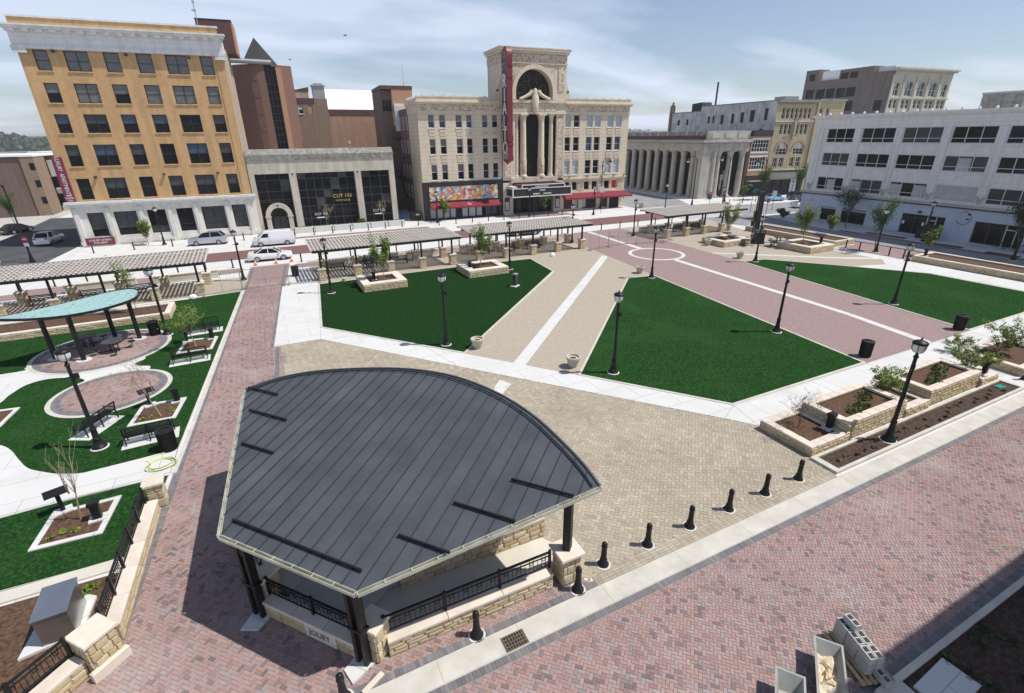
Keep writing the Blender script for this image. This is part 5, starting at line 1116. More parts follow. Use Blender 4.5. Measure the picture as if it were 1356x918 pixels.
# ------------------------------------------------------------------ columned bank on the corner
bk = thing('bank_building','grey stone bank with giant columns on two sides and a dark attic strip','bank',(85.44,82.48,0))
def colonnade(parent, ang, Lf, nc, left):
    """local run along ang from the corner; wall recess with columns"""
    h = thing('x','x','x') if False else None
def rot(mb,ang): return mb.xf(Matrix.Rotation(R(ang),4,'Z'))
for ang,Lf,nb,side in ((84.0,33.0,9,'l'),(-10.0,11.6,3,'r')):
    a_ = ang if side == 'r' else ang
    sgn = 1 if side == 'r' else -1     # inside of the building lies left (r) or right (l) of the run
    def Bx(x0,x1,y0,y1,z0,z1): 
        y0,y1 = (y0,y1) if sgn > 0 else (-y1,-y0); return (x0,x1,y0,y1,z0,z1)
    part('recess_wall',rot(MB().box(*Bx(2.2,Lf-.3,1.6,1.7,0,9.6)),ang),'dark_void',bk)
    part('entablature',rot(MB().box(*Bx(.02,Lf,0.02,1.8,9.6,10.4)).box(*Bx(.02,Lf,.12,1.8,10.401,11.15)),ang),'bank_stone',bk)
    part('dentils',rot(MB().box(*Bx(-.1,Lf+.1,-.1,1.8,11.151,11.3)),ang),'limestone_dark',bk)
    part('cornice',rot(MB().box(*Bx(-.55,Lf+.2,-.55,1.8,11.301,11.7)).box(*Bx(-.3,Lf+.1,-.3,1.8,11.701,11.9)),ang),'bank_stone',bk)
    if side == 'l':
        part('attic_strip',rot(MB().box(*Bx(1,Lf,.3,1.8,11.901,12.7)),ang),'maroon_paint',bk); part('attic',rot(MB().box(*Bx(1,Lf,.25,1.8,12.701,13.5)),ang),'limestone_dark',bk)
        for k in range(9): part('attic_block',rot(MB().box(*Bx(2.5+k*3.4,3.0+k*3.4,.1,.249,12.75,13.55)),ang),'bank_stone',bk)
    else:
        part('attic',rot(MB().box(*Bx(.8,Lf,.3,1.8,11.901,13.6)),ang),'bank_stone',bk)
        for k in range(3): part('attic_panel',rot(MB().box(*Bx(2.0+k*3.2,4.2+k*3.2,.22,.299,12.2,13.2)),ang),'limestone',bk)
    n0 = 2.2
    for k in range(nb):
        x = n0+1.5+k*((Lf-n0-1.2)/nb) if side == 'l' else 4.4+k*3.05
        cx_,cy_ = x,.75*sgn
        q = Matrix.Rotation(R(ang),4,'Z')@Vector((cx_,cy_,0))
        column(bk,q.x,q.y,.25,9.6,.68,'bank_stone',n=18)
        part('column_base',rot(MB().box(*Bx(x-1.0,x+1.0,-.2,1.6,0,.25)),ang),'bank_stone',bk)
        dx = (Lf-n0-1.2)/nb/2 if side == 'l' else 1.52
        part('grille',rot(MB().box(*Bx(x+dx-.55,x+dx+.55,.9,1.5,.3,1.4)),ang),'dark_void' if side == 'l' else 'dark_frame',bk)
        window(bk,0,1.5,3.0,9.2,0,(.33,.66),(.2,.4,.6,.8),'bronze_frame','dark_glass',.06) if False else None
for ang in (84,-10):
    pass
part('corner_pier',MB().prism([(0,0),(2.15,-.38),(2.45,1.9),(.22,2.1)],0,9.6),'bank_stone',bk); part('corner_base',MB().prism([(-.12,-.12),(2.25,-.52),(2.3,-.3),(2.18,-.38),(0,0),(.22,2.1),(.12,2.2)],0,.6),'bank_stone',bk)
part('half_column',MB().lathe([(.75,0),(.68,.4),(.66,3),(.58,8.6),(.8,9.5),(.85,9.6)],14,3.0,-.12),'bank_stone',bk,True)
part('body',MB().prism([(2.6,2.0),(12.0,.2),(15,33),(5,33)],0,12.4),'limestone_dark',bk)
dr_ = part('door_surround',rot(MB().box(6.2,8.0,1.2,1.59,0,4.6).box(6.0,8.2,1.0,1.19,4.3,4.8).box(6.6,7.6,1.0,1.19,4.9,5.6),-10),'bank_stone',bk); rot(MB().box(6.55,7.65,1.12,1.199,.2,3.6),-10).build('door','dark_void',dr_)
nd = thing('night_deposit_box','dark blue letter box beside the bank corner','letter box',(87.3,80.7,0)); part('box',MB().cbox(-.35,.35,-.3,.3,.25,1.35,.15),'bin_blue',nd); part('legs',MB().box(-.3,-.2,-.25,.25,0,.25).box(.2,.3,-.25,.25,0,.25),'bin_blue',nd)
# ------------------------------------------------------------------ narrow brick shop, yellow stone block, grey party wall, brown block
ux,uy = math.cos(R(-10)),math.sin(R(-10))
def along(u): return (85.44+u*ux,82.48+u*uy)
ns = facade('brick_shop','narrow brick shop with two wide white window bands and dark ground floor','shop',along(11.85),-10)
hs_ = [(.25,4.6,9.25,11.75),(.3,4.4,5.65,8.2)]
part('wall',holed(MB(),0,4.95,4.4,12.4,hs_,.0,.2).box(0,4.9,.3,14,0,12),'orange_brick',ns)
for h in hs_: window(ns,*h,.2,(.17,.33,.5,.67,.83),(.33,.68),'white_frame','dark_glass',.12,'white_trim',.1)
for za,zb in ((8.95,9.24),(11.76,12.1),(5.3,5.64),(8.21,8.5)): part('white_surround',MB().box(.1,4.7,-.06,-.001,za,zb),'white_trim',ns)
part('top_cladding',MB().box(-.1,5.0,-.3,.5,12.401,13.6),'black_panel',ns)
part('shop_front',MB().box(0,4.95,-.05,.25,3.1,4.39).box(0,.5,-.05,.25,0,3.09).box(4.4,4.95,-.05,.25,0,3.09),'black_panel',ns); window(ns,.5,4.4,.2,3.1,.2,(.3,.6),(.75,),'dark_frame','dark_glass',.08)
part('shop_awning',MB().box(.2,5.2,-1.3,-.06,3.2,3.35),'galvanised',ns)
ys = facade('yellow_stone_block','four storey yellow rough stone block with paired arches above black shop fronts','office building',along(16.95),-10)
w1 = [(1.5+k*1.15,2.25+k*1.15,15.85,17.95) for k in range(7)]; w2 = [(1.6+k*1.15,2.4+k*1.15,12.75,14.8) for k in range(3)]+[(5.9+k*1.15,6.7+k*1.15,12.75,14.8) for k in range(3)]
lw_ = [(1.3,2.5,6.0,8.05),(3.0,4.2,6.0,8.05),(5.9,7.1,6.0,8.05),(7.6,8.8,6.0,8.05)]
mb = holed(MB(),0,10.4,11.7,19.0,w1+w2,0,.3)
holed(mb,0,10.4,5.6,8.6,lw_,0,.3)
arch_sheet(mb,.6,5.0,8.6,11.7,3.15,1.5,9.6,0,.35,14); arch_sheet(mb,5.0,10.0,8.6,11.7,7.7,1.4,9.6,0,.35,14)
mb.quad((0,0,8.6),(.6,0,8.6),(.6,0,11.7),(0,0,11.7)).quad((10.0,0,8.6),(10.4,0,8.6),(10.4,0,11.7),(10.0,0,11.7))
hr = [(11.4,12.2,15.85,17.9),(13.2,14.0,15.85,17.9),(11.6,12.6,12.7,14.8),(11.5,12.6,9.0,11.0),(11.4,12.6,5.9,7.9),(14.0,15.5,12.7,14.8),(14.0,15.5,9.0,11.0)]
holed(mb,10.9,18,5.6,19.3,hr,0,.3); mb.box(10.4,10.9,-.35,.3,0,19.4)
part('wall',mb,'yellow_stone',ys); part('body',MB().box(.1,17.9,.4,18,0,18.6),'tar_roof',ys)
for h in w1+w2: window(ys,*h,.3,(),(.5,),'white_frame','dark_glass',.08)
for h in lw_: window(ys,*h,.3,(.5,),(.5,),'white_frame','dark_glass',.09)
for h in hr: window(ys,*h,.3,(),(.5,),'white_frame','dark_glass',.09)
for c_ in (3.15,7.7):
    f = window(ys,c_-1.4,c_+1.4,8.6,9.9,.32,(.33,.66),(.5,),'white_frame','dark_glass',.1); part('arch_light',MB().xz([(c_-1.4,9.9)]+[(c_-1.4*math.cos(math.pi*k/10),9.7+1.35*math.sin(math.pi*k/10)) for k in range(1,10)]+[(c_+1.4,9.9)],.28,.33),'limestone',ys)
    a_ = MB(); ring(a_,c_,9.6,1.5,2.05,-.12,-.001,n=14); part('arch_ring',a_,'stone_core',ys)
part('cornice',MB().box(-.1,10.5,-.35,.3,19.0,19.5).box(10.901,18.1,-.3,.3,19.3,19.7),'limestone_dark',ys)
me = MB().box(0,.25,-.3,-.001,18.65,18.99).mesh('corbel','stone_core')
for k in range(20): put('corbel',me,ys,(.2+k*.52,0,0))
part('belt_course',MB().box(-.05,10.4,-.2,-.001,15.2,15.5).box(-.05,18,-.25,-.002,5.3,5.6),'limestone',ys)
part('centre_oriel',MB().box(5.05,5.75,-.3,-.003,11.8,16.0),'yellow_stone',ys)
part('fire_stair',MB().bar((5.4,-.7,12.4),(5.4,-.7,16.2),.05).bar((4.5,-.7,12.4),(6.3,-.7,12.4),.08).bar((4.5,-.7,13.4),(6.3,-.7,13.4),.05).bar((4.6,-.7,15.6),(6.2,-.7,15.6),.08),'dark_frame',ys)
part('shop_front',MB().box(-.1,18,-.12,.2,3.6,5.29).box(0,18,-.05,.3,0,.4),'black_panel',ys)
for k in range(6): window(ys,.3+k*2.3,2.3+k*2.3,.4,3.55,.15,(.5,),(.75,),'black_panel','dark_glass' if k != 3 else 'pale_blind',.1)
part('shop_awning',MB().add([(.0,-.12,5.0),(11,-.12,5.0),(11,-1.5,3.5),(0,-1.5,3.5)],[(3,2,1,0),(0,1,2,3)]),'black_panel',ys)
part('roof_house',MB().box(4.2,8.0,3,6,19.0,20.4),'galvanised',ys)
pw_ = facade('grey_party_wall','long patchy grey stuccoed rear wing with small dark windows behind the bank','building',(102.13,79.54),84)
gw_ = []
mbx = MB()
k_ = lambda u,z0,z1,w_: (u,u+w_,z0,z1)
hs_ = [k_(2.3,15.6,18.0,1.0),k_(6.0,15.4,17.8,1.4),k_(9.2,15.3,17.5,1.1),k_(12.2,15.2,17.3,1.0),k_(15.6,15.1,17.2,1.1),k_(18.8,15.4,17.0,.7),k_(20.4,15.4,17.0,.8),k_(23.4,15.1,17.0,.9),k_(28.5,15.2,16.6,1.0),k_(32.0,15.2,16.5,1.0)]
hs2 = [k_(3.0,12.6,13.9,1.1),k_(6.6,12.6,13.8,1.1),k_(9.8,12.6,13.7,1.1),k_(13.0,12.6,13.6,1.0),k_(16.0,12.6,13.6,1.0),k_(25.0,12.6,13.5,1.0),k_(28.0,12.6,13.5,1.0),k_(31.5,12.6,13.5,1.0)]
hs_ = [(h[0],h[1],h[2],h[3]) for h in hs_+hs2]
# the wall faces the square: local x runs back from the street, outside is local +y
mb = holed(MB(),0,24,8,19.3,[h for h in hs_ if h[1] < 24],0,.25); holed(mb,24,37,8,18.2,[h for h in hs_ if h[0] > 24],0,.25)
mb.v = [(x,-y,z) for x,y,z in mb.v]; mb.f = [f[::-1] for f in mb.f]
part('wall',mb,'grey_stucco',pw_); part('body',MB().prism([(.1,-.3),(36.9,-.3),(36.9,-12),(.1,-12)],0,lambda x,y: 19.0 if x < 20 else 17.9),'tar_roof',pw_)
for h in hs_:
    part('window',MB().box(h[0],h[1],-.24,-.2,h[2],h[3]),'dark_glass',pw_)
part('parapet',MB().box(0,24,-.3,.06,19.3,19.5).box(24.001,37,-.3,.06,18.2,18.4),'limestone_dark',pw_)
part('dormer',MB().add([(27,-3,18.3),(31.5,-3,18.3),(31.5,-3,20.4),(27.6,-3,20.6),(27,-6,18.3),(31.5,-6,18.3),(31.5,-6,20.4),(27.6,-6,20.6)],[(0,1,2,3),(7,6,5,4),(1,0,4,5),(2,1,5,6),(3,2,6,7),(0,3,7,4)]),'tar_roof',pw_)
part('flue',MB().lathe([(.22,19.2),(.22,24.6)],10,20.5,-1.2),'dark_frame',pw_)
part('chimney',MB().box(35.6,36.4,-.8,.3,12,20.0).lathe([(.5,20),(.5,20.3),(.25,20.4),(.25,21)],8,36,-.3),'brown_brick',pw_)
# brown block far behind with a pale arcaded front
qd = ray0 = None
bb2 = thing('brown_brick_block','dark brown brick block with a pale arched front rising behind the white building','office building',(161.2,90.8,-5.27),R(-4))
bb2.scale = (1.405,)*3
mb = MB().box(-.2,0.0,0,24,0,24.6).box(-.2,.0,9.5,14.4,24.601,25.6).box(-.2,.0,17.8,24,24.601,25.4) if False else MB()
hsb = [(17.1,19.1,20.1,21.9),(14.4,16.5,19.9,21.8),(12.1,14.1,19.9,21.8),(9.7,11.7,19.9,21.7),(7.4,9.5,19.9,21.7),(3.1,4.5,17.5,18.9),(1.3,2.9,17.0,18.9),(7.4,9.6,17.2,19.1),(17.5,18.9,23.6,25.0),(9.7,11.6,23.4,24.6),(7.6,9.4,23.4,24.6)]
for u0,u1,zt in ((0,4.4,24.0),(4.4,11.7,25.2),(11.7,16.6,23.5),(16.6,19.9,25.8)): holed(mb,u0,u1,0,zt,[h for h in hsb if u0 <= h[0] and h[1] <= u1],0,.3)
for h in hsb:
    if not any(u0 <= h[0] and h[1] <= u1 for u0,u1 in ((0,4.4),(4.4,11.7),(11.7,16.6),(16.6,19.9))): print('window across step',h)
mb.prism([(.6,.4),(19.8,.4),(19.8,10),(.6,10)],0,23.3)
mb.box(4.4,4.7,.01,3,23.3,25.2).box(11.4,11.7,.01,3,23.3,25.2).box(16.6,16.9,.01,3,23.3,25.8).box(19.6,19.9,.01,10,0,25.8)
mb.xf(Matrix.Rotation(R(90),4,'Z')@Matrix.Scale(-1,4,(0,1,0))); mb.f = [f[::-1] for f in mb.f]
part('side_wall',mb,'grey_brown_brick',bb2)
for h in hsb:
    part('window',MB().box(h[0],h[1],.22,.28,h[2],h[3]).xf(Matrix.Rotation(R(90),4,'Z')@Matrix.Scale(-1,4,(0,1,0))),'dark_glass',bb2)
fb = MB(); fx = [1.45+k*3.75 for k in range(5)]
holed(fb,0,18.0,0,19.5,[(x-1.2,x-.15,17.3,18.9) for x in fx]+[(x+.15,x+1.2,17.3,18.9) for x in fx],0,.3)
edges = [0]+[(a+b)/2 for a,b in zip(fx,fx[1:])]+[18.0]
for k,x in enumerate(fx):
    r_ = .85 if k in (0,4) else 1.15
    arch_sheet(fb,edges[k],edges[k+1],19.5,23.2,x,r_,21.0,0,.35,12)
fb.box(0,18.0,0,.3,23.2,23.9); part('front_wall',fb,'limestone',bb2)
for k,x in enumerate(fx):
    r_ = .85 if k in (0,4) else 1.15
    window(bb2,x-r_,x+r_,19.5,22.15,.3,(.5,),(.45,),'white_frame','blue_glass' if k in (1,2,3) else 'dark_glass',.12)
    window(bb2,x-1.2,x-.15,17.3,18.9,.28,(),(.5,),'white_frame','dark_glass',.1); window(bb2,x+.15,x+1.2,17.3,18.9,.28,(),(.5,),'white_frame','dark_glass',.1)
    a_ = MB(); ring(a_,x,21.0,r_,r_+.28,-.1,-.001,n=12); part('arch_ring',a_,'limestone',bb2)
    x = edges[k]+.4
    part('pilaster',MB().box(x-.85,x-.45,-.2,-.001,15,23.2),'limestone',bb2)
part('cornice',MB().box(-.2,18.4,-.5,.5,23.901,24.15).box(-.4,18.7,-.8,.5,24.151,24.45),'limestone',bb2); part('belt_course',MB().box(-.1,18.1,-.22,-.001,19.05,19.4),'limestone',bb2)
part('roof',MB().box(.8,17.9,.5,19,20,22.9),'tar_roof',bb2); part('white_parapet',MB().box(1.0,2.4,1.0,4.2,24.0,24.9),'roof_white',bb2)
part('white_screen',MB().box(.4,.7,12.2,16.0,23.3,25.3),'roof_white',bb2)

# ------------------------------------------------------------------ white terracotta corner building on the right
wt = facade('white_terracotta_building','four storey white terracotta building with wide windows and a pale blue ground floor','office building',(79.85,54.6),-92)
o4 = 4.6
bx = [(-2.6,1.6),(2.7,7.25),(8.22,12.92),(13.92,18.58),(19.56,24.3),(25.3,30.0),(31.0,35.7)]
WR = [(11.65,13.45),(8.37,10.06),(4.83,6.55)]
sh_ = [(-.82,1.6,.3,2.3),(2.5,6.2,.28,2.33)]
holes = [(a+o4,b+o4,c-.08,d+.12) for a,b in bx for c,d in WR]
part('wall',holed(MB(),0,42,4.2,14.4,holes,0,.2).box(.02,41.9,.4,16,4,14.2),'white_terracotta',wt)
for k,(a,b) in enumerate(bx):
    for j,(c,d) in enumerate(WR):
        p = 'dark_glass'
        if j == 2 and k == 3: p = 'pale_blind'
        elif (j+2*k)%3 == 1: p = 'grey_glass'
        f = window(wt,a+o4,b+o4,c-.08,d+.12,.16,(.333,.667),(.3,),'white_frame',p,.1,'white_terracotta_trim',.1)
        if (j,k) in ((1,3),(2,0)): MB().quad((1.62,.04,.05),(2.9,.04,.05),(2.9,.04,1.6),(1.62,.04,1.6)).build('blind','pale_blind',f)
        if (j,k) == (2,1): MB().quad((.1,.04,.05),(1.4,.04,.05),(1.4,.04,1.6),(.1,.04,1.6)).build('blind','pale_blind',f)
        if (j,k) == (2,2): MB().quad((.1,.04,.05),(1.5,.04,.05),(1.5,.04,1.6),(.1,.04,1.6)).quad((3.2,.04,.05),(4.5,.04,.05),(4.5,.04,1.6),(3.2,.04,1.6)).build('blind','pale_blind',f)
        sp2 = part('spandrel_panel',MB().box(a+o4+.2,(a+b)/2+o4-.5,-.06,-.001,c-1.05,c-.45).box((a+b)/2+o4+.5,b+o4-.2,-.06,-.001,c-1.05,c-.45).box(a+o4+.05,b+o4-.05,-.09,-.002,c-.36,c-.22),'white_terracotta_trim',wt) if j < 2 else None
        if j < 2: ring(MB(),(a+b)/2+o4,c-.75,.2,.32,-.07,-.001,0,360,14).build('roundel','white_terracotta_trim',wt)
for a in (-3.6,2.15,7.73,13.42,19.07,24.8,30.5): 
    x = a+o4; pp = part('pilaster',MB().box(x-.4,x-.18,-.16,-.001,4.4,13.6).box(x+.18,x+.4,-.16,-.001,4.4,13.6).box(x-.18,x+.18,-.1,-.001,4.4,13.6),'white_terracotta',wt)
    MB().xz([(x-.5,5.6),(x-.16,4.7),(x+.16,4.7),(x+.5,5.6),(x+.25,5.6),(x,5.1),(x-.25,5.6)],-.28,-.161).build('bracket_ornament','street_concrete',pp)
part('frieze',MB().box(0,42,-.12,.3,14.0,14.95),'white_terracotta',wt); part('cornice',MB().box(-.35,42,-.45,.3,14.951,15.15).box(-.5,42,-.65,.3,15.151,15.4),'white_terracotta_trim',wt)
part('return_wall',MB().box(0,.02,.4,16,4,14.2),'white_terracotta',wt)
me = MB().lathe([(.12,0),(.2,.1),(.14,.25),(.02,.3)],8).mesh('crest_ball','white_terracotta_trim')
for k in range(24): put('crest_ball',me,wt,(.3+k*1.7,-.3,15.4))
part('ledge',MB().box(-.3,42,-.4,.3,4.15,4.4),'street_concrete',wt); part('dark_line',MB().box(-.2,42,-.25,.3,3.98,4.149),'dark_frame',wt)
sh2 = [(11.0+o4,16.2+o4,.1,2.7),(19.4+o4,24.4+o4,.1,2.7)]
gh2 = [(a+o4,b+o4,c,d) for a,b,c,d in sh_]+sh2
part('ground_floor_wall',holed(MB(),0,42,0,3.98,gh2,-.1,.4).quad((0,.3,0),(0,-.1,0),(0,-.1,3.98),(0,.3,3.98)),'pale_blue_paint',wt)
for h in gh2[:2]:
    f = window(wt,*h,.12,(.5,) if h[1]-h[0] < 3 else (.33,.68),(.82,),'bronze_frame','dark_glass',.08); MB().box(.1,h[1]-h[0]-.1,-.03,.0,1.72,1.92).build('roller_shade','pale_blind',f)
for h in sh2:
    window(wt,*h,.2,(.3,.58,.82),(.8,),'bronze_frame','dark_glass',.09); part('door_frame',MB().box(h[0]+3.1,h[0]+3.2,.02,.1,.1,2.6).box(h[0]+4.1,h[0]+4.2,.02,.1,.1,2.6).box(h[0]+3.2,h[0]+4.1,.02,.1,2.05,2.15),'white_frame',wt)
for x in (15.75,18.2): part('paper_notice',MB().box(x,x+.3,.03,.05,1.3,1.75),'white_paint',wt)
lg = part('wall_sign',MB(),'dark_frame',wt) if False else None
rg_ = MB(); ring(rg_,18.7+o4-.6,2.9,.75,.8,-.14,-.101,60,330,20); rg_.box(18.4+o4,18.75+o4,-.14,-.101,3.3,3.48).box(18.3+o4,18.7+o4,-.14,-.101,2.75,2.9); part('painted_logo',rg_,'dark_frame',wt)
part('wall_box',MB().box(9.0+o4,9.5+o4,-.2,-.101,3.1,3.3).box(12.9+o4,13.3+o4,-.3,-.101,2.9,3.2),'bronze_frame',wt); part('alarm',MB().box(2.1+o4,2.3+o4,-.2,-.101,3.2,3.4),'dark_frame',wt)
part('base_course',MB().box(0,15.5,-.25,-.101,0,.25),'street_concrete',wt)
# rooftop plant of the white building
pl_ = thing('rooftop_plant_room','low stained grey plant room on the roof of the white building','plant room',(88,36,14.2),R(-92))
part('wall',MB().box(-2,9,0,4,0,3.2),'limestone_dark',pl_); part('canvas_cover',MB().box(2.5,9,-.1,-.001,.4,3.3),'limestone',pl_); part('roof',MB().box(-2.1,9.1,-.1,4.1,3.201,3.4),'galvanised',pl_); part('chimney',MB().box(5.8,7.0,1,2,3.401,5.0),'brown_brick',pl_)

# ------------------------------------------------------------------ brick building and parking deck at the far left
pb_ = thing('brown_brick_hall','plain brown brick building with a white roof edge at the far left','brick building',(-38.0,126.5,0))
part('wall',MB().box(-46,-0.2,.2,22,0,10.3),'brown_brick',pb_); part('side_face',MB().box(-.199,1.8,0,6,0,10.5),'aged_brick',pb_); part('roof_edge',MB().box(-46,1.9,-.1,20,10.501,10.8),'roof_white',pb_); 
for z in (2.2,5.2,8.2): part('window',MB().box(1.0,1.7,-.06,-.001,z,z+1.2),'dark_glass',pb_)
gd = thing('parking_deck','pale parking deck with two dark open levels beyond the side street','parking garage',(-36.4,134,0))
part('deck',MB().box(0,14,0,12,6.6,9.6).box(0,14,0,12,3.3,4.4).box(0,14,0,12,0,1.0),'warm_concrete',gd); part('openings',MB().box(.1,13.9,.8,11.9,1.0,3.3).box(.1,13.9,.8,11.9,4.4,6.6),'dark_void',gd); part('ramp_wall',MB().box(0,14,-.1,-.001,3.5,4.2),'pink_stucco',gd)
for k,(x,y,wd,d,h,m,lab) in enumerate(((-120,330,60,25,8,'limestone_dark','long low grey industrial building far left of the orange building'),(-75,260,40,20,9,'roof_grey','flat grey warehouse beyond the parking deck'),(-160,240,60,20,8,'street_concrete','pale flat roofed shed at the far left edge'),(-100,420,46,20,12,'brown_brick','distant brown brick shed below the wooded ridge'))):
    t = thing('warehouse',lab,'warehouse',(x,y,0)); part('wall',MB().box(0,wd,0,d,0,h),m,t); part('roof',MB().box(-.3,wd+.3,-.3,d+.3,h+.001,h+.5),'roof_white' if k%2 else 'roof_grey',t)
ch = thing('stone_porch','cream stone porch at the extreme left edge of the picture','porch',(-45.2,112,0)); part('wall',MB().box(0,3.4,0,4,0,7.5),'yellow_stone',ch); part('roof',MB().box(-.3,3.7,-.3,4.3,7.5,7.9),'yellow_stone',ch); part('opening',MB().box(.8,2.6,-.05,-.001,.2,3.4),'dark_void',ch)

# ------------------------------------------------------------------ the building the picture is taken from (throws the shade at the lower right)
own = thing('brick_building','brick building on the near side whose shade falls over the lower right corner','brick building',(17.6,-.42,0))
hs_ = [(1.5+k*4,3.5+k*4,1.5+j*4.2,3.9+j*4.2) for k in range(10) for j in range(3)]
mb = holed(MB(),0,42,0,13.6,hs_,0,.2); mb.v = [(x,-y,z) for x,y,z in mb.v]; mb.f = [f[::-1] for f in mb.f]; mb.box(0,42,-14,-.3,0,13.4)
part('wall',mb,'orange_brick',own)
for h in hs_: part('window',MB().box(h[0],h[1],-.2,-.15,h[2],h[3]),'dark_glass',own)
part('parapet_cap',MB().box(-.1,42.1,-.3,.1,13.601,13.85),'cap_stone',own)
# ------------------------------------------------------------------ pergolas over the seating bays
def pergola(x0, x1, fx, bx, label, y0=50.8, y1=56.4, zf=3.02, zb=3.2):
    t = thing('pergola', label, 'pergola', ((x0+x1)/2,(y0+y1)/2,0), 0, 'slatted pergolas along the street')
    ox,oy = (x0+x1)/2,(y0+y1)/2; zz_ = lambda y: zf+(zb-zf)*(y-y0)/(y1-y0)
    for y in (51.5-oy,55.4-oy): part('beam',MB().box(x0-ox+.15,x1-ox-.15,y-.09,y+.09,zz_(y+oy)-.34,zz_(y+oy)-.06),'black_metal',t)
    part('front_edge',MB().box(x0-ox,x1-ox,y0-oy-.06,y0-oy,zf-.16,zf+.04),'black_metal',t); part('back_edge',MB().box(x0-ox,x1-ox,y1-oy,y1-oy+.06,zb-.16,zb+.04),'black_metal',t)
    for f in (.02,.5,.98):
        xx = x0+(x1-x0)*f-ox; part('rafter',MB().bar((xx,y0-oy,zf-.06),(xx,y1-oy,zb-.06),.09,.16),'black_metal',t)
    L_ = (y1-y0); n = int((x1-x0)/.34); me = MB().bar((0,-L_/2,-(zb-zf)/2),(0,L_/2,(zb-zf)/2),.19,.05).mesh('slat','wood_slat')
    for k in range(n+1): put('slat',me,t,(x0-ox+.02+(x1-x0-.04)*k/n,0,(zf+zb)/2+.045+(k%2)*.004))
    me = MB().box(-(x1-x0)/2,(x1-x0)/2,-.06,.06,-.02,.02).mesh('batten','wood_slat')
    for k in range(9): y = y0-oy+.25+(L_-.5)*k/8; put('batten',me,t,(0,y,zz_(y+oy)+.10))
    for row,ys_ in ((fx,51.5),(bx,55.4)):
        for x in row: part('post',MB().box(x-ox-.08,x-ox+.08,ys_-oy-.08,ys_-oy+.08,.5,zz_(ys_)-.341),'black_metal',t)
    return t
PB = [(-26.6,-5.4,[-6.3,-9.75,-13.2,-16.65,-20.1],[-6.0,-9.5,-13.0,-16.45,-19.9],'slatted pergola at the left beyond the teal canopy'),
      (3.5,18.8,[4.2,7.65,11.05,14.45,17.9],[4.7,8.2,11.5,14.8,18.1],'slatted pergola between the brick walk and the dark lawn, second from the left'),
      (20.4,35.9,[21.1,24.5,28.0,31.4,34.9],[21.6,25.0,28.4,31.7,35.3],'slatted pergola in front of the theatre entrance'),
      (47.9,62.8,[48.7,52.1,55.4,58.8],[49.2,52.4,55.8,59.0],'slatted pergola in front of the columned bank')]
for a in PB: pergola(*a)
pier0 = {}
def stone_pier(x,y,label,h=1.2,w=.62):
    if not pier0:
        t = thing('stone_pier','x','stone pier',(0,0,0),0,'stone piers under the pergolas')
        core = part('core',MB().box(-w/2,w/2,-w/2,w/2,0,h-.12),'stone_core',t)
        c = [(-w/2,-w/2),(w/2,-w/2),(w/2,w/2),(-w/2,w/2)]
        for i in range(4): stones(core,c[i],c[(i+1)%4],.02,h-.13,4,.2,.45,.03,False)
        put('capstone',MB().cbox(-.4,.4,-.4,.4,h-.12,h,.03).mesh('capstone','cap_stone'),t); pier0['p'] = t
    return again(pier0['p'],(x,y,0),0,label)
ordn = 'first second third fourth fifth sixth seventh eighth ninth tenth eleventh twelfth thirteenth'.split()
nm = ['first','second','third','fourth','fifth','sixth','seventh']
where = ['left pergola','middle pergola','theatre pergola','bank pergola']
for (a,b,fx,bx,lab),wh in zip(PB,where):
    order = sorted(fx)
    for i,x in enumerate(order): stone_pier(x,51.5,'front stone pier under the %s, %s from the left'%(wh,nm[i]))
    for i,x in enumerate(sorted(bx)): stone_pier(x,55.4,'rear stone pier under the %s, %s from the left'%(wh,nm[i]))
# low walls and benches between the piers, white planters behind
seat0 = {}
def bay_bench(x,y,label):
    if not seat0:
        t = thing('slatted_bench','x','bench',(0,0,0),0,'benches under the pergolas')
        me = MB().box(-.95,.95,-.045,.045,0,.03).mesh('slat','black_metal')
        for k in range(4): put('slat',me,t,(0,-.2+k*.12,.43))
        for k in range(3): o = put('slat',me,t,(0,.24,.55+k*.13)); o.rotation_euler = (R(80),0,0)
        for x_ in (-.85,.85): part('side_frame',MB().box(x_-.03,x_+.03,-.28,.28,0,.05).box(x_-.03,x_+.03,-.28,-.22,.05,.43).box(x_-.03,x_+.03,.22,.28,.05,.9).box(x_-.03,x_+.03,-.25,.219,.6,.64),'black_metal',t)
        seat0['p'] = t
    return again(seat0['p'],(x,y,0),0,label)
for (a,b,fx,bx,lab),wh in zip(PB,where):
    xs2 = sorted(fx)
    for i in range(len(xs2)-1):
        if wh == 'bank pergola' or i != 3: bay_bench((xs2[i]+xs2[i+1])/2,54.6,'black slatted bench under the %s, %s from the left'%(wh,nm[i]))
for i,(x,y,wd,lab) in enumerate(((-8,58.0,5.5,'pale low wall behind the right end of the left pergola'),(-15,58.2,5.5,'pale low wall behind the middle of the left pergola'),(6.3,57.0,2.6,'pale low wall at the left end of the pergola by the brick walk'),(10.5,57.1,5.4,'pale low wall behind the middle of the pergola by the brick walk'),(16,56.9,3.6,'pale low wall at the right end of the pergola by the brick walk'),(23,56.9,4.4,'pale low wall behind the left of the theatre pergola'),(30,56.6,4.4,'pale low wall behind the right of the theatre pergola'),(50.5,56.5,4.6,'pale low wall behind the left of the bank pergola'),(57,56.5,4.6,'pale low wall behind the right of the bank pergola'))):
    t = thing('low_wall',lab,'low wall',(x,y,0)); part('wall',MB().box(-wd/2,wd/2,-.25,.25,0,.7),'warm_concrete',t); part('coping',MB().cbox(-wd/2-.04,wd/2+.04,-.3,.3,.701,.8,.02),'cap_stone',t)

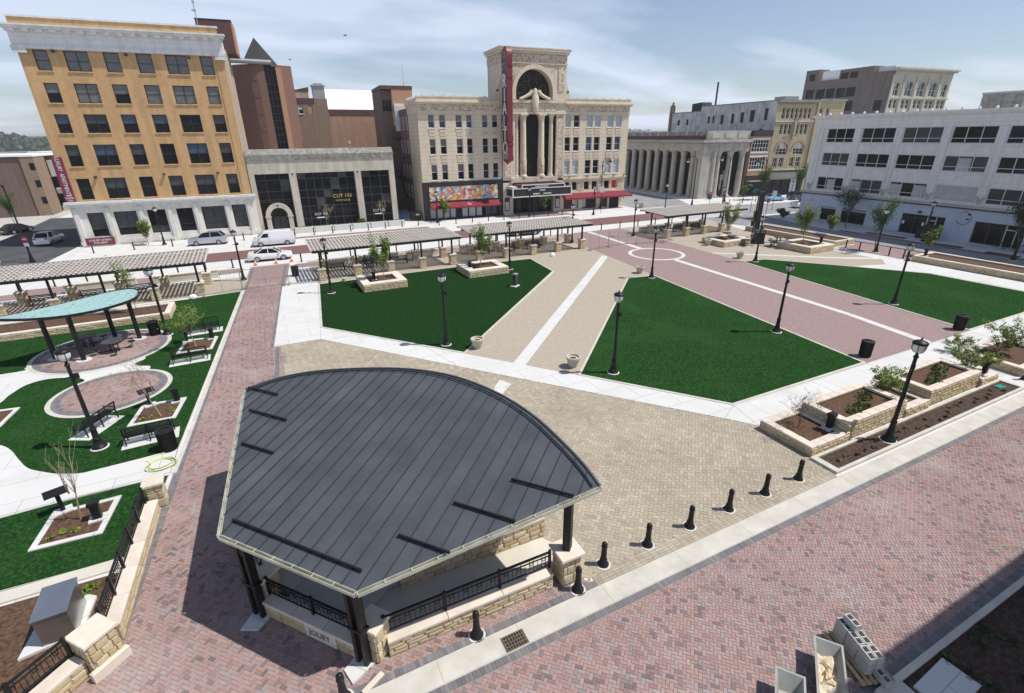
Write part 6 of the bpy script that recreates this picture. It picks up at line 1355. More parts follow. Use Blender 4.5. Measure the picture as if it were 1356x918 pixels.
# ------------------------------------------------------------------ street lamps
def make_lamp():
    t = thing('street_lamp','x','street lamp',(0,0,0),0,'black globe lamps round the plaza')
    part('footing',MB().lathe([(.36,-.02),(.36,.05),(.33,.07)],24),'concrete',t,True)
    part('base',MB().lathe([(.30,.06),(.30,.14),(.25,.2),(.19,.3),(.15,.48),(.16,.52),(.13,.56),(.115,.95),(.13,.98),(.13,1.04),(.105,1.08)],18),'black_metal',t,True)
    part('pole',MB().lathe([(.09,1.0),(.085,2.4),(.07,4.15),(.10,4.17),(.10,4.24),(.06,4.28),(.06,4.36),(.11,4.42)],14),'black_metal',t,True)
    part('outlet_box',MB().box(.07,.24,-.08,.08,3.55,3.78).bar((-.3,0,3.62),(.08,0,3.66),.05),'black_metal',t)
    part('globe',MB().lathe([(.12,4.42),(.21,4.50),(.26,4.62),(.265,4.79)],18),'lamp_glass',t,True)
    cg_ = MB()
    for k in range(6):
        a = math.pi*k/3; cg_.tube([(.125*math.cos(a),.125*math.sin(a),4.41),(.22*math.cos(a),.22*math.sin(a),4.50),(.27*math.cos(a),.27*math.sin(a),4.62),(.275*math.cos(a),.275*math.sin(a),4.80)],.014,5)
    part('cage',cg_,'black_metal',t)
    part('lantern_cap',MB().lathe([(.28,4.79),(.29,4.84),(.27,4.88),(.20,4.93),(.08,4.96),(.05,4.98),(.025,5.07),(.01,5.10)],18),'black_metal',t,True)
    return t
lamp = make_lamp()
for x,y,lab in ((23.74,9.62,'black globe lamp in the street mulch bed with a pale tag on its pole'),(16.94,21.1,'black globe lamp on the lawn corner beside the clay pot'),(31.16,21.1,'black globe lamp on the edge of the lawn nearest the black litter bin'),(-8.67,25.6,'black globe lamp on the left garden lawn beside the angled bench'),(9.56,29.8,'black globe lamp at the near edge of the dark lawn'),(44.97,20.9,'black globe lamp on the edge of the far right lawn'),(33.2,36.6,'black globe lamp at the top corner of the middle lawn'),(4.3,46.3,'black globe lamp at the left edge of the dark lawn'),(22.41,46.3,'black globe lamp at the far edge of the dark lawn'),(-7.79,41.0,'black globe lamp beside the litter bin near the teal canopy'),(47.6,36.4,'black globe lamp at the tip of the far right lawn'),(35.6,54.8,'black globe lamp beside the wire fence panels'),(45.5,54.6,'black globe lamp left of the bank pergola'),(-2.9,55.0,'black globe lamp between the left pergola and the brick walk'),(63.7,33.0,'black globe lamp by the gap between the garden walls on the right')):
    again(lamp,(x,y,0),rnd.uniform(-.4,.4),lab)
for x,y,lab in ((-12.6,80.5,'black globe lamp in front of the pale base of the orange building'),(74.9,33.7,'black globe lamp in front of the pale blue ground floor'),(25.5,79.6,'black globe lamp in front of the mural shop'),(41.5,77.6,'black globe lamp in front of the red awning of the theatre'),(52.5,74.2,'black globe lamp on the theatre corner'),(65.5,70.5,'black globe lamp at the crossing by the bank'),(68.5,60.5,'black globe lamp behind the bank pergola'),(72.0,23.6,'black globe lamp on the right hand pavement near the timber stack')):
    again(lamp,(x,y,0),rnd.uniform(-.4,.4),lab)
tagp = tag(MB().box(-.16,.16,-.012,0,0,.46).build('notice','clay',None,False,(23.72,9.5,2.05),R(25)),'pale paper notice strapped to the lamp pole in the mulch bed','notice')
MB().box(-.13,.13,-.016,-.013,.24,.42).build('print','blind',tagp)
# tall curved-arm lamps
def arm_lamp(x,y,h,reach,az,label):
    t = thing('arm_lamp',label,'street lamp',(x,y,0),az,'tall lamps with curved arms')
    part('base',MB().lathe([(.28,0),(.26,.2),(.17,.5),(.14,1.0),(.12,1.05)],12),'black_metal',t,True); part('pole',MB().tube([(0,0,1),(0,0,h)],[.1,.07],10),'black_metal',t,True)
    part('arm',MB().tube([(0,0,h-.5),(.15*reach,0,h+.25),(.5*reach,0,h+.5),(.85*reach,0,h+.35),(reach,0,h)],.05,8),'black_metal',t,True)
    l_ = part('lantern',MB().lathe([(.05,.3),(.22,.18),(.3,-.05),(.31,-.12)],12,reach,0).xf(Matrix.Translation((0,0,h-.2))),'black_metal',t,True); MB().lathe([(.28,-.13),(.24,-.3),(.12,-.45)],12,reach,0).xf(Matrix.Translation((0,0,h-.2))).build('globe','lamp_glass',l_,True)
    return t
arm_lamp(-25.3,76.5,8.6,1.6,R(170),'tall black lamp with a curved arm by the side street, red sign on its pole')
arm_lamp(75.0,58.5,9.0,1.7,R(170),'tall black lamp with a curved arm near the yellow stone block')
arm_lamp(58.5,80.5,8.6,1.7,R(0),'tall black lamp with a curved arm at the theatre corner in front of the columns')
arm_lamp(76.5,75.0,8.6,1.7,R(150),'tall black lamp with a curved arm before the corner of the bank')
arm_lamp(86.5,76.0,8.6,1.6,R(150),'tall black lamp with a curved arm before the front columns of the bank')
# ------------------------------------------------------------------ signs
def sign_pole(x,y,label,kind,h=2.6):
    t = thing('traffic_sign',label,'traffic sign',(x,y,0),R(-25)); part('pole',MB().tube([(0,0,0),(0,0,h)],.04,6),'black_metal',t)
    if kind == 'stop':
        pl = part('plate',MB().xz([(.36*math.cos(R(22.5+45*k)),h-.3+.36*math.sin(R(22.5+45*k))) for k in range(8)],-.07,-.045),'stop_red',t); lettering('lettering','STOP',.26,pl,(0,-.075,h-.3),(R(90),0,0),'white_paint',.003)
    elif kind == 'round':
        pl = part('plate',MB().lathe([(.34,0),(.34,.02)],18).xf(Matrix.Translation((0,-.045,h-.3))@Matrix.Rotation(R(90),4,'X')),'stop_red',t); MB().box(-.22,.22,-.075,-.067,h-.35,h-.25).build('bar','white_paint',pl)
        MB().box(-.28,.28,-.07,-.045,h-1.1,h-.72).build('plate','white_paint',t)
    elif kind == 'white':
        part('plate',MB().box(-.4,.4,-.07,-.045,h-1.0,h),'white_paint',t)
    elif kind == 'street':
        part('plate',MB().box(-.1,1.0,-.07,-.045,h-.25,h),'street_green',t); part('plate',MB().box(-.07,-.045,-.9,.1,h-.55,h-.3),'street_green',t)
    return t
sign_pole(-25.1,76.1,'red round sign with a white plate under it, on the lamp by the side street','round',3.0)
sign_pole(78.5,72.5,'red stop sign in front of the corner of the bank','stop',2.6); sign_pole(76.3,58.0,'red stop sign in front of the blue car','stop',2.9)
sign_pole(-30.5,70.5,'green street name sign at the far left edge','street',3.4); sign_pole(78.0,62.5,'green street name sign left of the white corner building','street',4.0)
sign_pole(55.0,75.5,'white banner sign on a pole at the theatre corner','white',4.6); sign_pole(84.0,62.8,'white square sign in front of the blue car','white',3.4)

# ------------------------------------------------------------------ bollards
def make_bollard():
    t = thing('bollard','x','bollard',(0,0,0),0,'black bollards along the kerb')
    part('base',MB().lathe([(.19,0),(.19,.05),(.15,.1),(.12,.2),(.125,.24),(.10,.27)],16),'black_metal',t,True)
    part('shaft',MB().lathe([(.10,.26),(.085,.72),(.10,.74),(.10,.78),(.08,.8)],16),'black_metal',t,True)
    part('head',MB().lathe([(.08,.8),(.095,.83),(.09,.89),(.06,.93),(.015,.95)],16),'black_metal',t,True)
    part('footing',MB().lathe([(.25,-.01),(.25,.012)],20),'concrete',t)
    return t
bo = make_bollard()
for i,x in enumerate((7.95,9.8,11.73,13.68,15.65,17.62)): again(bo,(x,9.66,0),0,'black bollard on the tan pavers, %s from the stage'%nm[i])
again(bo,(6.66,9.2,0),0,'black bollard beside the right hand pier of the stage'); again(bo,(3.27,9.2,0),0,'black bollard in front of the stage wall, left of the drain grate')
again(bo,(-.38,9.1,0),0,'black bollard at the near corner of the stage, at the bottom of the picture'); again(bo,(37.0,9.7,0),0,'black bollard at the right edge beyond the mulch bed')
def make_post():
    t = thing('street_post','x','post',(0,0,0),0,'thin black posts along the streets'); part('shaft',MB().lathe([(.075,0),(.075,.95),(.05,1.0)],8),'black_metal',t,True); part('collar',MB().lathe([(.11,0),(.11,.06),(.076,.1)],8),'black_metal',t,True); return t
po = make_post()
used_ = 0
for row,(xa,xb,y,n_,wh) in enumerate(((-22,-4,61.6,8,'on the near kerb left of the brick walk'),(3,36,61.0,13,'on the near kerb behind the middle pergolas'),(38,62,61.2,8,'on the near kerb by the red path'),(-20,-3,79.0,5,'before the orange building'),(1,22,78.8,9,'before the stone restaurant'),(25,48,77.4,9,'before the theatre'),(84,99,72.5,5,'by the parked blue car'))):
    for k in range(n_): again(po,(xa+(xb-xa)*k/(n_-1),y,0),0,'%s thin black post from the left %s'%(ordn[k],wh),'thin black posts %s'%wh)
for k,y in enumerate((29.8,31.3,34.6,36.2)): again(po,(63.2,y,0),0,'%s thin black post from the right in the gap of the right hand garden walls'%ordn[k],'thin black posts in the garden wall gap')
# ------------------------------------------------------------------ litter bins, pots
def make_bin():
    t = thing('litter_bin','x','litter bin',(0,0,0),0,'black slatted litter bins')
    part('liner',MB().lathe([(.27,.05),(.27,.92)],16),'black_panel',t)
    me = MB().bar((.31,0,.05),(.33,0,.98),.055,.02).mesh('slat','black_metal')
    for k in range(22): put('slat',me,t,(0,0,0),2*math.pi*k/22)
    part('rim',MB().lathe([(.3,.96),(.37,.97),(.37,1.02),(.3,1.04),(.2,1.06),(.2,1.02)],20),'black_metal',t,True); part('foot_ring',MB().lathe([(.3,0),(.32,.02),(.32,.08),(.28,.08)],18),'black_metal',t)
    return t
bi = make_bin()
for x,y,lab in ((32.35,15.75,'black litter bin at the near corner of the middle lawn'),(42.9,15.5,'black litter bin at the near end of the red path by the right lawn'),(-5.75,23.95,'black litter bin next to the bench by the yellow hose'),(-8.55,41.4,'black litter bin beside the round patio under the teal canopy'),(59.6,45.2,'black litter bin between the picnic tables and the garden wall'),(1.9,54.5,'black litter bin at the left end of the pergola by the brick walk')): again(bi,(x,y,.03),0,lab)
def make_pot():
    t = thing('clay_pot','x','plant pot',(0,0,0),0,'pale empty plant pots'); part('pot',MB().lathe([(.2,0),(.22,.06),(.26,.2),(.31,.42),(.35,.44),(.36,.54),(.33,.56),(.29,.55),(.28,.46)],20),'clay',t,True); part('soil',MB().lathe([(.28,.44),(.1,.47),(.0,.47)],16),'mulch',t); return t
pt = make_pot()
for x,y,lab in ((11.25,28.35,'pale empty plant pot at the near corner of the dark lawn'),(15.3,22.95,'pale empty plant pot on the tan path by the middle lawn'),(33.4,38.6,'pale plant pot at the top corner of the middle lawn'),(47.5,38.4,'pale plant pot at the tip of the right hand lawn'),(49.9,45.4,'pale plant pot at the corner of the bank side planter')): again(pt,(x,y,0),0,lab,None,1.25)
for x,y,lab in ((-27.5,73.2,'tall pale plant pot at the left kerb by the side street'),(-14.0,63.2,'wide pale plant pot behind the left pergola'),(66,77.5,'pale plant pot at the crossing by the bank'),(80,69.8,'pale plant pot before the blue car')): again(pt,(x,y,0),0,lab,None,1.7)

# ------------------------------------------------------------------ park benches on slabs
def make_bench():
    t = thing('park_bench','x','bench',(0,0,0),0,'black metal park benches')
    sb_ = MB()
    for k in range(5): sb_.box(-.92,.92,-.3+k*.11,-.22+k*.11,.42,.445)
    tag(part('seat',sb_,'black_metal',t),kind='stuff')
    part('back_rail',MB().bar((-.94,.30,.9),(.94,.30,.9),.05,.05),'black_metal',t); part('back_rail',MB().bar((-.94,.235,.5),(.94,.235,.5),.04,.04),'black_metal',t)
    me = MB().bar((0,.235,.5),(0,.30,.9),.022,.012).mesh('picket','black_metal')
    for k in range(24): put('picket',me,t,(-.9+k*.0783,0,0))
    for x_ in (-.93,0,.93): part('side_frame',MB().bar((x_,-.3,0),(x_,-.28,.43),.045).bar((x_,.28,0),(x_,.23,.45),.045).bar((x_,-.3,.42),(x_,.24,.42),.045).bar((x_,.24,.44),(x_,.31,.92),.045).bar((x_,-.32,.62),(x_,.25,.64),.05,.03).bar((x_,-.3,.42),(x_,-.31,.62),.035),'black_metal',t)
    return t
be = make_bench()
def bench(x,y,rz,lab,sx,sy,srz,slab):
    s_ = tag(MB().cbox(-1.12,1.12,-.52,.52,-.02,.055,.012).build('bench_slab','concrete',None,False,(sx,sy,0),srz),slab,'concrete slab','pale slabs under the park benches')
    again(be,(x,y,.055),rz,lab)
bench(-9.15,27.75,R(62)+math.pi,'black park bench set at an angle behind the left lamp post',-9.2,27.75,R(62),'pale slab under the bench set at an angle')
bench(-6.65,25.4,R(3)+math.pi,'black park bench beside the litter bin and the yellow hose',-6.65,25.4,R(3),'pale slab under the bench beside the yellow hose')
bench(-5.8,34.9,R(2)+math.pi,'black park bench on the near side of the small tree bed',-5.85,34.9,R(2),'pale slab under the bench near the small green tree')
bench(-5.35,40.5,R(2),'black park bench on the far side of the small green tree',-5.35,40.45,R(2),'pale slab under the bench beyond the small green tree')
# framed mulch beds with pedestals
def ped(x,y,z,rz,kind,label):
    t = thing('reading_stand' if kind else 'light_post',label,'stand' if kind else 'light',(x,y,z),rz)
    part('footing',MB().box(-.28,.28,-.22,.22,-.05,.06),'concrete',t)
    if kind: part('post',MB().box(-.07,.07,-.05,.05,.06,.85),'black_metal',t); part('panel',MB().add([(-.36,-.2,.82),(.36,-.2,.82),(.36,.18,.92),(-.36,.18,.92),(-.36,-.2,.86),(.36,-.2,.86),(.36,.18,.96),(-.36,.18,.96)],[(3,2,1,0),(4,5,6,7),(0,1,5,4),(1,2,6,5),(2,3,7,6),(3,0,4,7)]),'black_metal',t)
    else: part('post',MB().box(-.13,.13,-.11,.11,.06,.62),'black_metal',t); part('head',MB().cbox(-.17,.17,-.15,.15,.621,.8,.03),'black_metal',t)
    return t
def framed_bed(P_, label_ped1, label_ped2, p1, p2):
    c = Vector((sum(p[0] for p in P_)/4,sum(p[1] for p in P_)/4)); inn = [tuple(c+(Vector(p)-c)*.82) for p in P_]
    b = structure('tree_bed',MB().sheet(inn,.05),'mulch'); mb = MB()
    for i in range(4):
        q = [P_[i],P_[(i+1)%4],inn[(i+1)%4],inn[i]]; mb.add([(x,y,-.02) for x,y in q]+[(x,y,.075) for x,y in q],[(4,5,6,7),(0,1,5,4),(2,3,7,6)])
    mb.build('bed_frame','concrete',b)
    if label_ped1: ped(*p1,.05,R(20),1,label_ped1)
    if label_ped2: ped(*p2,.05,R(5),0,label_ped2)
framed_bed([(-9.35,18.95),(-7.25,18.85),(-7.05,21.05),(-9.2,21.0)],'black slanted reading stand at the bare tree bed','black square light post in the bare tree bed',(-8.85,20.95),(-7.55,19.85))
framed_bed([(-7.9,27.1),(-5.85,27.0),(-5.55,29.3),(-7.6,29.35)],'black slanted reading stand at the budding tree bed','black square light post at the budding tree bed',(-7.2,29.15),(-5.95,29.0))
framed_bed([(-6.8,36.5),(-4.7,36.4),(-4.45,38.8),(-6.5,39.05)],'black slanted reading stand at the small green tree bed','black square light post at the small green tree bed',(-6.35,38.7),(-4.8,38.55))
framed_bed([(-15.6,30.2),(-13.55,30.05),(-13.4,32.1),(-15.4,32.4)],None,None,None,None)
for x,y,lab in ((-8.85,19.35,'left seedling of three in the bare tree bed'),(-8.5,19.5,'middle seedling of three in the bare tree bed'),(-8.15,19.45,'right seedling of three in the bare tree bed'),(-7.3,27.5,'left seedling of three in the budding tree bed'),(-6.9,27.6,'middle seedling of three in the budding tree bed'),(-6.1,28.0,'right seedling of three in the budding tree bed')): tag(tuft(x,y,.05,.12,'leaf_fresh',26,.16),'tiny green '+lab,'plant','seedlings in the mulch beds')
for x,y,lab in ((-7.0,16.1,'low green plant in the mulch bed by the railing, right one'),(-7.45,16.0,'low green plant in the mulch bed by the railing, left one'),(-9.2,15.6,'low green plant in the mulch bed left of the steel cabinet'),(-9.25,14.7,'small plant in the mulch bed nearest the left edge')): tag(tuft(x,y,.03,.2,'leaf_fresh',60,.18),lab,'plant')
# steel cabinet on its pad
cb_ = thing('steel_cabinet','brushed steel utility cabinet on a pale pad in the mulch bed','utility cabinet',(-7.25,14.85,0),R(3))
part('pad',MB().prism([(-.95,-.75),(.42,-.55),(.55,.75),(.3,.95),(-.75,.62)],-.05,.1),'concrete',cb_)
part('body',MB().box(-.42,.33,-.62,.62,.101,1.02),'steel',cb_); part('lid',MB().cbox(-.45,.36,-.66,.66,1.021,1.09,.02),'steel',cb_)
# garden wall with railing beside the walk
gwll = thing('garden_wall','low stone wall with a black railing and two capped piers along the brick walk','wall',(0,0,0))
a0,a1 = Vector((-5.72,13.6)),Vector((-5.56,19.3))
w_ = MB().prism([(-6.02,13.6),(-5.74,13.6),(-5.56,19.3),(-5.84,19.3)],0,.5).build('wall','stone_core',gwll); stones(w_,(-5.74,13.6),(-5.56,19.3),.0,.49,3,.25,.6,.03); caps(w_,(-5.9,13.6),(-5.72,19.3),.42,.5,.1,1.25,.02); railing(w_,(-6.02,13.7),(-5.86,19.2),.6,.62,6,.11)
pier(gwll,-5.62,19.85,R(3),.5,0,1.12,3,.72); pier(gwll,-6.05,13.05,R(42),.68,0,1.2,4,.82)
MB().cbox(-.46,.46,-.06,.1,0,.32,.03).build('base_stone','cap_stone',gwll,False,(-5.8,12.72,0),R(42))
w2 = MB().prism([(-6.3,12.75),(-6.6,13.02),(-9.2,10.4),(-8.9,10.1)],0,.5).build('wall','stone_core',gwll); stones(w2,(-8.9,10.1),(-6.3,12.75),0,.49,3,.25,.6,.03); caps(w2,(-9.02,10.22),(-6.42,12.88),.4,.5,.1,1.25,.02); railing(w2,(-9.2,10.4),(-6.6,13.0),.6,.62,4,.11)
# long stone planter at the back of the left garden
def long_planter(x0,x1,y0,y1,h,label,soil='mulch'):
    return planter(x0,x1,y0,y1,h,label,soil,'',1.4,.34,False,None,3,.7)
lpn = long_planter(-22,-8.0,44.9,48.2,.55,'long low stone planter with slim young trees behind the left garden lawn')
for a in ((7.0,11.0,44.9,48.6,.75,'square stone planter on the dark lawn left of the other one'),(17.3,21.6,44.9,48.6,.75,'square stone planter on the dark lawn nearer the theatre'),(50.5,55.2,43.4,47.0,.7,'square stone planter with a bright tree on the bank terrace'),(56.2,60.6,36.0,40.4,.75,'square stone planter with a bright tree beside the picnic tables'),(62.6,66.3,37.2,50.5,.65,'long stone planter on the right, farther from the camera'),(62.5,66.3,12.0,28.6,.65,'long stone planter on the right, nearer the camera')): planter(*a[:5],a[5],'mulch','',1.2,.34 if a[1]-a[0] < 4 else .7,False,None,3,.7)
for (x,y,lab) in ((8.2,46.2,'left end of the left dark lawn planter'),(9.9,47.2,'right end of the left dark lawn planter'),(19.6,47.4,'right end of the theatre side lawn planter'),(18.6,46.2,'left end of the theatre side lawn planter'),(52.2,45.0,'left end of the bank side planter'),(53.4,44.6,'right end of the bank side planter'),(57.8,38.4,'left end of the picnic table planter'),(58.9,37.8,'right end of the picnic table planter')): tag(tuft(x,y,.55,.42,'leaf_dark',90,.3),'dark green low plants at the '+lab,'plants','low plants in the plaza planters')
for x,y,lab in ((8.3,46.6,'left planter'),(17.9,46.4,'theatre side planter'),(60.0,37.4,'planter beside the picnic tables'),(63.0,49.8,'far end of the right garden wall'),(63.2,27.8,'near right garden wall')): 
    t = ped(x,y,.62,0,0,'black square light post on the %s'%lab)
# electrical pedestal on the dark lawn
t = thing('power_pedestal','dark power pedestal on a pale base in the dark lawn','power pedestal',(20.05,40.3,0),R(35)); part('base',MB().cbox(-.45,.35,-.3,.3,-.02,.12,.02),'concrete',t); part('cabinet',MB().cbox(-.2,.2,-.16,.16,.121,1.15,.03),'bronze_frame',t); part('lid',MB().cbox(-.24,.24,-.2,.2,1.151,1.25,.04),'galvanised',t)
# teal canopy over the round patio
cn = thing('shade_canopy','teal perforated leaf shaped canopy on four black posts over the round patio','canopy',(0,0,0))
cpts = [(-9.0,42.3),(-8.75,41.2),(-9.0,39.7),(-10.3,38.3),(-11.9,37.75),(-13.6,38.0),(-15.3,38.75),(-15.9,39.25),(-14.9,39.6),(-13.3,40.6),(-11.6,42.0),(-10.4,42.8),(-9.5,42.9)]
cp_ = smooth_arc(cpts+[cpts[0]],4)[:-1]; zc = lambda x,y: 3.18+.0*(x)
part('roof_sheet',MB().prism(cp_,3.16,3.21),'teal_canopy',cn)
e_ = MB()
for i in range(len(cp_)): p,q = cp_[i],cp_[(i+1)%len(cp_)]; e_.bar((p[0],p[1],3.15),(q[0],q[1],3.15),.07,.16)
part('edge_frame',e_,'black_metal',cn)
for x,y in ((-13.73,39.3),(-12.0,38.15),(-11.1,42.2),(-9.45,41.0)):
    part('post',MB().lathe([(.14,.05),(.14,3.1)],12,x,y),'black_metal',cn,True); part('footing',MB().lathe([(.42,.04),(.42,.085)],18,x,y),'concrete',cn)
part('beam',MB().bar((-13.73,39.3,3.06),(-11.1,42.2,3.06),.12,.16).bar((-12.0,38.15,3.05),(-9.45,41.0,3.05),.12,.16).bar((-13.73,39.3,3.04),(-12.0,38.15,3.04),.12,.12).bar((-11.1,42.2,3.04),(-9.45,41.0,3.04),.12,.12),'black_metal',cn)
# picnic tables with four seats
def make_table():
    t = thing('picnic_table','x','picnic table',(0,0,0),0,'round picnic tables with fixed seats')
    part('tabletop',MB().lathe([(.6,.70),(.62,.72),(.62,.75),(.58,.76)],20),'bronze_frame',t,True); part('pedestal',MB().bar((-.2,-.2,0),(-.2,-.2,.7),.06).bar((.2,-.2,0),(.2,-.2,.7),.06).bar((.2,.2,0),(.2,.2,.7),.06).bar((-.2,.2,0),(-.2,.2,.7),.06),'black_metal',t)
    for k in range(4):
        a = math.pi/2*k; c,s = math.cos(a),math.sin(a)
        st_ = part('seat',MB().lathe([(.2,.42),(.22,.44),(.22,.47),(.18,.48)],14,.98*c,.98*s),'black_metal',t,True); MB().tube([(.2*c,.2*s,.12),(.7*c,.7*s,.1),(.96*c,.96*s,.2),(.98*c,.98*s,.42)],.03,6).build('arm','black_metal',st_)
    return t
tb = make_table()
for x,y,lab in ((-12.35,40.9,'round picnic table under the teal canopy, farther one'),(-10.5,39.0,'round picnic table under the teal canopy, nearer one'),(53.9,43.0,'round picnic table left of the lamp at the right lawn tip'),(56.9,44.2,'round picnic table behind the others on the terrace'),(56.2,41.0,'round picnic table right of the lamp at the right lawn tip'),(59.0,42.3,'round picnic table nearest the right garden wall'),(55.6,47.6,'round picnic table behind the bank side planter')): again(tb,(x,y,.06 if x < 0 else 0),rnd.uniform(0,1),lab)
# hose, cone, fence panels, drain grate, loose bits
hs = MB()
for k,(r0,cx,cy) in enumerate(((.46,-5.95,22.75),(.52,-5.9,22.72),(.42,-5.98,22.8),(.56,-5.92,22.7))):
    hs.tube([(cx+r0*math.cos(R(a))*(1+.08*math.sin(3*R(a)+k)),cy+r0*.86*math.sin(R(a)),.03+.022*k) for a in range(0,376,15)],.02,6)
hs.tube([(-6.4,23.1,.04),(-6.6,23.35,.04),(-6.3,23.6,.05),(-5.8,23.7,.08)],.02,6)
tag(hs.build('garden_hose','hose_yellow',None,True),'coiled yellow garden hose on the pale path by the litter bin','hose')
def make_cone():
    t = thing('traffic_cone','x','traffic cone',(0,0,0),0,'orange cones by the white car'); part('cone',MB().lathe([(.16,.03),(.03,.7),(.0,.71)],12),'orange_plastic',t,True); part('foot',MB().box(-.2,.2,-.2,.2,0,.03),'orange_plastic',t); part('stripe',MB().lathe([(.117,.3),(.088,.44)],12),'white_paint',t,True); return t
cn_ = make_cone()
for x,y,lab in ((-1.75,61.6,'orange traffic cone before the white car, left of three'),(.35,61.5,'orange traffic cone before the white car, middle of three'),(2.0,61.6,'orange traffic cone before the white car, right of three')): again(cn_,(x,y,0),0,lab)
def fence(p,q,label):
    t = thing('fence_panel',label,'fence',(p[0],p[1],0),math.atan2(q[1]-p[1],q[0]-p[0]),'temporary wire fence panels'); l = math.hypot(q[0]-p[0],q[1]-p[1])
    part('frame',MB().bar((0,0,.12),(l,0,.12),.04).bar((0,0,1.82),(l,0,1.82),.04).bar((0,0,.1),(0,0,1.84),.04).bar((l,0,.1),(l,0,1.84),.04).bar((l/2,0,.1),(l/2,0,1.84),.03),'galvanised',t)
    mb = MB()
    for k in range(1,int(l/.3)): mb.bar((k*.3,0,.14),(k*.3,0,1.8),.006)
    for k in range(1,8): mb.bar((0.02,0,.12+k*.21),(l-.02,0,.12+k*.21),.006)
    tag(part('wire_mesh',mb,'galvanised',t),kind='stuff')
    for x in (.02,l-.02): part('foot',MB().box(x-.04,x+.04,-.35,.35,0,.1),'galvanised',t)
    return t
for i,(p,q,lab) in enumerate((((35.1,50.0),(38.3,50.6),'wire fence panel standing across the red path, left one'),((38.4,50.6),(41.6,51.0),'wire fence panel standing across the red path, middle one'),((42.6,50.4),(46.0,49.4),'wire fence panel left of the bank pergola'),((46.2,49.4),(48.2,50.2),'wire fence panel at the corner of the bank pergola'),((-2.95,51.6),(1.0,51.3),'wire fence panel standing across the left brick walk'),((-6.1,50.6),(-3.0,51.4),'wire fence panel left of the brick walk'),((1.1,51.3),(3.9,50.7),'wire fence panel right of the brick walk'))): fence(p,q,lab)
gr = thing('drain_grate','rusty square iron drain grate set in the concrete band','drain grate',(4.15,8.55,0),R(0)); part('frame',MB().box(-.35,.35,-.22,-.19,-.03,.02).box(-.35,.35,.22,.25,-.03,.02).box(-.35,-.32,-.189,.219,-.03,.02).box(.32,.35,-.189,.219,-.03,.02),'bark',gr); part('pit',MB().sheet([(-.33,-.2),(.33,-.2),(.33,.23),(-.33,.23)],.0135),'dark_void',gr)
me = MB().box(-.012,.012,-.189,.219,.0,.02).mesh('bar','bark')
for k in range(8): put('bar',me,gr,(-.29+k*.083,0,0))
me = MB().box(-.319,.319,-.012,.012,.0,.018).mesh('cross_bar','bark')
for k in range(3): put('cross_bar',me,gr,(0,-.09+k*.11,.001))
tag(MB().cbox(-.32,.32,-.07,.07,0,.07,.01).build('timber_offcut','cap_stone',None,False,(.35,9.15,.0),R(28)),'pale stone offcut lying by the near corner of the stage','offcut')
# paved-over bits near the lamp: paper bag
for x,y,lab in ((29.6,49.6,'white bag lying before the theatre pergola'),(-6.9,50.4,'white bag lying at the far end of the left lawn')):
    t = tag(MB().lathe([(.3,0),(.36,.15),(.25,.35),(.08,.42)],10,sq=.7).build('bag','white_paint',None,True,(x,y,0),.4),lab,'bag')
tag(MB().lathe([(.16,0),(.19,.34),(.17,.36)],12).build('bucket','hose_yellow',None,True,(6.0,49.9,0)),'yellow bucket beside the pergola near the dark lawn','bucket')
# tall video screen on the terrace
sc = thing('video_screen_tower','tall black screen tower with a black equipment case on the terrace','screen',(57.4,44.6,0),R(52))
part('screen_panel',MB().box(-.75,.75,-.15,.15,1.6,6.2),'black_panel',sc); part('mast',MB().bar((-.5,.3,0),(-.5,.3,6.0),.12).bar((.5,.3,0),(.5,.3,6.0),.12),'black_metal',sc); part('base_case',MB().cbox(-2.3,-.9,-.6,.5,0,1.5,.05),'black_panel',sc); part('ballast',MB().box(-1.0,1.0,-.7,.9,0,.18),'black_metal',sc); part('speaker',MB().box(.8,1.5,-.2,.3,2.4,3.6),'black_panel',sc)
# street side pale barriers before the restaurant
for i in range(6):
    t = thing('street_planter','low pale street planter before the stone restaurant, %s from the left'%nm[i],'planter',(5.2+i*2.75,81.2-i*.1,0),0,'low pale planters before the restaurant'); part('body',MB().cbox(-1.25,1.25,-.4,.4,0,.85,.04),'concrete',t); part('soil',MB().box(-1.1,1.1,-.28,.28,.851,.88),'mulch',t)
bn_ = thing('refuse_bin','blue wheeled refuse bin in the alley beside the theatre','refuse bin',(20.9,86.0,0)); part('body',MB().cbox(-.55,.55,-.5,.5,.1,1.2,.05),'bin_blue',bn_); part('lid',MB().cbox(-.6,.6,-.55,.55,1.201,1.32,.05),'bin_blue',bn_); part('wheels',MB().lathe([(.1,-.5),(.1,.5)],10).xf(Matrix.Translation((0,.35,.1))@Matrix.Rotation(R(90),4,'Y')),'rubber',bn_)
db = thing('dumpster','dark green refuse container against the theatre shop front','refuse container',(23.3,84.5,0)); part('body',MB().cbox(-.8,.7,-.5,.7,.1,1.3,.05),'dark_frame',db); part('lid',MB().cbox(-.85,.75,-.55,.75,1.301,1.4,.04),'bronze_frame',db); part('label',MB().box(-.1,.5,-.52,-.501,.85,1.1),'white_paint',db)
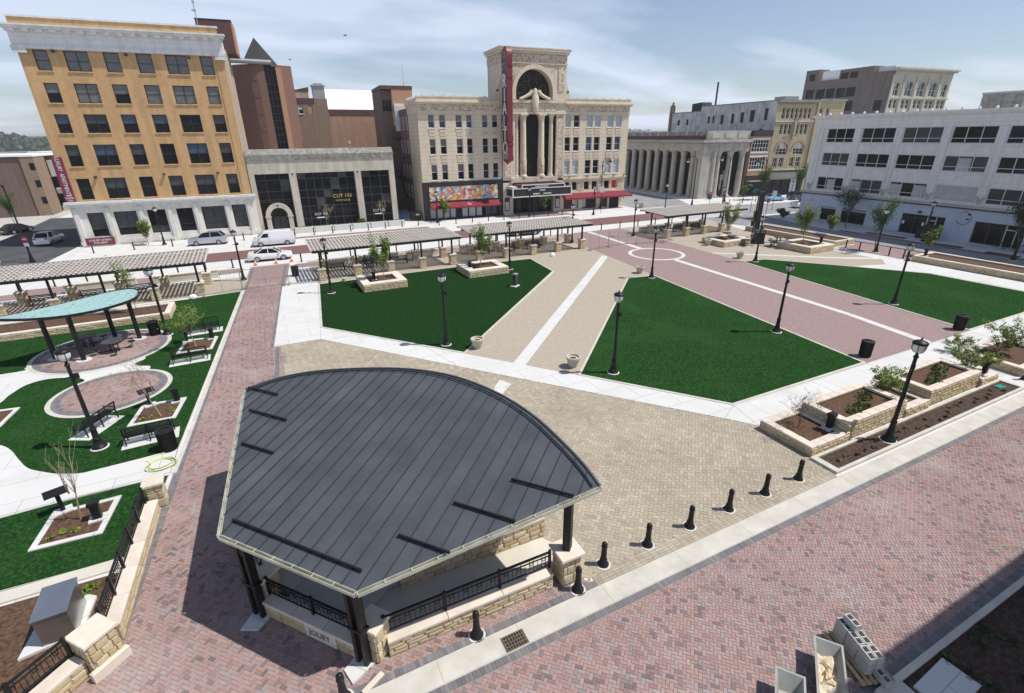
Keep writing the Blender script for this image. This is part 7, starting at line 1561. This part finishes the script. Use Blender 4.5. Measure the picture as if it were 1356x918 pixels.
# cafe things on the right hand pavement
for i,(x,y,lab) in enumerate(((77.6,34.6,'dark wooden cart against the pale blue wall'),)):
    t = thing('street_cart',lab,'cart',(x,y,0)); part('box',MB().cbox(-.5,.5,-1.1,1.1,.3,1.15,.06),'dark_frame',t); part('top',MB().box(-.35,.35,-.5,.6,1.151,1.75),'black_panel',t)
    for a,b in ((-.45,-.9),(.45,-.9),(-.45,.9),(.45,.9)): part('wheel',MB().lathe([(.28,-.06),(.28,.06)],12).xf(Matrix.Translation((a,b,.28))@Matrix.Rotation(R(90),4,'Y')),'rubber',t)
for i,(x,y) in enumerate(((78.6,27.0),(78.0,24.9),(77.2,22.6))):
    t = thing('cafe_table','small black cafe table before the right hand shop, %s from the left'%nm[i],'table',(x,y,0),0,'cafe tables on the right hand pavement'); part('tabletop',MB().lathe([(.42,.72),(.42,.75)],14),'black_metal',t); part('leg',MB().lathe([(.25,0),(.04,.05),(.04,.72)],10),'black_metal',t)
    for s_ in (-1,1):
        c_ = thing('cafe_chair','black cafe chair at the %s small table from the left'%nm[i]+(', near side' if s_ < 0 else ', far side'),'chair',(x,y+.8*s_,0),0 if s_ > 0 else math.pi,'cafe chairs on the right hand pavement'); part('seat',MB().box(-.21,.21,-.21,.21,.43,.46),'black_metal',c_); part('backrest',MB().box(-.21,.21,.19,.22,.46,.88),'black_metal',c_)
        for a,b in ((-.19,-.19),(.19,-.19),(-.19,.19),(.19,.19)): part('leg',MB().bar((a,b,0),(a,b,.43),.03),'black_metal',c_)
t = thing('timber_bench','long yellow timber bench at the right edge before the shop','bench',(74.6,18.9,0),R(100)); part('seat',MB().box(-1.8,1.8,-.25,.25,.4,.48),'timber',t); part('backrest',MB().box(-1.8,1.8,.24,.3,.55,.95),'timber',t); part('leg',MB().box(-1.5,-1.4,-.2,.2,0,.4),'dark_frame',t); part('leg',MB().box(1.4,1.5,-.2,.2,0,.4),'dark_frame',t)
# ------------------------------------------------------------------ mortar tubs and cinder blocks at the lower right
def tub(x,y,rz,label,full):
    t = thing('mortar_tub',label,'mortar tub',(x,y,.16),rz)
    l,wd,h,tp = 1.0,.34,.42,.12
    o = [(-l,-wd),(l,-wd),(l,wd),(-l,wd)]; b = [(-l+tp*2.2,-wd+tp),(l-tp*2.2,-wd+tp),(l-tp*2.2,wd-tp),(-l+tp*2.2,wd-tp)]
    k = .9; o2 = [(p[0]*(1-.05/l),p[1]*(1-.05/wd)) for p in o]; b2 = [(p[0]*.94,p[1]*.85) for p in b]
    v = [(x,y,h) for x,y in o]+[(x,y,0) for x,y in b]+[(x,y,h) for x,y in o2]+[(x,y,.03) for x,y in b2]
    f = [(7,6,5,4),(12,13,14,15)]
    for i in range(4): j = (i+1)%4; f += [(4+i,4+j,j,i),(i,j,8+j,8+i),(8+i,8+j,12+j,12+i)]
    part('tub',MB().add(v,f),'tin_grey',t)
    if full:
        sm = MB(); n = 12
        for i in range(n+1):
            for j in range(5): 
                u = -l*.86+l*1.72*i/n; q = (-wd*.66+wd*1.32*j/4); sm.v.append((u,q,.14+.05*math.sin(i*1.3+j)+rnd.uniform(-.02,.02)))
        for i in range(n):
            for j in range(4): a = i*5+j; sm.f.append((a,a+5,a+6,a+1)); sm.mi.append(0)
        tag(part('rubble',sm,'sand',t),kind='stuff')
    return t
tub(10.62,3.85,R(37),'dull grey mortar tub filled with sand and wood scraps, beside the cinder blocks',True)
tub(8.98,3.75,R(37),'dull grey mortar tub, empty, at the bottom edge of the picture',False)
for i,lab in enumerate(('lowest, lying across','leaning to the left','thin one pointing away','topmost, lying across','short one near the rim')):
    t0 = -.1+.13*i; o = tag(MB().box(-.13,.13,-.015,.015,0,.025).build('wood_scrap','timber',None,False,(10.62+t0*.8+rnd.uniform(-.05,.05),3.85+t0*.6,.345+.008*i),rnd.uniform(0,3)),'scrap of wood in the sand filled tub, '+lab,'wood scrap','wood scraps in the tub')
pal_ = thing('timber_pallet','low timber pallet under the cinder blocks','pallet',(12.12,4.0,0),R(-110))
me = MB().box(-.75,.75,-.05,.05,0,.02).mesh('board','timber')
for k in range(6): put('board',me,pal_,(0,-.4+k*.16,.1))
for y in (-.38,0,.38): part('runner',MB().box(-.05,.05,-.45,.45,0,.099).xf(Matrix.Translation((y*1.7,0,0))),'timber',pal_)
cbm = holed(MB(),0,0,0,0,[]) if False else None
def cinder():
    mb = MB(); l,wd,h,tk = .39,.19,.19,.03
    mb.box(-l/2,l/2,-wd/2,-wd/2+tk,0,h).box(-l/2,l/2,wd/2-tk,wd/2,0,h).box(-l/2,-l/2+tk,-wd/2+tk,wd/2-tk,0,h).box(l/2-tk,l/2,-wd/2+tk,wd/2-tk,0,h).box(-.015,.015,-wd/2+tk,wd/2-tk,0,h).box(-l/2+tk,l/2-tk,-wd/2+tk,wd/2-tk,0,.01)
    return mb.mesh('cinder_block','cinder')
cm_ = cinder(); R58 = R(-110); ca,sa = math.cos(R58),math.sin(R58)
def blk(u,v,z,rz,lab,gp='cinder blocks stacked on the pallet'): 
    o = put('cinder_block',cm_,None,(12.12+u*ca-v*sa,4.0+u*sa+v*ca,z),R58+rz); tag(o,lab,'cinder block',gp); return o
for lv,ln in enumerate(('bottom','middle','top')):
    for i,in_ in enumerate(('far','centre','near')):
        for j,jn in enumerate(('right','left')):
            blk(-.5+i*.41,.1-j*.21,.121+lv*.195,rnd.uniform(-.03,.03),'grey cinder block of the pallet stack, %s layer, %s end, %s row'%(ln,in_,jn))
blk(-.45,.02,.121+3*.195,.1,'grey cinder block lying highest, on top of the stack','loose cinder blocks'); blk(.68,.12,.121,.1,'grey cinder block lying alone at the near end of the pallet','loose cinder blocks')
# ------------------------------------------------------------------ vehicles
def loft(secs, closed=True):
    """secs: list of (x, ring of (y,z)) -> mesh strips with end caps"""
    mb = MB(); n = len(secs[0][1])
    for x,r_ in secs: mb.v += [(x,y,z) for y,z in r_]
    for i in range(len(secs)-1):
        for k in range(n): mb.f.append((i*n+k,i*n+(k+1)%n,(i+1)*n+(k+1)%n,(i+1)*n+k)); mb.mi.append(0)
    mb.f.append(tuple(range(n))[::-1]); mb.f.append(tuple(range((len(secs)-1)*n,len(secs)*n))); mb.mi += [0,0]
    return mb
def car(kind, paint, label, cat, x, y, rz):
    """front of the car points along local +x"""
    t = thing('parked_'+cat.split()[-1], label, cat, (x,y,0.0), rz)
    if kind == 'sedan': L_,W_,B,H,wb = 4.75,1.82,.86,1.43,2.75; hood=[(2.38,.62),(2.2,.72),(1.2,.86)]; gh=[(1.25,.87),(.45,1.36),(-.1,1.43),(-.75,1.40),(-1.65,1.0)]; tail=[(-1.6,.98),(-2.2,.96),(-2.38,.78)]
    elif kind == 'suv': L_,W_,B,H,wb = 4.6,1.86,1.0,1.68,2.68; hood=[(2.3,.72),(2.15,.88),(1.2,1.02)]; gh=[(1.25,1.02),(.55,1.55),(-.1,1.68),(-1.5,1.64),(-2.1,1.12)]; tail=[(-2.1,1.08),(-2.25,1.0),(-2.3,.8)]
    elif kind == 'van': L_,W_,B,H,wb = 5.1,1.93,1.15,1.93,3.2; hood=[(2.55,.72),(2.42,.98),(1.75,1.18)]; gh=[(1.85,1.17),(1.0,1.83),(.4,1.93),(-2.2,1.90),(-2.5,1.2)]; tail=[(-2.48,1.2),(-2.52,1.0),(-2.55,.8)]
    elif kind == 'pickup': L_,W_,B,H,wb = 5.6,1.95,1.05,1.8,3.5; hood=[(2.8,.8),(2.65,1.0),(1.5,1.12)]; gh=[(1.5,1.12),(.85,1.68),(.4,1.78),(-.6,1.76),(-.85,1.12)]; tail=[(-.8,1.1),(-2.7,1.08),(-2.8,.9)]
    hw = W_/2
    prof = hood+[(a,b) for a,b in gh[1:1]]+tail
    def ringb(top,w_): return [(-w_*.92,.26),(-w_,.42),(-w_,top*.78),(-w_*.93,top),(w_*.93,top),(w_,top*.78),(w_,.42),(w_*.92,.26)]
    body = loft([(x_,ringb(z_,hw*(.86 if abs(x_) > L_*.49 else .96 if abs(x_) > L_*.44 else 1.0))) for x_,z_ in prof][::-1])
    part('body',body,paint,t,True)
    def ringg(x_,z_):
        w_ = hw*(.93 if z_ < B+.12 else .74); b = B-.06
        return [(-hw*.93,b),(-w_,z_-.05),(-w_*.9,z_),(w_*.9,z_),(w_,z_-.05),(hw*.93,b)]
    cab = loft([(x_,ringg(x_,max(z_,B))) for x_,z_ in gh][::-1])
    part('cabin',cab,'dark_glass' if kind != 'van' else paint,t,True)
    # roof skin and pillars in body colour
    tops = gh[1:-1] if kind != 'van' else gh[1:-1]
    rf = loft([(x_,[(-hw*.68,z_-.015),(-hw*.66,z_+.02),(hw*.66,z_+.02),(hw*.68,z_-.015)]) for x_,z_ in tops][::-1]); part('roof',rf,paint,t,True)
    if kind != 'van':
        pl_ = MB()
        for s_ in (-1,1):
            for (xa,za),(xb,zb) in ((gh[0],gh[1]),(gh[-1],gh[-2])): pl_.bar((xa,s_*hw*.92,B),(xb,s_*hw*.74,zb-.03),.09,.07)
            mx_ = (gh[1][0]+gh[-2][0])/2; pl_.bar((mx_,s_*hw*.935,B-.02),(mx_,s_*hw*.745,H-.05),.07,.05)
        part('pillars',pl_,paint,t)
    else:
        for s_ in (-1,1): part('side_window',MB().add([(1.5,s_*hw*.93,1.2),(.55,s_*hw*.94,1.2),(.55,s_*hw*.83,1.65),(1.05,s_*hw*.83,1.65)],[(0,1,2,3) if s_ > 0 else (3,2,1,0)]).xf(Matrix.Translation((0,s_*.03,0))),'dark_glass',t)
        part('windscreen',MB().quad((1.80,-hw*.8,1.2),(1.80,hw*.8,1.2),(1.08,hw*.68,1.80),(1.08,-hw*.68,1.80)).xf(Matrix.Translation((.05,0,.03))),'dark_glass',t)
        for s_ in (-1,1): part('panel_line',MB().box(.45,.47,-.004,.004,.45,1.75).xf(Matrix.Translation((0,s_*(hw*.985),0))),'blind',t)
    for s_ in (-1,1):
        for xw in (wb/2,-wb/2):
            wl = part('wheel',MB().lathe([(.33,-.1),(.34,-.06),(.34,.06),(.33,.1)],18).xf(Matrix.Translation((xw,s_*(hw-.1),.33))@Matrix.Rotation(R(90),4,'X')),'rubber',t,True)
            MB().lathe([(.22,-.115),(.22,.115)],12).xf(Matrix.Translation((xw,s_*(hw-.1),.33))@Matrix.Rotation(R(90),4,'X')).build('rim','galvanised',wl)
        part('headlight',MB().box(L_/2-.25,L_/2-.03,s_*hw*.55-.18,s_*hw*.55+.18,.62,.74),'headlight',t)
        part('taillight',MB().box(-L_/2-.005,-L_/2+.2,s_*hw*.68-.16,s_*hw*.68+.16,.72 if kind != 'suv' else .85,.88 if kind != 'suv' else 1.02),'taillight',t)
        part('mirror',MB().cbox(gh[0][0]-.35,gh[0][0]-.15,s_*(hw+.08)-.09,s_*(hw+.08)+.09,B+.02,B+.16,.03),paint,t)
    part('grille',MB().box(L_/2-.06,L_/2+.008,-hw*.45,hw*.45,.4,.62),'black_panel',t); part('number_plate',MB().box(-L_/2-.012,-L_/2+.02,-.24,.24,.5,.62),'white_paint',t)
    part('underside',MB().box(-L_/2+.3,L_/2-.3,-hw*.86,hw*.86,.16,.3),'rubber',t)
    if kind == 'van': part('bumper',MB().box(L_/2-.2,L_/2+.03,-hw*.9,hw*.9,.25,.62).box(-L_/2-.03,-L_/2+.2,-hw*.9,hw*.9,.25,.55),'black_panel',t)
    if kind == 'pickup': part('cargo_bed',MB().box(-2.6,-.95,-hw*.8,hw*.8,1.085,1.1),'rubber',t)
    return t
car('suv','car_white','white sport utility car driving away down the side street at the left','sport utility',-27.2,90.3,R(83))
car('sedan','car_black','black car parked by the small tree at the far left','car',-34.8,103.8,R(65))
car('suv','car_silver','silver sport utility car parked before the orange building','sport utility',-7.2,78.3,R(172))
car('van','car_white','white delivery van parked behind the white car','van',.7,73.4,R(176))
car('sedan','car_white','white car standing at the end of the brick walk behind the cones','car',-.1,64.0,R(-2))
car('sedan','car_black','black car half hidden under the theatre pergola','car',33.0,63.4,R(177))
car('sedan','car_red','red car half hidden beyond the theatre corner','car',70.2,91.5,R(85))
car('sedan','car_blue','bright blue car before the black shop front','car',96.2,71.9,R(-12))
car('suv','car_navy','dark sport utility car right of the blue car','sport utility',102.6,71.0,R(-12))
car('pickup','car_white','white pickup truck half hidden by the corner of the white building','pickup truck',92.4,62.2,R(-10))
# ------------------------------------------------------------------ two people on a bench
def person(x,y,rz,label,cloth):
    me = bpy.data.meshes.new('person'); V = [(0,0,.5),(0,.02,.75),(0,0,1.0),(0,-.02,1.14),(0,-.05,1.3),(.11,-.05,.5),(.12,-.45,.5),(.12,-.47,.06),(-.11,-.05,.5),(-.12,-.45,.5),(-.12,-.47,.06),(.2,0,1.0),(.24,-.06,.74),(.12,-.3,.62),(-.2,0,1.0),(-.24,-.06,.74),(-.12,-.3,.62),(.12,-.6,.04),(-.12,-.6,.04)]
    E_ = [(0,1),(1,2),(2,3),(3,4),(0,5),(5,6),(6,7),(0,8),(8,9),(9,10),(2,11),(11,12),(12,13),(2,14),(14,15),(15,16),(7,17),(10,18)]
    me.from_pydata(V,E_,[]); o = bpy.data.objects.new('tmp',me); C.objects.link(o)
    md = o.modifiers.new('s','SKIN'); rr = [.15,.15,.16,.06,.105,.09,.075,.05,.09,.075,.05,.07,.05,.04,.07,.05,.04,.045,.045]
    for i,v in enumerate(me.skin_vertices[0].data): v.radius = (rr[i],rr[i]); v.use_root = i == 0
    o.modifiers.new('d','SUBSURF').levels = 1
    dg = bpy.context.evaluated_depsgraph_get(); m2 = bpy.data.meshes.new_from_object(o.evaluated_get(dg)); bpy.data.objects.remove(o)
    m2.materials.clear(); m2.materials.append(M[cloth]); m2.materials.append(M['skin'])
    for p in m2.polygons:
        p.use_smooth = True
        if p.center.z > 1.16 or (p.center.y < -.26 and .55 < p.center.z < .7): p.material_index = 1
    b = put('person',m2,None,(x,y,-.02),rz); tag(b,label,'person')
    MB().lathe([(.06,1.22),(.118,1.3),(.115,1.38),(.06,1.435),(.0,1.44)],12,0,-.035).build('hair','dark_frame',b,True)
    return b
person(9.0,54.55,R(20),'person seated under the pergola by the brick walk, dark clothes, left of two','dark_cloth'); person(9.75,54.55,R(-15),'person seated under the pergola by the brick walk, dark clothes, right of two','car_navy')
# ------------------------------------------------------------------ two birds in the sky
for x,y,z,s_,lab in ((18.0,100,29.0,.35,'small dark bird gliding in the sky above the theatre'),(9.5,110,26.2,.3,'tiny dark bird in the sky above the restaurant')):
    b = thing('bird',lab,'bird',(x,y,z),R(20)); part('body',MB().lathe([(.0,-.5),(.1,-.3),(.14,0),(.08,.3),(.0,.45)],8).xf(Matrix.Scale(s_*2,4)@Matrix.Rotation(R(90),4,'Y')),'dark_frame',b,True)
    for q in (-1,1): part('wing',MB().add([(-.3*s_,0,.05),(.3*s_,0,.05),(.1*s_,q*1.3*s_,.45*s_),(-.3*s_,q*1.9*s_,.2*s_),(-.35*s_,0,.0),(.25*s_,0,.0)],[(0,1,2,3),(3,2,5,4)]),'dark_frame',b)
# ------------------------------------------------------------------ trees and shrubs
def tree_mesh(seed, h, trunk_h, spread, nbr, leaf, nleaf, lsize, r0=.045, depth=3, up=.55, crown=None):
    """returns (trunk MB, leaf MB)"""
    rg = random.Random(seed); T = MB(); Lf = MB(); tips = []
    def branch(p,d,l,r_,lv):
        q = p; pts = [p]; rad = [r_]; n = 3
        for i in range(n):
            d = (d+Vector((rg.uniform(-.2,.2),rg.uniform(-.2,.2),rg.uniform(-.05,.18)))).normalized(); q = q+d*l/n; pts.append(q); rad.append(r_*(1-.25*(i+1)/n*2))
            if lv >= 1: tips.append((q,lv))
        T.tube(pts,[max(.004,x) for x in rad],5 if lv else 7,cap=False)
        if lv < depth:
            for k in range(nbr if lv == 0 else rg.choice((2,3,3))):
                a = rg.uniform(0,6.283); e = pts[rg.choice((1,2,2,3,3))] if lv else pts[-1]
                side = Vector((math.cos(a),math.sin(a),0)); nd = (d*(up)+side*(1-up)*spread+Vector((0,0,.25))).normalized()
                branch(e,nd,l*rg.uniform(.5,.75) if lv else (h-trunk_h)*rg.uniform(.45,.7),rad[-1]*.72,lv+1)
    branch(Vector((0,0,-.05)),Vector((rg.uniform(-.06,.06),rg.uniform(-.06,.06),1)),trunk_h+.05,r0,0)
    if trunk_h < h*.8:  # leader
        branch(Vector((0,0,trunk_h)),Vector((0,0,1)),(h-trunk_h)*.55,r0*.7,1)
    if nleaf:
        for k in range(nleaf):
            p,lv = rg.choice(tips); o = p+Vector((rg.gauss(0,.11),rg.gauss(0,.11),rg.gauss(0,.11)))*(h/3.2)
            s = lsize*rg.uniform(.6,1.35); u = Vector((rg.uniform(-1,1),rg.uniform(-1,1),rg.uniform(-.6,.6))).normalized(); v = u.cross(Vector((rg.uniform(-1,1),rg.uniform(-1,1),1))).normalized()
            Lf.quad(tuple(o-u*s*.5),tuple(o+v*s*.32),tuple(o+u*s*.5),tuple(o-v*s*.32))
    return T,Lf
TR = {}
def tree(kind, x, y, z, label, cat='tree', sc=1.0, rz=0.0, group=None):
    if kind not in TR:
        a = dict(bare=(12,3.2,1.2,.75,5,None,0,0,.042,3,.6),bud=(22,3.1,1.25,1.1,5,'leaf_bud',260,.05,.04,4,.52),
                 airy=(33,2.9,.95,1.2,6,'leaf_fresh',1700,.085,.045,3,.42),young=(44,3.9,.9,.62,7,'leaf_fresh',3200,.15,.05,3,.62),
                 slim=(55,3.4,1.1,.5,4,'leaf_fresh',700,.12,.03,3,.75),small=(66,2.6,.8,.9,5,'leaf_fresh',1800,.19,.04,3,.5),
                 street=(77,5.4,2.0,.7,7,'leaf_mid',2600,.17,.07,3,.55),dark=(78,5.6,1.9,.75,7,'leaf_dark',2600,.18,.075,3,.55),
                 bush=(88,1.65,.18,1.4,8,'leaf_fresh',3000,.085,.03,3,.40),bush2=(89,1.55,.15,1.45,8,'leaf_fresh',2800,.085,.03,3,.38),twig=(90,1.5,.15,1.4,8,None,0,0,.022,4,.45),round=(91,1.3,.1,1.4,8,'leaf_mid',2600,.17,.03,3,.4))[kind]
        T,Lf = tree_mesh(a[0],a[1],a[2],a[3],a[4],a[5],a[6],a[7],a[8],a[9],a[10])
        TR[kind] = (T.mesh('trunk','pale_bark' if kind in ('bare','bud','airy','young') else 'bark',True), Lf.mesh('crown',a[5]) if a[6] else None)
    nm_ = 'shrub' if kind in ('bush','bush2','twig','round') else 'young_tree'
    t = thing(nm_,label,cat,(x,y,z),rz,group); t.scale = (sc,sc,sc)
    put('trunk',TR[kind][0],t)
    if TR[kind][1]: put('crown',TR[kind][1],t)
    return t
tree('bare',-8.15,20.1,.05,'leafless young tree in the framed mulch bed at the lower left','tree',1.0,1.0)
tree('bud',-6.55,27.6,.05,'young tree with only brownish buds beside the round brick patio','tree',1.0,.4)
tree('airy',-5.75,37.4,.05,'young tree with an airy light green crown between two benches','tree',1.0,2.0)
tree('slim',-10.3,46.6,.5,'slim sparse young tree in the long planter, right of the teal canopy','tree',1.05,0); tree('slim',-18.6,46.4,.5,'slim sparse young tree in the long planter at the left edge','tree',1.05,2.2)
tree('young',9.3,47.0,.6,'yellow green young tree in the planter left on the dark lawn','tree',.95,0); tree('young',19.4,47.2,.6,'yellow green young tree in the planter nearer the theatre','tree',.95,1.4); tree('young',53.2,45.4,.6,'yellow green young tree in the planter before the bank pergola','tree',.98,2.5); tree('young',58.6,38.6,.6,'yellow green young tree in the planter beside the picnic tables','tree',1.05,4)
tree('street',64.6,33.6,0,'slender street tree next to the lamp in the garden wall gap','tree',1.02,0); tree('dark',76.6,44.6,0,'dark young tree before the left windows of the pale blue ground floor','tree',.98,1); tree('dark',77.3,25.2,0,'dark young tree before the right hand shop windows','tree',.98,2.4)
tree('small',67.0,40.8,.3,'small bright green tree on the farther right hand garden wall','tree',1.0,0); tree('small',66.6,29.2,.2,'small bright green tree beside the nearer right hand garden wall','tree',1.05,2)
tree('street',96.0,74.6,0,'green street tree before the black shop front, left one','tree',1.15,0); tree('street',104.5,72.8,0,'green street tree before the black shop front, right one','tree',1.2,2); tree('small',92.0,75.9,0,'small green tree before the narrow brick shop','tree',1.1,1); tree('round',77.4,55.4,0,'dark round bush at the corner of the white building','bush',1.25,0)
tree('small',-14.6,82.0,0,'small young street tree before the pale base of the orange building','tree',1.15,1); tree('street',-36.2,108.5,0,'green street tree before the brown brick hall at the far left','tree',1.0,0)
tree('small',27.2,80.9,0,'small street tree before the mural shop of the theatre','tree',1.3,0); tree('small',45.5,79.0,0,'small street tree before the right hand awning of the theatre','tree',1.4,2)
for x,lab in ((8.6,'left'),(17.2,'right')): tree('bud',x,82.4,0,'thin leafless street tree before the stone restaurant, %s one'%lab,'tree',1.25,x)
tree('round',14.2,82.4,.1,'pale green shrub at the foot of the stone restaurant','shrub',.9,0)
tree('twig',20.65,11.9,.4,'leafless twiggy shrub in the low planter nearest the bollards','shrub',1.1,0)
tree('bush',27.4,11.9,.35,'leafy light green bush between the two tall planters','shrub',1.0,0); tree('bush2',34.5,11.4,.35,'leafy bush in the low planter at the end of the row','shrub',1.1,1); tree('bush',39.4,11.9,.4,'light green bush in the planter at the right edge','shrub',1.2,2)
tree('bush2',38.2,13.6,0,'small green bush behind the right edge planter','shrub',.8,2)
for (x,y,lab) in ((21.7,11.15,'low'),(34.7,10.75,'end')): ped(x,y,.42,0,0,'black square light post in the %s planter of the street row'%lab)
# ------------------------------------------------------------------ far trees and wooded ridge
def far_tree(x,y,h,wd,label,seed,m='far_green',z=0):
    rg = random.Random(seed); mb = MB()
    for k in range(520):
        a = rg.uniform(0,6.283); u = rg.uniform(-1,1); rr = rg.random()**.4
        o = Vector((math.cos(a)*math.sqrt(1-u*u)*rr*wd/2,math.sin(a)*math.sqrt(1-u*u)*rr*wd/2,h*.62+u*rr*h*.38)); s = wd*.09*rg.uniform(.6,1.4)
        p = Vector((rg.uniform(-1,1),rg.uniform(-1,1),rg.uniform(-.5,.5))).normalized(); q = p.cross(Vector((rg.uniform(-1,1),rg.uniform(-1,1),1))).normalized()
        mb.quad(tuple(o-p*s),tuple(o+q*s*.6),tuple(o+p*s),tuple(o-q*s*.6))
    t = thing('broadleaf_tree',label,'tree',(x,y,z)); part('trunk',MB().tube([(0,0,0),(0,0,h*.5)],[h*.035,h*.02],7),'bark',t); part('crown',mb,m,t); return t
for i,(x,y,h,wd,m,lab) in enumerate(((-92,232,10,12,'leaf_mid','green tree beyond the brown brick hall, leftmost'),(-72,206,9,10,'leaf_dark','dark tree over the roof of the brown brick hall'),(-50,178,8.5,9,'leaf_mid','green tree showing above the parking deck'),(-110,300,12,14,'far_green','pale green tree among the sheds at the left'))): far_tree(x,y,h,wd,lab,900+i,m)
def ridge(x0,x1,y,h,seed,name,n=2600,dep=160):
    rg = random.Random(seed); mb = MB()
    for k in range(n):
        u = rg.random(); x = x0+(x1-x0)*u; yy = y+rg.uniform(0,dep); hh = h*(.75+.2*math.sin(u*9+seed)+.12*math.sin(u*31))
        z = rg.uniform(.05,1)*hh; s = rg.uniform(1.4,3.6); p = Vector((rg.uniform(-1,1),rg.uniform(-.4,.4),rg.uniform(-.3,.3))).normalized(); q = p.cross(Vector((0,1,rg.uniform(-.4,.4)))).normalized()
        o = Vector((x,yy,z)); mb.quad(tuple(o-p*s),tuple(o+q*s*.7),tuple(o+p*s),tuple(o-q*s*.7))
    return tag(mb.build(name,'far_green'),'dense distant woodland along the horizon','woodland','distant woodland','stuff')
ridge(-560,-150,800,26,3,'far_woodland',9000); ridge(500,1000,1150,30,5,'far_woodland',6000,220); ridge(-150,520,900,22,8,'far_woodland',5000)
structure('wooded_ridge',MB().prism([(-3000,2600),(3000,2000),(3800,4000),(-3000,4600)],-1,30),'far_green')
# ------------------------------------------------------------------ thin summer haze over the whole scene
hz = MB().box(-3100,4100,-3100,5000,-1.3,36).build('haze','concrete')
hm = bpy.data.materials.new('haze_air'); hm.use_nodes = True; nt = hm.node_tree; nt.nodes.clear()
ov = nt.nodes.new('ShaderNodeOutputMaterial'); pv = nt.nodes.new('ShaderNodeVolumePrincipled'); pv.inputs['Color'].default_value = (0.86, 0.90, 0.96, 1); pv.inputs['Density'].default_value = 0.00028; pv.inputs['Anisotropy'].default_value = 0.2
nt.links.new(pv.outputs[0], ov.inputs['Volume']); hz.data.materials.clear(); hz.data.materials.append(hm); hm.cycles.homogeneous_volume = True
hz['kind'] = 'stuff'
print('objects', len(bpy.data.objects))
